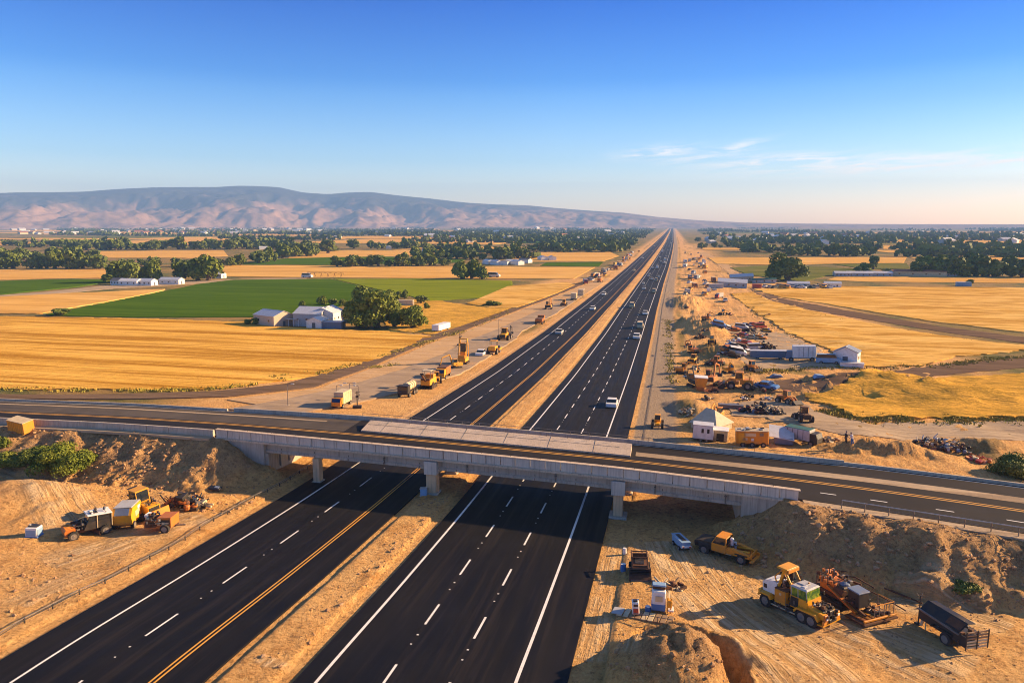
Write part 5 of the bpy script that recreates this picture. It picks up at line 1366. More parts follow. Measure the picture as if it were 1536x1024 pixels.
def scrap(px, py, label, w=1.6, n=26, seed=1, mats=('rust', 'darkmetal', 'wood', 'steel'), h=.7, rz=0.0, name='scrap_heap', cat='scrap heap', big=1.0):
    rr = random.Random(seed); o = at(px, py, name, label, cat, rz)
    nb = max(2, min(6, n // 8))
    names = ['scrap_frames', 'scrap_panels', 'scrap_pipes', 'scrap_blocks', 'scrap_sheets', 'scrap_rods']
    for b in range(nb):
        m = MB()
        for k in range(n // nb):
            r = rr.random() ** .7; a = rr.random() * 6.28; x = r * w * math.cos(a); y = r * w * .6 * math.sin(a); z = rr.random() * h * (1.1 - r) + .08
            mt = rr.choice(mats); t = rr.random()
            if b % 3 == 2 or t < .25:
                m.cyl((x, y, z), (x + rr.uniform(-.8, .8) * big, y + rr.uniform(-.8, .8) * big, z + rr.uniform(-.05, .5) * big), rr.uniform(.03, .09) * big, mt, 7)
            elif t < .42: m.lathe((x, y, z * .6), [(.18 * big, 0), (.24 * big, .1), (.24 * big, .3 * big), (.16 * big, .4 * big)], mt, 10)
            else: m.box((x, y, z), (rr.uniform(.2, .9) * big, rr.uniform(.15, .6) * big, rr.uniform(.05, .4) * big), mt, rz=rr.random() * 3, ry=rr.uniform(-.5, .5), rx=rr.uniform(-.4, .4), b=.02)
        m.out(names[b], o)
    return o
scrap(1008, 880, 'tangle of rusty hose and pipe above the tank unit', 1.0, 24, 3, ('wood', 'rust', 'cream'), .4)

# -- left machine group
def cabwin(par, x0, x1, z0_, z1, w, glassm, roofm, lean=.15, rooft=.1):
    m = MB(); m.prism([(x0, z0_), (x1, z0_), (x1 - lean, z1), (x0 + lean * .4, z1)], -w / 2, w / 2, glassm); m.out('window', par)
    m = MB(); m.box(((x0 + x1) / 2 - lean * .3, 0, z1 + rooft / 2 + .003), (x1 - x0 + .1, w + .16, rooft), roofm, b=.03)
    for x, y in ((x1, 1), (x1, -1), (x0, 1), (x0, -1)):
        xt = x1 - lean if x == x1 else x0 + lean * .4; m.cyl((x, y * (w / 2 + .01), z0_), (xt, y * (w / 2 + .01), z1 + .02), .045, 'cream' if roofm == 'cream' else 'yellow', 5)
    m.out('roof', par)
o = at(134, 800, 'road_grader', 'orange and black grader with a pale roofed cab on its right end', 'grader', head(160, 795, 108, 806))
m = MB(); m.box((0, 0, .62), (4.0, .8, .3), 'rust', b=.05); m.box((-.4, -.95, .45), (2.6, .16, .08), 'cream', b=.02); m.box((.2, -.6, .85), (1.1, .7, .6), 'darkmetal', b=.1); m.cyl((-.1, -.7, 1.0), (.8, -.8, .9), .22, 'steel', 12); m.tube([(.0, .2, 1.1), (.9, .1, 1.5), (1.3, -.2, 1.2)], .07, 'darkmetal'); m.out('chassis', o)
m = MB(); m.prism([(1.3, .55), (2.25, .45), (2.3, .95), (2.2, 1.15), (1.35, 1.2)], -.95, .85, 'orange')
for k in range(5): m.box((1.82, -.7 + k * .35, 1.19), (.7, .12, .05), 'amber', b=.01, ry=.03)
m.out('front_hood', o)
m = MB(); m.prism([(-1.9, .75), (.6, .75), (.25, 1.55), (-1.9, 1.55)], -.8, .8, 'darkmetal'); m.prism([(-1.9, 1.56), (.2, 1.56), (.35, 1.45), (-1.9, 1.12)], -.84, -.805, 'amber'); c = m.out('cab', o)
m = MB(); m.prism([(-1.85, 1.56), (.2, 1.56), (.12, 2.1), (-1.8, 2.1)], -.76, .76, 'glass'); m.out('window', c)
m = MB(); m.box((-.85, 0, 2.17), (2.25, 1.75, .13), 'white', b=.05, ry=-.03); m.box((-1.92, 0, 1.9), (.1, 1.7, .6), 'cream', b=.03); m.box((-.4, .2, 2.3), (.7, .5, .12), 'darkmetal', b=.03); m.box((-.2, .1, 2.42), (.3, .25, .16), 'white', b=.04); m.cyl((.5, .7, 2.2), (1.1, .9, 2.15), .06, 'darkmetal', 6)
for y in (-.83, .83):
    for x in (-1.92, -.6): m.cyl((x, y, .8), (x, y, 2.1), .045, 'cream', 5)
m.out('roof', c)
greeble(o, (.75, -.1, 1.1), (1.3, 1.5, .7), 40, 21); greeble(o, (-.5, -.8, .6), (2.6, .3, .4), 16, 22); greeble(o, (-.9, 0, 2.3), (1.6, 1.2, .15), 10, 23, ('white', 'darkmetal', 'palegrey'))
m = MB(); m.cyl((.75, .4, 1.1), (.75, .4, 2.0), .06, 'darkmetal', 8); m.out('exhaust', o)
m = MB(); m.tube([(-.1, -.75, 1.2), (.8, -.6, 1.35), (1.4, -.5, 1.15)], .04, 'darkmetal', 5); m.tube([(.1, .3, 1.3), (1.0, .5, 1.3), (1.5, .3, 1.1)], .04, 'steel', 5); m.out('hose', o)
m = MB(); m.box((-.3, -.2, .28), (.12, 2.6, .5), 'rust', rz=.35, b=.03); m.out('blade', o)
m = MB(); m.tube([(-2.0, -.9, 1.0), (-2.0, -.9, 2.2), (-1.2, -.9, 2.2)], .025, 'cream', 5); m.out('handrail', o)
wheel(0, o, 1.55, -1.0, .48, .4); wheel(0, o, 1.55, .9, .48, .4); wheel(0, o, -1.3, .9, .48, .4); wheel(0, o, -1.3, -.85, .4, .3)
o.scale = (.88,) * 3
o = at(192, 787, 'compressor_van', 'boxy yellow compressor van with pale roof beside the grader', 'compressor', head(205, 776, 182, 796))
m = MB(); m.prism([(-1.15, .5), (1.15, .5), (1.2, 1.4), (.75, 1.95), (-1.15, 1.95)], -.85, .85, 'yellow'); m.box((-.2, 0, 2.0), (1.95, 1.6, .09), 'palegrey', b=.03); m.box((1.16, 0, .62), (.1, 1.6, .18), 'amber', b=.03); m.out('body', o)
m = MB(); m.prism([(1.205, 1.42), (.79, 1.93), (.80, 1.945), (1.22, 1.43)], -.62, .62, 'slateblue'); m.out('windscreen', o)
m = MB(); m.box((-.2, .862, 1.2), (1.0, .03, .5), 'cream', b=.01); m.box((-.55, .87, 1.6), (.5, .03, .3), 'lens', b=.01); m.out('side_panel', o)
for x, y in ((.75, .8), (.75, -.8), (-.7, .8), (-.7, -.8)): wheel(0, o, x, y, .36, .28)
o = at(218, 772, 'bulldozer', 'tall yellow bulldozer with glazed cab behind the compressor van', 'bulldozer', head(205, 768, 235, 778))
def crawler(o, L=2.6, w=.45, gauge=.85, h=.62, mat_='darkmetal'):
    for s in (-1, 1):
        m = MB(); m.prism([(-L / 2, .2), (-L / 2 + .2, 0), (L / 2 - .2, 0), (L / 2, .2), (L / 2, h - .2), (L / 2 - .25, h), (-L / 2 + .25, h), (-L / 2, h - .2)], s * gauge - w / 2, s * gauge + w / 2, mat_)
        n = int(L / .18)
        for k in range(n): m.box((-L / 2 + .12 + k * .18, s * gauge, h + .01), (.09, w + .04, .05), 'tyre'); m.box((-L / 2 + .2 + k * .17, s * gauge, .0), (.09, w + .04, .05), 'tyre')
        for k in range(4): m.cyl((-L / 2 + .35 + k * (L - .7) / 3, s * (gauge + w / 2), .28), (-L / 2 + .35 + k * (L - .7) / 3, s * (gauge + w / 2 + .03), .28), .17, 'rust', 10)
        m.out('crawler_track', o)
crawler(o)
m = MB(); m.prism([(.1, .6), (1.7, .6), (1.7, 1.35), (.1, 1.5)], -.6, .6, 'yellow'); m.box((1.72, 0, .95), (.08, 1.0, .6), 'darkmetal'); m.box((-.6, 0, .95), (1.5, 1.3, .7), 'yellow', b=.05); m.cyl((.9, .3, 1.4), (.9, .3, 2.0), .06, 'darkmetal', 8); m.out('body', o)
c = boxp(o, 'cab', (-.55, 0, 1.4), (1.2, 1.25, .25), 'yellow'); cabwin(c, -1.1, .05, 1.5, 2.5, 1.2, 'glass', 'yellow', .06, .12)
m = MB(); m.box((2.15, 0, .6), (.12, 2.4, .9), 'amber', b=.04, ry=-.15); m.box((1.6, .75, .5), (1.2, .12, .16), 'rust'); m.box((1.6, -.75, .5), (1.2, .12, .16), 'rust'); m.out('blade', o)
greeble(o, (-1.2, 0, 1.5), (.8, 1.2, 1.1), 26, 24); greeble(o, (1.2, 0, 1.5), (1.0, 1.0, .3), 14, 25)
m = MB(); m.box((-1.45, 0, 1.9), (.7, 1.0, .1), 'darkmetal', b=.02); m.box((-1.6, .1, 2.4), (.5, .9, .1), 'darkmetal', b=.02, ry=.2); m.cyl((-1.4, 0, 1.2), (-1.4, 0, 2.4), .06, 'darkmetal', 6); m.out('roll_bar', o)
o = at(243, 793, 'engine_trailer', 'low orange brown engine trailer right of the compressor van', 'trailer', head(225, 790, 268, 791))
m = MB(); m.prism([(-1.2, .45), (1.25, .45), (1.3, 1.35), (.1, 1.35), (-.1, 1.15), (-1.2, 1.1)], -.75, .75, 'orange'); m.box((.7, 0, 1.39), (1.3, 1.6, .07), 'orange', b=.02); m.box((-.65, 0, 1.15), (1.0, 1.5, .06), 'rust', b=.02); m.out('body', o)
m = MB(); m.box((.75, -.765, 1.0), (.9, .03, .4), 'darkmetal'); m.box((.85, -.785, .9), (.5, .03, .12), 'cream'); m.box((-.6, -.765, .8), (.9, .03, .5), 'rust'); m.out('side_panel', o)
m = MB(); m.box((-1.1, .2, 1.35), (.7, .8, .3), 'white', b=.08, ry=.2); m.box((-.9, -.35, 1.25), (.5, .4, .2), 'cream', b=.05); m.out('sacks', o)
m = MB(); m.box((1.7, 0, .45), (1.0, .12, .1), 'steel'); m.out('tow_bar', o); greeble(o, (.0, -.8, .9), (1.8, .15, .6), 18, 26, ('darkmetal', 'rust', 'cream')); greeble(o, (-.5, .1, 1.35), (1.2, 1.2, .3), 16, 27)
for x, y in ((.75, .8), (.75, -.85)): wheel(0, o, x, y, .42, .3)
scrap(272, 756, 'dark engine block heap left of the pale rocks near the wing wall', 1.7, 60, 7, ('darkmetal', 'darkmetal', 'rust', 'orange'), 1.4, name='engine_heap', big=1.3)
scrap(292, 750, 'smaller heap of dark engine parts with a pale lid', 1.4, 40, 8, ('darkmetal', 'darkmetal', 'cream', 'steel'), 1.2, name='engine_heap', big=1.25)
o = at(51, 803, 'storage_crate', 'white and blue tote crate standing alone at the left', 'crate', .3)
m = MB(); m.box((0, 0, .5), (1.0, .9, .8), 'white', b=.04); m.box((.51, .0, .45), (.03, .8, .6), 'skyblue'); m.box((-.02, -.46, .45), (.8, .03, .5), 'skyblue'); m.out('body', o)
m = MB(); m.box((0, 0, .08), (1.1, 1.0, .12), 'blue', b=.02); m.out('pallet', o)
m = MB(); m.box((0, .1, .95), (.8, .6, .1), 'darkmetal', b=.02, ry=.1); m.cyl((-.3, 0, .9), (-.3, 0, 1.1), .1, 'palegrey', 8); m.out('lid', o)
o = at(323, 733, 'tarpaulin', 'small dark tarpaulin bundle on the dirt below the wing wall', 'tarpaulin', .1)
m = MB(); m.box((0, 0, .14), (1.3, .7, .26), 'navy', b=.1); m.box((.2, 0, .3), (.5, .4, .08), 'slateblue', b=.03); m.out('bundle', o)
o = at(636, 742, 'utility_box', 'pale blue utility cabinet beside the middle pier', 'cabinet', .2); m = MB(); m.box((0, 0, .4), (.7, .6, .8), 'skyblue', b=.04); m.out('cabinet', o); m = MB(); m.box((0, 0, .84), (.8, .7, .08), 'palegrey', b=.02); m.out('lid', o)
o = at(636, 746, 'cover_dome', 'small round white cover on the median by the middle pier', 'cover', 0) if False else None
o = at(32, 641, 'site_container', 'ochre steel box on the bank just below the left end of the barrier wall', 'container', -.1)
m = MB(); m.box((0, 0, .75), (2.6, 1.4, 1.4), 'amber', b=.04)
for k in range(9): m.box((-1.15 + k * .29, -.71, .75), (.08, .03, 1.3), 'yellow')
m.out('body', o); m = MB(); m.box((0, 0, 1.48), (2.66, 1.46, .06), 'cream', b=.01); m.out('roof', o)
# ---- generic makers for the far machines, sheds and cars ----
def place(maker, px, py, label, name, cat, rz=None, group=None, s=1.0, **k):
    o = at(px, py, name, label, cat, 0.0 if rz is None else rz, group); maker(o, **k)
    o.scale = (s, s, s); return o
HW = math.pi / 2   # heading along the highway
def simple_wheels(o, xs, y, r=.5, w=.35):
    for x in xs:
        for s in (-1, 1):
            m = MB(); m.cyl((x, s * y - w / 2, r), (x, s * y + w / 2, r), r, 'tyre', 12); m.cyl((x, s * y - w / 2 - .01, r), (x, s * y + w / 2 + .01, r), r * .5, 'rim', 10); m.out('wheel', o)
def box_truck(o, body='yellow', cab='yellow', L=5.5, H=2.0, roof='cream'):
    simple_wheels(o, (-L * .33, L * .33), .95)
    m = MB(); m.box((-.5, 0, .8 + H / 2), (L - 1.6, 2.1, H), body, b=.06); m.box((-.5, 0, .62), (L - .4, 1.0, .2), 'darkmetal')
    for k in range(4): m.box((-L * .35 + k * .9, -1.06, .9 + H / 2), (.06, .04, H * .85), 'darkmetal'); m.box((-L * .35 + k * .9, 1.06, .9 + H / 2), (.06, .04, H * .85), 'darkmetal')
    m.out('body', o)
    m = MB(); m.prism([(L / 2 - 1.25, .6), (L / 2, .6), (L / 2, 1.4), (L / 2 - .25, 2.2), (L / 2 - 1.25, 2.2)], -1.0, 1.0, cab); c = m.out('cab', o)
    m = MB(); m.prism([(L / 2 + .015, 1.42), (L / 2 - .22, 2.1), (L / 2 - .20, 2.11), (L / 2 + .03, 1.43)], -.85, .85, 'glass'); m.out('windscreen', c)
    m = MB(); m.box((-.5, 0, .84 + H), (L - 1.7, 2.0, .08), roof, b=.02); m.out('roof', o)
def tank_truck(o, tank='cream', cab='darkmetal', L=5.5):
    simple_wheels(o, (-L * .33, -L * .12, L * .33), .95)
    m = MB(); m.box((0, 0, .75), (L, .9, .2), 'darkmetal'); m.out('chassis', o)
    m = MB(); m.cyl((-L / 2 + .3, 0, 1.7), (L / 2 - 1.9, 0, 1.7), .85, tank, 16)
    for k in range(3): m.cyl((-L / 2 + .5 + k, 0, 1.7), (-L / 2 + .6 + k, 0, 1.7), .9, 'rust', 16)
    m.out('tank', o)
    m = MB(); m.box((L / 2 - .8, 0, 1.5), (1.5, 2.1, 1.5), cab, b=.1); c = m.out('cab', o)
    m = MB(); m.box((L / 2 - .04, 0, 1.8), (.04, 1.7, .6), 'glass'); m.box((L / 2 - .8, 0, 2.28), (1.6, 2.2, .08), cab, b=.02); m.out('windscreen', c)
def loader(o, col='yellow', arm=True):
    simple_wheels(o, (-1.3, 1.2), 1.0, .65, .5)
    m = MB(); m.box((-1.1, 0, 1.15), (2.0, 1.4, .8), col, b=.1); m.box((.9, 0, .9), (1.6, .9, .5), col, b=.05); m.box((-2.1, 0, 1.1), (.1, 1.2, .6), 'darkmetal'); m.cyl((-1.6, .4, 1.5), (-1.6, .4, 2.1), .07, 'darkmetal', 8); m.out('body', o)
    c = boxp(o, 'cab', (0, 0, 1.6), (1.2, 1.2, .3), col); cabwin(c, -.55, .6, 1.75, 2.6, 1.1, 'glass', col, .1, .12)
    if arm:
        m = MB()
        for y in (-.45, .45): m.tube([(.5, y, 1.3), (1.5, y, 1.5), (2.4, y, .7)], .1, col, 6)
        m.out('lift_arms', o); m = MB(); m.prism([(2.2, .1), (3.2, .15), (3.3, .3), (2.5, 1.0), (2.2, .9)], -1.15, 1.15, 'darkmetal'); m.out('bucket', o)
def excavator(o, col='amber', boom=3.2, up=1.0):
    crawler(o, 3.0, .5, 1.0)
    m = MB(); m.box((-.6, 0, 1.3), (2.4, 2.1, .9), col, b=.1); m.box((-1.7, 0, 1.3), (.5, 2.0, .8), 'darkmetal', b=.1); m.cyl((-1, .6, 1.7), (-1, .6, 2.2), .07, 'darkmetal', 8); m.out('body', o)
    c = boxp(o, 'cab', (.55, .6, 1.5), (1.2, .9, .8), col); m = MB(); m.prism([(0, 1.9), (1.15, 1.9), (1.0, 2.7), (.05, 2.7)], .18, 1.02, 'glass'); m.box((.52, .6, 2.76), (1.1, .95, .1), col, b=.03); m.out('window', c)
    m = MB(); m.tube([(.6, -.3, 1.5), (1.6, -.3, 1.5 + boom * .75 * up), (1.6 + boom * .7, -.3, 1.5 + boom * .55 * up)], .17, col, 6); m.cyl((.7, -.3, 1.2), (1.4, -.3, 1.3 + boom * .4), .07, 'steel', 6); m.out('boom', o)
    x = 1.6 + boom * .7; z = 1.5 + boom * .55 * up
    m = MB(); m.tube([(x, -.3, z), (x + .5, -.3, max(.5, z - 1.8))], .12, col, 6); m.out('stick', o)
    m = MB(); zb = max(.5, z - 1.8); m.prism([(x + .1, zb - .5), (x + .7, zb - .45), (x + .8, zb + .1), (x + .3, zb + .1)], -.75, .15, 'darkmetal'); m.out('bucket', o)
def miller(o, col='yellow'):
    crawler(o, 2.8, .4, .8)
    m = MB(); m.box((0, 0, 1.1), (3.4, 1.6, .9), col, b=.08); m.box((.9, 0, 1.8), (1.3, 1.4, .6), 'amber', b=.06); m.cyl((-.3, -.9, .55), (-.3, .9, .55), .5, 'darkmetal', 14); m.box((-1.5, 0, 1.6), (.6, 1.5, .3), 'rust', b=.04); m.out('body', o)
    m = MB(); m.box((-.5, 0, 2.9), (1.4, 1.5, .09), 'cream', b=.02)
    for x in (-1.1, .1):
        for y in (-.7, .7): m.cyl((x, y, 1.5), (x, y, 2.9), .04, 'steel', 5)
    m.out('canopy', o)
    m = MB(); m.tube([(-1.6, 0, 1.4), (-3.4, 0, 2.7)], .22, 'rust', 6); m.box((-2.5, 0, 2.2), (2.3, .6, .08), 'darkmetal', ry=.62); m.out('conveyor', o)
def rig(o, col='yellow'):
    crawler(o, 2.8, .45, .9)
    m = MB(); m.box((-.2, 0, 1.15), (2.8, 1.8, .9), col, b=.08); m.box((-1.3, 0, 1.9), (.9, 1.6, .6), 'amber', b=.05); m.out('body', o)
    c = boxp(o, 'cab', (.5, .1, 2.2), (1.2, 1.2, 1.2), col); m = MB(); m.prism([(-.05, 2.8), (1.05, 2.8), (.85, 4.6), (.1, 4.6)], -.45, .65, 'glass'); m.box((.45, .1, 4.66), (.9, 1.1, .12), col, b=.02); m.out('window', c)
    m = MB()
    for y in (-.85, .85): m.tube([(-.9, y, 1.4), (-.3, y, 4.6), (.3, y, 5.6)], .13, col, 6); m.tube([(1.3, y, 1.3), (1.0, y, 4.4), (.3, y, 5.6)], .1, col, 6)
    m.box((.3, 0, 5.65), (.7, 1.9, .2), col, b=.04); m.out('mast_frame', o)
def roller(o, col='yellow'):
    m = MB(); m.lathe((0, 0, 0), [(.7, -.9), (.7, .9)], 'steel', 18); d = m.out('drum_roller', o); d.location = (1.6, 0, .7); d.rotation_euler = (math.pi / 2, 0, 0)
    simple_wheels(o, (-1.2,), .75, .65, .45)
    m = MB(); m.box((-.9, 0, 1.2), (2.2, 1.4, .8), col, b=.1); m.box((1.6, .98, .8), (1.9, .1, .3), col); m.box((1.6, -.98, .8), (1.9, .1, .3), col); m.box((.5, 0, .8), (.4, 2.0, .3), col); m.out('body', o)
    m = MB(); m.box((-.2, 0, 2.5), (1.3, 1.4, .1), col, b=.02)
    for x in (-.7, .3):
        for y in (-.6, .6): m.cyl((x, y, 1.4), (x, y, 2.5), .04, 'darkmetal', 5)
    m.out('canopy', o)
def car(o, col='white', van=False, parts=True):
    if van: pr = [(-2.3, .35), (2.3, .35), (2.35, .8), (2.1, 1.1), (1.5, 1.25), (-2.3, 1.25)]; gp = [(-2.25, 1.252), (1.5, 1.252), (1.1, 1.9), (-2.15, 1.95)]
    else: pr = [(-2.2, .35), (2.15, .35), (2.2, .7), (1.9, .88), (.9, .95), (-1.6, .98), (-2.2, .9)]; gp = [(-1.55, .98), (.95, .952), (.35, 1.42), (-1.0, 1.44)]
    m = MB(); m.prism(pr, -.88, .88, col); b = m.out('body', o)
    m = MB(); m.prism(gp, -.76, .76, 'glass'); m.out('window', o)
    m = MB(); zz = gp[2][1]; x0 = (gp[2][0] + gp[3][0]) / 2; m.box((x0, 0, zz + .03), (abs(gp[2][0] - gp[3][0]) + .1, 1.5, .06), col, b=.02); m.out('roof', o)
    simple_wheels(o, (-1.35, 1.35), .8, .33, .22)
def shed(o, w=8, d=5, h=2.6, rh=1.2, wall='white', roof='roofmetal', wins=3, door=True):
    m = MB(); m.prism([(-d / 2, 0), (d / 2, 0), (d / 2, h), (0, h + rh), (-d / 2, h)], -w / 2, w / 2, wall); b = m.out('wall', o)
    m = MB()
    for s in (-1, 1):
        L = math.hypot(d / 2 + .3, rh); a = math.atan2(rh, d / 2); m.box((s * (d / 4 + .08), 0, h + rh / 2 + .04), (L + .1, w + .5, .1), roof, ry=s * a)
    m.out('roof', o)
    for k in range(wins):
        y = -w / 2 + w * (k + .5) / wins
        for s in (-1, 1): m = MB(); m.box((s * (d / 2 + .02), y, h * .55), (.06, .9, .8), 'glass'); m.out('window', o)
    if door: m = MB(); m.box((0, w / 2 + .02, 1.0), (1.1, .06, 2.0), 'roofdark'); m.out('door', o); m = MB(); m.box((0, -w / 2 - .02, 1.0), (1.1, .06, 2.0), 'roofdark'); m.out('door', o)
def container(o, L=5, W=2.2, H=2.3, col='white', roof=None, ribs=True, wheels=False):
    m = MB(); z = .6 if wheels else .05; m.box((0, 0, z + H / 2), (L, W, H), col, b=.05)
    if ribs:
        for k in range(int(L / .5)):
            for s in (-1, 1): m.box((-L / 2 + .3 + k * .5, s * (W / 2 + .015), z + H / 2), (.08, .04, H * .9), col)
    m.out('body', o); m = MB(); m.box((0, 0, z + H + .04), (L + .06, W + .06, .08), roof or col, b=.02); m.out('roof', o)
    if wheels: simple_wheels(o, (-L * .3, L * .3), W / 2 - .15, .38, .25)
    m = MB(); m.box((L / 2 + .02, .0, z + H / 2), (.04, W * .4, H * .8), 'roofdark' if col != 'darkmetal' else 'steel'); m.out('door', o)
def lamp(o, h=6.0, head_='lens', arms=1):
    m = MB(); m.box((0, 0, .15), (.5, .5, .3), 'concrete', b=.03); m.out('base', o)
    m = MB(); m.cyl((0, 0, .2), (0, 0, h), .07, 'steel', 8, .045); m.out('pole', o)
    for k in range(arms):
        s = 1 if k == 0 else -1; m = MB(); m.tube([(0, 0, h), (s * .7, 0, h + .1)], .04, 'steel', 6); m.box((s * .8, 0, h + .08), (.55, .28, .14), 'palegrey', b=.03); m.box((s * .8, 0, h + .0), (.4, .2, .04), head_); m.out('lamp_head', o)

# ---- left corridor machines (photo order, near to far) ----
dh = head(520, 603, 690, 520)
place(box_truck, 513, 609, 'pale ochre box truck parked near the overpass, nearest of the haul road machines', 'box_truck', 'truck', dh + math.pi, s=.82, body='cream', cab='amber', L=5.6, H=2.3)
place(tank_truck, 612, 592, 'dark cabbed tanker truck with rusty banded tank on the haul road', 'tank_truck', 'truck', dh + math.pi, s=.95, L=6.0, tank='cream', cab='darkmetal')
place(miller, 643, 581, 'yellow road milling machine with canopy and raised conveyor', 'milling_machine', 'milling machine', dh, s=1.2)
place(box_truck, 665, 566, 'small ochre truck with an open ribbed body behind the milling machine', 'dump_truck', 'truck', dh + math.pi, s=.95, L=5.2, H=1.6, body='orange', cab='yellow', roof='rust')
place(rig, 695, 546, 'tall yellow drilling rig with high glazed cab between arch frames', 'drilling_rig', 'drilling rig', dh, s=1.05)
place(car, 722, 533, 'white car with red rear parked beside the tall drilling rig', 'parked_car', 'car', dh, s=1.1, col='white')
place(roller, 741, 530, 'yellow road roller parked just behind the white car', 'road_roller', 'roller', dh, s=1.35)
place(loader, 757, 510, 'yellow wheel loader at the bend of the haul road beyond the roller', 'wheel_loader', 'loader', dh, s=1.35)
place(box_truck, 810, 485, 'orange flatbed truck alone on the haul road right of the farm track', 'flatbed_truck', 'truck', dh, s=1.2, H=.8, L=6, body='orange', cab='orange', roof='rust')
place(excavator, 823, 464, 'dark excavator standing on the pale ground farthest along the haul road', 'excavator', 'excavator', dh, s=1.2, col='amber')
place(loader, 846, 459, 'dark yellow wheel loader right of the farthest excavator', 'wheel_loader', 'loader', dh, s=1.1, col='amber')
place(box_truck, 861, 450, 'cream box truck between the last loader and the highway embankment', 'box_truck', 'truck', dh, s=1.2, body='cream', cab='cream')
place(container, 872, 443, 'pale container standing in line with the last cream truck', 'site_container', 'container', dh, col='cream', s=1.3)
place(scrap, 0, 0, '', '', '') if False else None
place(lamp, 432, 610, 'tall thin lamp post left of the ochre box truck', 'lamp_post', 'lamp post', .3, h=3.8)
place(lamp, 525, 602, 'double headed lamp post behind the ochre box truck', 'lamp_post', 'lamp post', .3, h=3.2, arms=2)
place(lamp, 538, 601, 'short lamp post right of the double headed one', 'lamp_post', 'lamp post', 2.9, h=2.6)
place(lamp, 748, 505, 'lone lamp post beside the loader at the haul road bend', 'lamp_post', 'lamp post', .3, h=5.2)
place(lamp, 505, 604, 'short dark lamp post at the left of the ochre box truck', 'lamp_post', 'lamp post', .3, h=3.0)
def mast(o):
    m = MB(); m.box((0, 0, .3), (1.6, .9, .5), 'darkmetal', b=.05); m.out('base', o); m = MB(); m.cyl((0, 0, .5), (0, 0, 3.2), .1, 'darkmetal', 8)
    m.box((0, 0, 2.2), (.5, .3, .3), 'darkmetal'); m.tube([(-.4, 0, 2.9), (.5, 0, 3.0)], .06, 'darkmetal'); m.out('mast', o); m = MB(); m.cyl((.3, 0, 2.5), (.5, .1, 2.5), .16, 'steel', 10); m.out('floodlight', o)
place(mast, 536, 612, 'dark lighting mast on a skid beside the overpass barrier', 'lighting_mast', 'lighting mast', .3, s=.9)
place(mast, 690, 519, 'short dark lighting mast on the sand left of the drilling rig', 'lighting_mast', 'lighting mast', .3, s=1.1)
place(car, 716, 466, 'dark car parked on the farm track behind the round tree', 'parked_car', 'car', .3, col='slateblue', s=1.1) if False else None
place(container, 662, 496, 'long white trailer parked in the grass right of the round farm tree', 'parked_trailer', 'trailer', head(650, 498, 690, 487), col='white', L=9, W=2.4, H=1.7, ribs=False, wheels=True)
place(scrap, 0, 0, '', '', '') if False else None
rr = random.Random(21)
cols = ['white', 'cream', 'silver', 'palegrey', 'amber', 'slateblue', 'darkmetal', 'yellow']
protoL = None; PR = []
for k, c in enumerate(cols):
    o = empty('parked_car', (0, 0, 0), HW); tagged(o, 'x', 'car'); car(o, c, van=k % 3 == 1); PR.append(o)
PRT = []
for k, (c, c2) in enumerate((('white', 'white'), ('cream', 'amber'), ('yellow', 'yellow'), ('palegrey', 'red'), ('slateblue', 'white'), ('orange', 'orange'))):
    o = empty('parked_truck', (0, 0, 0), HW); tagged(o, 'x', 'truck'); box_truck(o, c, c2, L=6.5); PRT.append(o)
def strewn(y0, y1, u0, u1, n, label, group, trucks=.4, seed=1, ang=HW):
    rr = random.Random(seed)
    for k in range(n):
        Y = y0 * (y1 / y0) ** rr.random(); u = rr.uniform(u0, u1); x = u + float(cshift(Y))
        src = rr.choice(PRT if rr.random() < trucks else PR); o = dup(src, (x, Y, tz(x, Y) + .05), ang + rr.gauss(0, .25) + (math.pi if rr.random() < .5 else 0), None, rr.uniform(.9, 1.2))
        t = src['category'] == 'truck'; o['label'] = label % ('truck' if t else 'car'); o['group'] = group % ('trucks' if t else 'cars')
strewn(430, 900, -54, -44, 34, 'small %s in the long parked line left of the distant highway', '%s lined up left of the distant highway', .5, 5)
strewn(330, 900, 7, 26, 46, 'small %s on the dirt strip right of the distant highway', '%s strewn right of the distant highway', .45, 6)
place(excavator, 683, 553, 'amber excavator bunched between the ochre truck and the drilling rig', 'excavator', 'excavator', dh + 2.4, s=.85, col='yellow')
place(loader, 655, 573, 'yellow loader squeezed behind the milling machine', 'wheel_loader', 'loader', dh + .3, s=.8, col='yellow')
place(excavator, 763, 507, 'dark armed excavator beside the loader at the haul road bend', 'excavator', 'excavator', dh, s=.9, col='darkmetal')
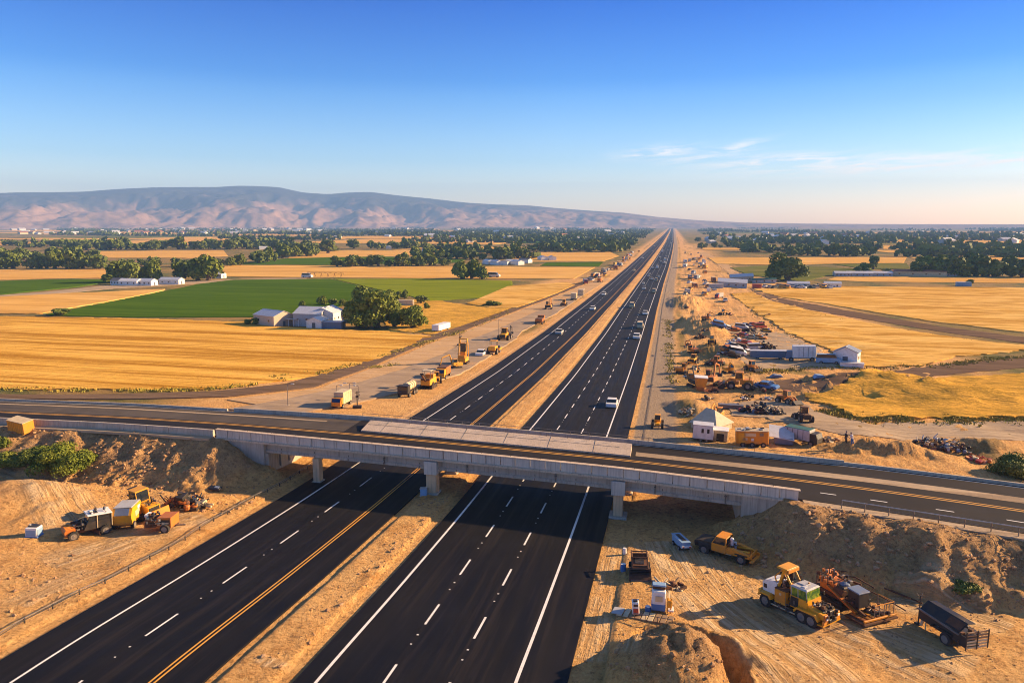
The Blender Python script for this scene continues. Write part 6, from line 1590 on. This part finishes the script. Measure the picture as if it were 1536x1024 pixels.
# ---- traffic on the right-hand carriageway ----
place(car, 918, 609, 'white car driving alone just beyond the overpass', 'moving_car', 'car', HW, col='white', s=1.0)
for px, py, c, l in ((955, 508, 'white', 'white car behind the flatbed on the right carriageway'), (960, 492, 'cream', 'cream flatbed-like car in front of the white one on the carriageway'), (968, 472, 'white', 'white car in the right lane ahead of the cream one'), (948, 461, 'cream', 'pale car in the left lane of the right carriageway'), (966, 434, 'silver', 'silver car farther ahead in the left lane'), (981, 439, 'cream', 'cream car in the middle of the right carriageway'), (889, 465, 'white', 'white car near the middle of the left carriageway'), (839, 501, 'palegrey', 'grey car at the outer lane of the left carriageway')):
    o = dup(PR[cols.index(c)], G(px, py) + Vector((0, 0, .03)), HW, l, 1.15); o['category'] = 'car'; o.name = 'moving_car'
rr = random.Random(9)
for k in range(46):
    Y = 430 * (2600 / 430) ** (rr.random() ** .9); u = rr.choice((-9.6, -9.7, -13.3, -9.5, -16.8)) + rr.uniform(-.4, .4); x = u + float(cshift(Y))
    src = rr.choice((PR[0], PR[1], PR[2], PR[0], PR[0], PR[3], PRT[0])); o = dup(src, (x, Y, float(z0(Y)) + .05), HW, None, rr.uniform(.8, 1.0)); o.name = 'moving_car'
    t = src['category'] == 'truck'; o['label'] = 'small %s in the dense distant traffic of the right carriageway' % ('truck' if t else 'car'); o['group'] = 'distant %s on the highway' % ('trucks' if t else 'cars')
for k in range(5):
    Y = 360 + 190 * k; x = -33 + (k % 2) * 3 + float(cshift(Y)); dup(PR[k % 4], (x, Y, float(z0(Y)) + .05), -HW, 'small car far off on the left carriageway', 1.1, 'distant cars on the left carriageway').name = 'moving_car'

# ---- camp right of the highway, beyond the overpass ----
def tent(o):
    w = 2.1; W = [(-w, -w), (w, -w), (w, w), (-w, w)]
    m = MB(); m.add([(x, y, 0) for x, y in W] + [(x, y, 1.1) for x, y in W], [(3, 2, 1, 0), (0, 1, 5, 4), (1, 2, 6, 5), (2, 3, 7, 6), (3, 0, 4, 7)], 'canvas'); m.out('wall', o)
    k = 1.12; V = [(x * k, y * k, .98) for x, y in W] + [(-.9, 0, 3.05), (.5, 0, 2.9)]; D = [(x, y, z - .08) for x, y, z in V]
    m = MB(); m.add(V + D, [(0, 1, 5, 4), (1, 2, 5), (2, 3, 4, 5), (3, 0, 4), (0, 6, 7, 1), (1, 7, 8, 2), (2, 8, 9, 3), (3, 9, 6, 0), (7, 6, 10, 11), (8, 7, 11), (9, 8, 11, 10), (6, 9, 10)], 'canvas'); m.out('roof', o)
    m = MB()
    for x, y in W: m.tube([(x * k, y * k, .95), (x * 1.5, y * 1.5, 0)], .02, 'wood', 4)
    m.out('guy_rope', o)
def caravan(o):
    m = MB(); m.prism([(-1.4, .5), (1.3, .5), (1.4, 1.2), (1.25, 2.3), (-1.35, 2.4)], -1.0, 1.0, 'white'); m.out('body', o); m = MB(); m.box((-.05, 0, 2.4), (2.8, 2.1, .1), 'silver', b=.03); m.out('roof', o)
    for x in (-.1, .65): m = MB(); m.box((x, -1.02, 1.65), (.32, .06, .6), 'navy', b=.04); m.out('window', o)
    m = MB(); m.box((-1.42, -.3, 1.6), (.05, .9, .8), 'navy', rx=.3); m.out('window', o)
    simple_wheels(o, (-.3, .5), .85, .3, .2); m = MB(); m.box((0, 0, .4), (2.6, 1.6, .16), 'darkmetal'); m.tube([(1.3, 0, .4), (2.1, 0, .4)], .05, 'steel'); m.out('chassis', o)
place(tent, 1067, 642, 'big beige canvas tent with pitched roof behind the white caravan', 'canvas_tent', 'tent', -.62, s=1.0)
place(caravan, 1054, 660, 'white caravan with two dark windows beside the crossing road', 'caravan', 'caravan', -.05)
def hut(o): 
    m = MB(); m.box((0, 0, .8), (2.2, 1.8, 1.5), 'cream', b=.03); m.out('wall', o); m = MB(); m.box((0, 0, 1.6), (2.4, 2.0, .1), 'white', b=.02); m.out('roof', o); m = MB(); m.box((.1, -.92, .6), (1.0, .05, 1.1), 'navy'); m.out('door', o)
place(hut, 1079, 659, 'low white hut with dark opening between the caravan and yellow wagon', 'hut', 'hut', -.1)
def wagon(o):
    m = MB(); m.box((0, 0, 1.35), (4.2, 2.0, 1.7), 'amber', b=.06); m.box((-1.3, -1.02, 1.3), (.9, .03, 1.3), 'yellow'); m.box((-.25, -1.02, 1.75), (1.5, .03, .45), 'cream'); m.box((-.9, -1.02, 1.15), (.6, .03, .35), 'cream'); m.box((.05, -1.02, 1.1), (.35, .03, .35), 'white'); m.box((-2.11, 0, 1.2), (.03, 1.6, 1.3), 'rust'); m.out('body', o)
    m = MB(); m.box((0, 0, 2.24), (4.3, 2.1, .1), 'cream', b=.02); rr = random.Random(2)
    for k in range(9): m.box((rr.uniform(-1.7, 1.5), rr.uniform(-.6, .7), 2.36), (.5, .3, .14), rr.choice(['navy', 'slateblue', 'navy', 'palegrey']), rz=rr.random(), b=.03)
    m.out('roof', o); m = MB(); m.box((1.2, -1.02, 1.8), (.5, .04, .4), 'steel'); m.out('window', o)
    m = MB(); m.box((0, 0, .5), (4.0, 1.5, .15), 'darkmetal'); m.out('chassis', o); simple_wheels(o, (-1.2, 0, 1.4), .9, .36, .25)
place(wagon, 1128, 668, 'yellow site wagon with sign boards and blue bundles on its roof', 'site_wagon', 'wagon', -.06, s=1.0)
def awning(o):
    m = MB(); m.add([(-1.8, -1.2, 1.2), (1.4, -1.5, .9), (1.7, 1.5, 1.9), (-1.6, 1.4, 2.2), (-1.8, -1.2, 1.14), (1.4, -1.5, .84), (1.7, 1.5, 1.84), (-1.6, 1.4, 2.14)], [(0, 1, 2, 3), (7, 6, 5, 4), (0, 4, 5, 1), (1, 5, 6, 2), (2, 6, 7, 3), (3, 7, 4, 0)], 'silver'); m.out('awning_sheet', o)
    m = MB(); m.box((.1, -.9, .6), (2.4, .9, .9), 'slateblue', b=.1); m.box((.9, -.2, .6), (.8, 1.2, 1.0), 'blue', b=.1); m.out('load', o)
    for x, y, z in ((-1.7, -1.1, 1.15), (1.3, -1.4, .85), (1.6, 1.4, 1.85), (-1.5, 1.3, 2.15)): m = MB(); m.cyl((x, y, 0), (x, y, z), .04, 'steel', 6); m.out('pole', o)
place(awning, 1172, 664, 'white awning sheet over blue bundles between wagon and green roofed truck', 'awning', 'awning', .0)
place(box_truck, 1203, 664, 'grey truck with dark green roof at the end of the camp row', 'camp_truck', 'truck', -.62, s=.82, body='palegrey', cab='darkmetal', L=6.0, H=1.8, roof='green')
scrap(1238, 661, 'heap of brown timber and pipes right of the green roofed truck', 2.0, 40, 12, ('wood', 'rust', 'cream', 'wood'), .7, name='timber_heap', cat='timber heap')
# people at the edge of the camp
def person(o, shirt='navy', trousers='darkmetal', h=1.7, lean=.15, seed=0):
    """one continuous skinned figure; clothing and hair as children"""
    me = bpy.data.meshes.new('person_body')
    J = [(0, 0, .92), (.02 + lean * .3, 0, 1.15), (lean * .6, 0, 1.38), (lean * .75, 0, 1.50), (lean * .9, 0, 1.62), (lean, 0, 1.72),
         (0, .09, .86), (.08, .11, .48), (0, .11, .08), (.12, .12, .03), (0, -.09, .86), (-.02, -.12, .48), (-.12, -.12, .08), (0, -.13, .03),
         (lean * .6, .19, 1.40), (lean * .6 + .05, .24, 1.14), (lean + .18, .22, .95), (lean + .25, .22, .90),
         (lean * .6, -.19, 1.40), (lean * .6 + .02, -.25, 1.14), (lean + .10, -.24, .92), (lean + .16, -.24, .86)]
    E = [(0, 1), (1, 2), (2, 3), (3, 4), (4, 5), (0, 6), (6, 7), (7, 8), (8, 9), (0, 10), (10, 11), (11, 12), (12, 13), (2, 14), (14, 15), (15, 16), (16, 17), (2, 18), (18, 19), (19, 20), (20, 21)]
    Rr = [.14, .13, .15, .055, .095, .08, .09, .065, .045, .04, .09, .065, .045, .04, .06, .048, .035, .035, .06, .048, .035, .035]
    me.from_pydata(J, E, []); b = bpy.data.objects.new('body', me); COL.objects.link(b); b.parent = o; me.materials.append(MATS['skin'])
    md = b.modifiers.new('skin', 'SKIN'); md.use_smooth_shade = True
    sv = me.skin_vertices[0].data if me.skin_vertices else None
    if sv is None: me.skin_vertices.new() if hasattr(me.skin_vertices, 'new') else None
    if me.skin_vertices:
        for v, r in zip(me.skin_vertices[0].data, Rr): v.radius = (r, r)
        me.skin_vertices[0].data[0].use_root = True
    s2 = b.modifiers.new('sub', 'SUBSURF'); s2.levels = 1; s2.render_levels = 1
    m = MB(); m.lathe((lean * .35, 0, .9), [(.17, 0), (.16, .2), (.19, .45), (.12, .58)], shirt, 12)
    for y in (-1, 1): m.cyl((lean * .6, y * .17, 1.42), (lean * .6 + .05, y * .25, 1.14), .08, shirt, 8, .07)
    m.out('shirt', o)
    m = MB(); m.cyl((0, .09, .96), (.06, .11, .5), .12, trousers, 8, .09); m.cyl((.06, .11, .5), (0, .11, .08), .09, trousers, 8, .07); m.cyl((0, -.09, .96), (-.01, -.12, .5), .12, trousers, 8, .09); m.cyl((-.01, -.12, .5), (-.1, -.12, .08), .09, trousers, 8, .07); m.out('trousers', o)
    m = MB(); m.lathe((lean * .95, 0, 1.66), [(.115, 0), (.12, .06), (.08, .13), (.02, .15)], 'roofdark', 10); m.out('hair', o)
paint('skin', (0.42, 0.24, 0.15), .6, dirt=0.0)
place(person, 1270, 663, 'person in a dark blue shirt leaning over the camp scrap', 'person', 'person', .4, shirt='navy', lean=.25)
place(person, 1279, 664, 'person in a white shirt standing at the end of the camp row', 'person', 'person', 2.4, shirt='white', trousers='blue', lean=.08)
place(loader, 986, 640, 'small yellow dozer with dark cab on the highway shoulder', 'small_dozer', 'dozer', HW * -1, s=.72, arm=False)
scrap(1138, 620, 'large heap of dark machine parts with orange bits behind the camp', 3.2, 90, 14, ('darkmetal', 'rust', 'darkmetal', 'red', 'canvas', 'slateblue'), 1.9, name='machine_heap', big=1.4)
scrap(1160, 622, 'dark pile of tyres and drums at the right of the large machine heap', 1.8, 40, 15, ('darkmetal', 'tyre', 'cream'), 1.5, name='tyre_heap', cat='tyre heap', big=1.3)
place(container, 1096, 612, 'grey flat skip lying left of the large machine heap', 'skip', 'skip', .05, col='steel', L=4, W=1.8, H=.6, ribs=False)
for k, (px, py, h) in enumerate(((1030, 617, .5), (1033, 622, .5))): scrap(px, py, ['stack of pale timber planks left of the canvas tent', 'second stack of pale planks nearer the canvas tent'][k], 1.4, 18, 30 + k, ('wood', 'cream'), .6, name='timber_heap', cat='timber heap')
def hopper(o):
    m = MB(); m.prism([(-.9, .9), (.9, .9), (1.2, 2.6), (-1.2, 2.6)], -1.1, 1.1, 'amber'); m.box((0, 0, .45), (1.5, 1.7, .9), 'orange', b=.05); m.out('body', o); m = MB(); m.box((0, 0, 2.68), (2.5, 2.3, .14), 'white', b=.03); m.out('roof', o)
place(hopper, 1050, 585, 'yellow hopper bin with white lid left of the dark excavators', 'hopper_bin', 'hopper', 0, s=1.0)
place(excavator, 1042, 579, 'dark excavator half hidden behind the yellow hopper bin', 'excavator', 'excavator', 2.0, s=.9, col='darkmetal')
place(excavator, 1067, 577, 'orange brown excavator with dark boom right of the hopper bin', 'excavator', 'excavator', 1.2, s=1.05, col='orange')
place(loader, 1109, 582, 'amber wheel loader seen from the side in the middle of the works', 'wheel_loader', 'loader', 3.0, s=1.2, col='amber')
scrap(1085, 577, 'red and rusty parts heaped left of the amber wheel loader', 1.6, 26, 41, ('red', 'rust', 'darkmetal'), .8, big=1.2)
scrap(1132, 581, 'grey and cream parts heaped right of the amber wheel loader', 2.2, 40, 42, ('palegrey', 'darkmetal', 'cream', 'rust'), 1.0, big=1.2)
place(car, 1150, 583, 'blue pickup-like car with white roof right of the grey parts heap', 'parked_car', 'car', -.5, s=1.0, col='blue')
def tarp(o, c='slateblue', L=3.0): m = MB(); m.prism([(-L / 2, 0), (L / 2, 0), (L * .3, .55), (-L * .2, .7)], -.8, .8, c); m.out('sheet', o); m = MB(); m.cyl((-L / 2, -.9, .08), (L / 2, -.9, .08), .08, 'wood', 6); m.out('edge_pole', o)
place(tarp, 1165, 566, 'flat blue tarpaulin on the slope above the blue car', 'tarpaulin', 'tarpaulin', 0)
place(tarp, 1228, 566, 'small pale blue tarpaulin by the dirt road', 'tarpaulin', 'tarpaulin', .2, c='skyblue', L=2.2)
scrap(1120, 596, 'dark stones and tyres heaped below the amber wheel loader', 2.0, 26, 43, ('darkmetal', 'tyre', 'rust'), .5)
scrap(1158, 600, 'pale rubble sacks heaped at the bend of the gravel road', 2.2, 30, 44, ('palegrey', 'rust', 'canvas'), .6)
place(container, 1153, 539, 'long blue grey trailer in the middle of the yard', 'parked_trailer', 'trailer', -.02, s=1.0, col='slateblue', L=9.0, W=2.2, H=1.7, roof='silver', wheels=True)
place(box_truck, 1202, 541, 'white box truck with yellow tail between the long trailer and the white house', 'box_truck', 'truck', math.pi - .1, s=1.15, body='white', cab='slateblue', L=6.2, H=2.4, roof='silver')
place(car, 1243, 545, 'pale blue van beside the white house', 'parked_van', 'van', -.2, s=1.2, col='skyblue', van=True)
place(shed, 1270, 545, 'white house with slate gable roof at the edge of the wheat', 'farm_house', 'house', -.35, s=1.0, w=5.5, d=5.2, h=3.0, rh=1.2, roof='slateblue', wins=2)
def porch(o): m = MB(); m.box((0, 0, .5), (5.0, 1.6, .9), 'white', b=.05); m.out('wall', o); m = MB(); m.box((0, 0, 1.0), (5.2, 1.8, .1), 'silver', b=.02); m.out('coping', o)
place(porch, 1277, 549, 'low white wall in front of the white house', 'garden_wall', 'wall', -.1)
rr = random.Random(33); kk = 0
spots = [(1078, 488, 'blue'), (1092, 494, 'white'), (1101, 496, 'orange'), (1112, 493, 'silver'), (1119, 490, 'slateblue'), (1130, 489, 'red'), (1140, 492, 'red'), (1150, 497, 'yellow'), (1100, 520, 'palegrey'), (1110, 522, 'rust'), (1117, 516, 'red'), (1092, 525, 'orange'), (1106, 530, 'white'), (1098, 534, 'darkmetal'), (1122, 531, 'white'), (1133, 524, 'silver'), (1128, 508, 'cream'), (1140, 508, 'amber'), (1123, 500, 'darkmetal'), (1115, 505, 'red')]
nm = {'blue': 'blue', 'white': 'white', 'orange': 'orange', 'silver': 'silver', 'slateblue': 'dark blue', 'red': 'red', 'yellow': 'yellow', 'palegrey': 'grey', 'rust': 'rusty', 'darkmetal': 'black', 'cream': 'cream', 'amber': 'amber'}
for k, (px, py, c) in enumerate(spots):
    van = k % 3 == 0
    cnt = sum(1 for q in spots[:k] if q[2] == c)
    place(car, px, py, '%s %s in the crowded yard, %s' % (nm[c], 'van' if van else 'car', ('near side' if py > 515 else 'far side') + (', beside another %s one' % nm[c] if cnt else '')), 'parked_van' if van else 'parked_car', 'van' if van else 'car', rr.uniform(-.6, .6), s=.92, col=c, van=van)
scrap(1145, 522, 'tall black heap of tyres and engines above the long trailer', 3.2, 80, 50, ('darkmetal', 'tyre', 'rust', 'darkmetal'), 2.4, name='tyre_heap', cat='tyre heap', big=1.6)
scrap(1128, 503, 'long heap of wooden frames across the middle of the yard', 4.5, 60, 51, ('wood', 'rust', 'cream', 'darkmetal'), 1.0, name='timber_heap', cat='timber heap', big=1.6)
scrap(1052, 507, 'dark rusty block on the sand mound beside the highway', 1.6, 20, 52, ('rust', 'darkmetal'), 1.4, big=1.5)
scrap(1110, 512, 'mixed red and white scrap in the middle of the yard', 3.4, 50, 53, ('red', 'white', 'rust', 'slateblue'), 1.0, big=1.5)
scrap(1395, 668, 'pink and grey debris heap beyond the right road', 3.0, 80, 60, ('canvas', 'rust', 'palegrey', 'darkmetal', 'brick'), 1.0, name='debris_heap', cat='debris heap')
scrap(1432, 672, 'dark debris heap with a blue barrel beyond the right road', 2.0, 46, 61, ('darkmetal', 'rust', 'slateblue', 'wood'), 1.3, name='debris_heap', cat='debris heap')
scrap(1468, 690, 'bright red and orange scrap beside the dark bush at far right', 1.6, 26, 62, ('red', 'orange', 'red', 'cream'), .5, name='debris_heap', cat='debris heap')
scrap(1175, 425, 'x', 1, 8, 1) if False else None
YM = [(1022, 560, 'amber', 0, 'amber excavator on the sand bank nearest the gravel shoulder'), (1040, 545, 'yellow', 1, 'yellow loader on the slope above the hopper bin'), (1075, 548, 'orange', 1, 'orange loader at the foot of the second sand mound'), (1092, 560, 'yellow', 0, 'yellow excavator with raised boom above the amber loader'), (1128, 556, 'amber', 1, 'amber loader beside the long weeds of the track'), (1040, 528, 'orange', 0, 'orange excavator between the two sand mounds'), (1068, 515, 'yellow', 1, 'yellow loader on the saddle of the sand mounds'), (1060, 478, 'orange', 0, 'orange excavator at the far foot of the sand mound'), (1085, 472, 'amber', 1, 'amber loader beyond the crowded yard'), (1180, 604, 'orange', 1, 'orange loader at the bend of the gravel road'), (1075, 630, 'amber', 0, 'amber excavator standing behind the canvas tent'), (1205, 630, 'rust', 1, 'rusty loader on the gravel road behind the green roofed truck')]
for k, (px, py, c, t, l) in enumerate(YM):
    if t: place(loader, px, py, l, 'wheel_loader', 'loader', k * 1.3, s=.85, col=c)
    else: place(excavator, px, py, l, 'excavator', 'excavator', k * 1.7, s=.8, col=c, up=.8 + .1 * (k % 3))
for k in range(26):
    px = 1030 + (k * 37) % 135; py = 462 + (k * 23) % 150
    if 520 < py < 545 and px > 1110: continue
    scrap(px, py, 'low heap of mixed scrap on the dirt right of the highway', .9 + .05 * (k % 9), 12, 200 + k, ('rust', 'darkmetal', ('red', 'white', 'orange', 'slateblue', 'cream')[k % 5], 'wood'), .7, big=1.2)['group'] = 'low scrap heaps right of the highway'
# row of sheds and cars at the end of the yard (farther)
place(shed, 1098, 430, 'long grey barn with pale roof at the head of the dirt strip', 'barn', 'barn', 1.5, s=1.0, w=16, d=9, h=3.2, rh=1.6, wall='palegrey', wins=4)
place(shed, 1112, 422, 'second barn with white roof behind the grey one', 'barn', 'barn', 1.6, s=1.0, w=14, d=8, h=3.4, rh=1.5, wall='tanwall', wins=3)
place(shed, 1146, 424, 'teal roofed shed left of the big round tree', 'shed', 'shed', 1.55, s=1.0, w=14, d=5, h=2.2, rh=.7, wall='palegrey', roof='green', wins=3)
place(shed, 1197, 430, 'white roofed shed below the big round tree', 'shed', 'shed', 1.55, w=12, d=5, h=2.2, rh=.9, wall='white', wins=3)
place(container, 1074, 432, 'grey container left of the long grey barn', 'site_container', 'container', 0, col='palegrey', L=8)
place(container, 1135, 432, 'orange red container right of the barns', 'site_container', 'container', .1, col='red', L=5)
for k in range(16):
    px = 1148 + k * 6.8; dup(PR[(k * 3) % 8], G(px, 431 + (k % 3)) + Vector((0, 0, .05)), 1.57 + rr.gauss(0, .4), 'small car in the row beside the big round tree', 1.2, 'cars in the row beside the big round tree')
# ---- farm beyond the near wheat ----
place(shed, 411, 487, 'long tan farm shed with white roof at the left of the farm', 'farm_shed', 'shed', 1.15, s=.88, w=13, d=9, h=4.0, rh=1.8, wall='tanwall', roof='silver', wins=2)
def verandah(o): 
    m = MB(); m.box((0, 0, 2.3), (10, 3.0, .16), 'silver', b=.03); m.out('roof', o)
    for k in range(6): m = MB(); m.cyl((-4.6 + k * 1.85, -1.3, 0), (-4.6 + k * 1.85, -1.3, 2.3), .12, 'white', 6); m.out('post', o)
    m = MB(); m.box((0, 1.2, 1.1), (9.6, .2, 2.2), 'tanwall'); m.out('wall', o)
place(verandah, 432, 488, 'white roofed open verandah between the tan shed and the farmhouse', 'verandah', 'verandah', 0)
place(shed, 471, 487, 'main white farmhouse block with a grey gable facing the wheat', 'farm_house', 'house', HW, s=.82, w=12, d=12, h=5.2, rh=2.4, wall='palegrey', roof='roofmetal', wins=3)
place(shed, 492, 486, 'pale blue roofed farmhouse wing beside the tall trees', 'farm_house', 'house', .1, s=.85, w=12, d=9, h=5.2, rh=2.0, wall='white', roof='roofmetal', wins=3)
place(shed, 477, 491, 'low white porch building in front of the farmhouse', 'farm_annex', 'annex', .1, w=7, d=5, h=2.6, rh=1.0, wall='white', roof='white', wins=2)
place(container, 500, 492, 'blue grey lean-to in front of the pale farmhouse wing', 'lean_to', 'lean-to', .1, col='slateblue', L=7, W=4, H=2.2, roof='roofmetal')
place(container, 607, 458, 'cream container in the meadow behind the farmhouse trees', 'site_container', 'container', .1, col='cream', L=8)
for px, py, w_, lb, roof in ((197, 428, 12, 'white farm shed below the broad tree', 'white'), (222, 428, 9, 'low cream shed between the farm tree clumps', 'roofmetal'), (258, 426, 13, 'white shed with a blue grey roof among the farm trees', 'roofmetal'), (326, 417, 10, 'small white house at the right end of the farm trees', 'white'), (178, 427, 6, 'tiny cream hut beside the white farm shed', 'roofdark')):
    place(shed, px, py, lb, 'farm_shed', 'shed', 1.5 + w_ * .01, w=w_, d=6, h=2.8, rh=1.3, wall='white', roof=roof, wins=3)
place(car, 461, 416.5, 'white van on the field track beyond the green field', 'parked_van', 'van', 0, s=1.6, col='white', van=True)
def irrigator(o):
    m = MB(); m.tube([(-14 + k * 2, 0, 2.6 + .3 * (k % 2)) for k in range(15)], .12, 'darkmetal'); m.tube([(-14 + k * 2, 0, 3.4) for k in range(15)], .08, 'darkmetal'); m.out('boom', o)
    for k in range(6): m = MB(); m.tube([(-13 + k * 5, -1.2, 0), (-13 + k * 5, 0, 2.7), (-13 + k * 5, 1.2, 0)], .12, 'rust'); m.out('leg', o)
place(irrigator, 488, 415.5, 'dark irrigation boom standing along the edge of the light green field', 'irrigation_boom', 'irrigator', 0, s=1.0)
place(car, 741, 416, 'white van just right of the small tree clump in the wheat', 'parked_van', 'van', 0, s=1.8, col='white', van=True)
for k, (px, py) in enumerate(((733, 396), (745, 397), (757, 397), (768, 396), (776, 397), (788, 394), (814, 390), (828, 390), (420, 374), (410, 387), (395, 374), (640, 377), (583, 373))):
    place(shed, px, py, 'small white farm shed near the tree belts', 'farm_shed', 'shed', rr.uniform(0, 3), 'small white sheds near the tree belts', w=11, d=7, h=3.0, rh=1.2, roof=('white', 'roofmetal', 'roofdark')[k % 3], wins=0, door=False)
for k, (px, w_, lb) in enumerate(((1262, 10, 'leftmost pale blue farm roof right of the big round tree'), (1288, 16, 'broad pale blue barn roof under the small tree'), (1318, 16, 'low silver barn left of the long cream barn'), (1376, 34, 'long cream barn with rust roof in front of the dark belt'), (1415, 15, 'blue grey barn at the right end of the long cream barn'), (1432, 10, 'small teal roofed shed right of the barns'))):
    place(shed, px, 414, lb, 'barn', 'barn', HW, s=1.0, w=w_, d=8, h=3.4 if k == 3 else 2.4, rh=1.0, wall='cream' if k == 3 else 'palegrey', roof=('roofmetal', 'roofmetal', 'silver', 'brick', 'roofmetal', 'green')[k], wins=4)
place(shed, 1248, 431, 'small pale cottage beside the ditch right of the round tree', 'cottage', 'cottage', HW, w=9, d=5, h=2.4, rh=1.0, wins=2)
place(container, 1445, 429, 'pale blue trailer beside the ditch between the wheat fields', 'parked_trailer', 'trailer', 0, col='skyblue', L=8)
# ---- distant houses ----
hp = []
for k, (wl, rf) in enumerate((('white', 'white'), ('tanwall', 'roofmetal'), ('cream', 'brick'), ('palegrey', 'silver'))):
    m = MB(); m.prism([(-4, 0), (4, 0), (4, 3.2), (0, 5.2), (-4, 3.2)], -6, 6, wl)
    for s in (-1, 1): m.box((s * 2.2, 0, 4.3), (5.2, 12.8, .2), rf, ry=s * .4636)
    hp.append(m.out('distant_house')); tagged(hp[-1], 'tiny pale house among the woods of the hazy valley', 'house', 'distant houses of the valley')
rr = random.Random(77)
def housat(px, py):
    p = B(px, py); o = hp[0].copy(); o.data = rr.choice(hp).data; COL.objects.link(o); o.location = p; s = rr.uniform(.8, 1.5) * (1 + p.y / 3500); o.scale = (s, s, s * .9); o.rotation_euler = (0, 0, rr.random() * 3)
for k in range(170):
    t = rr.random(); px = rr.uniform(-30, 480) if t < .5 else (rr.uniform(480, 960) if t < .75 else rr.uniform(1050, 1540)); housat(px, rr.uniform(342.5, 352) if t < .6 else rr.uniform(350, 366))
for q in hp: bpy.data.objects.remove(q)
for _t in PR + PRT: purge(_t)
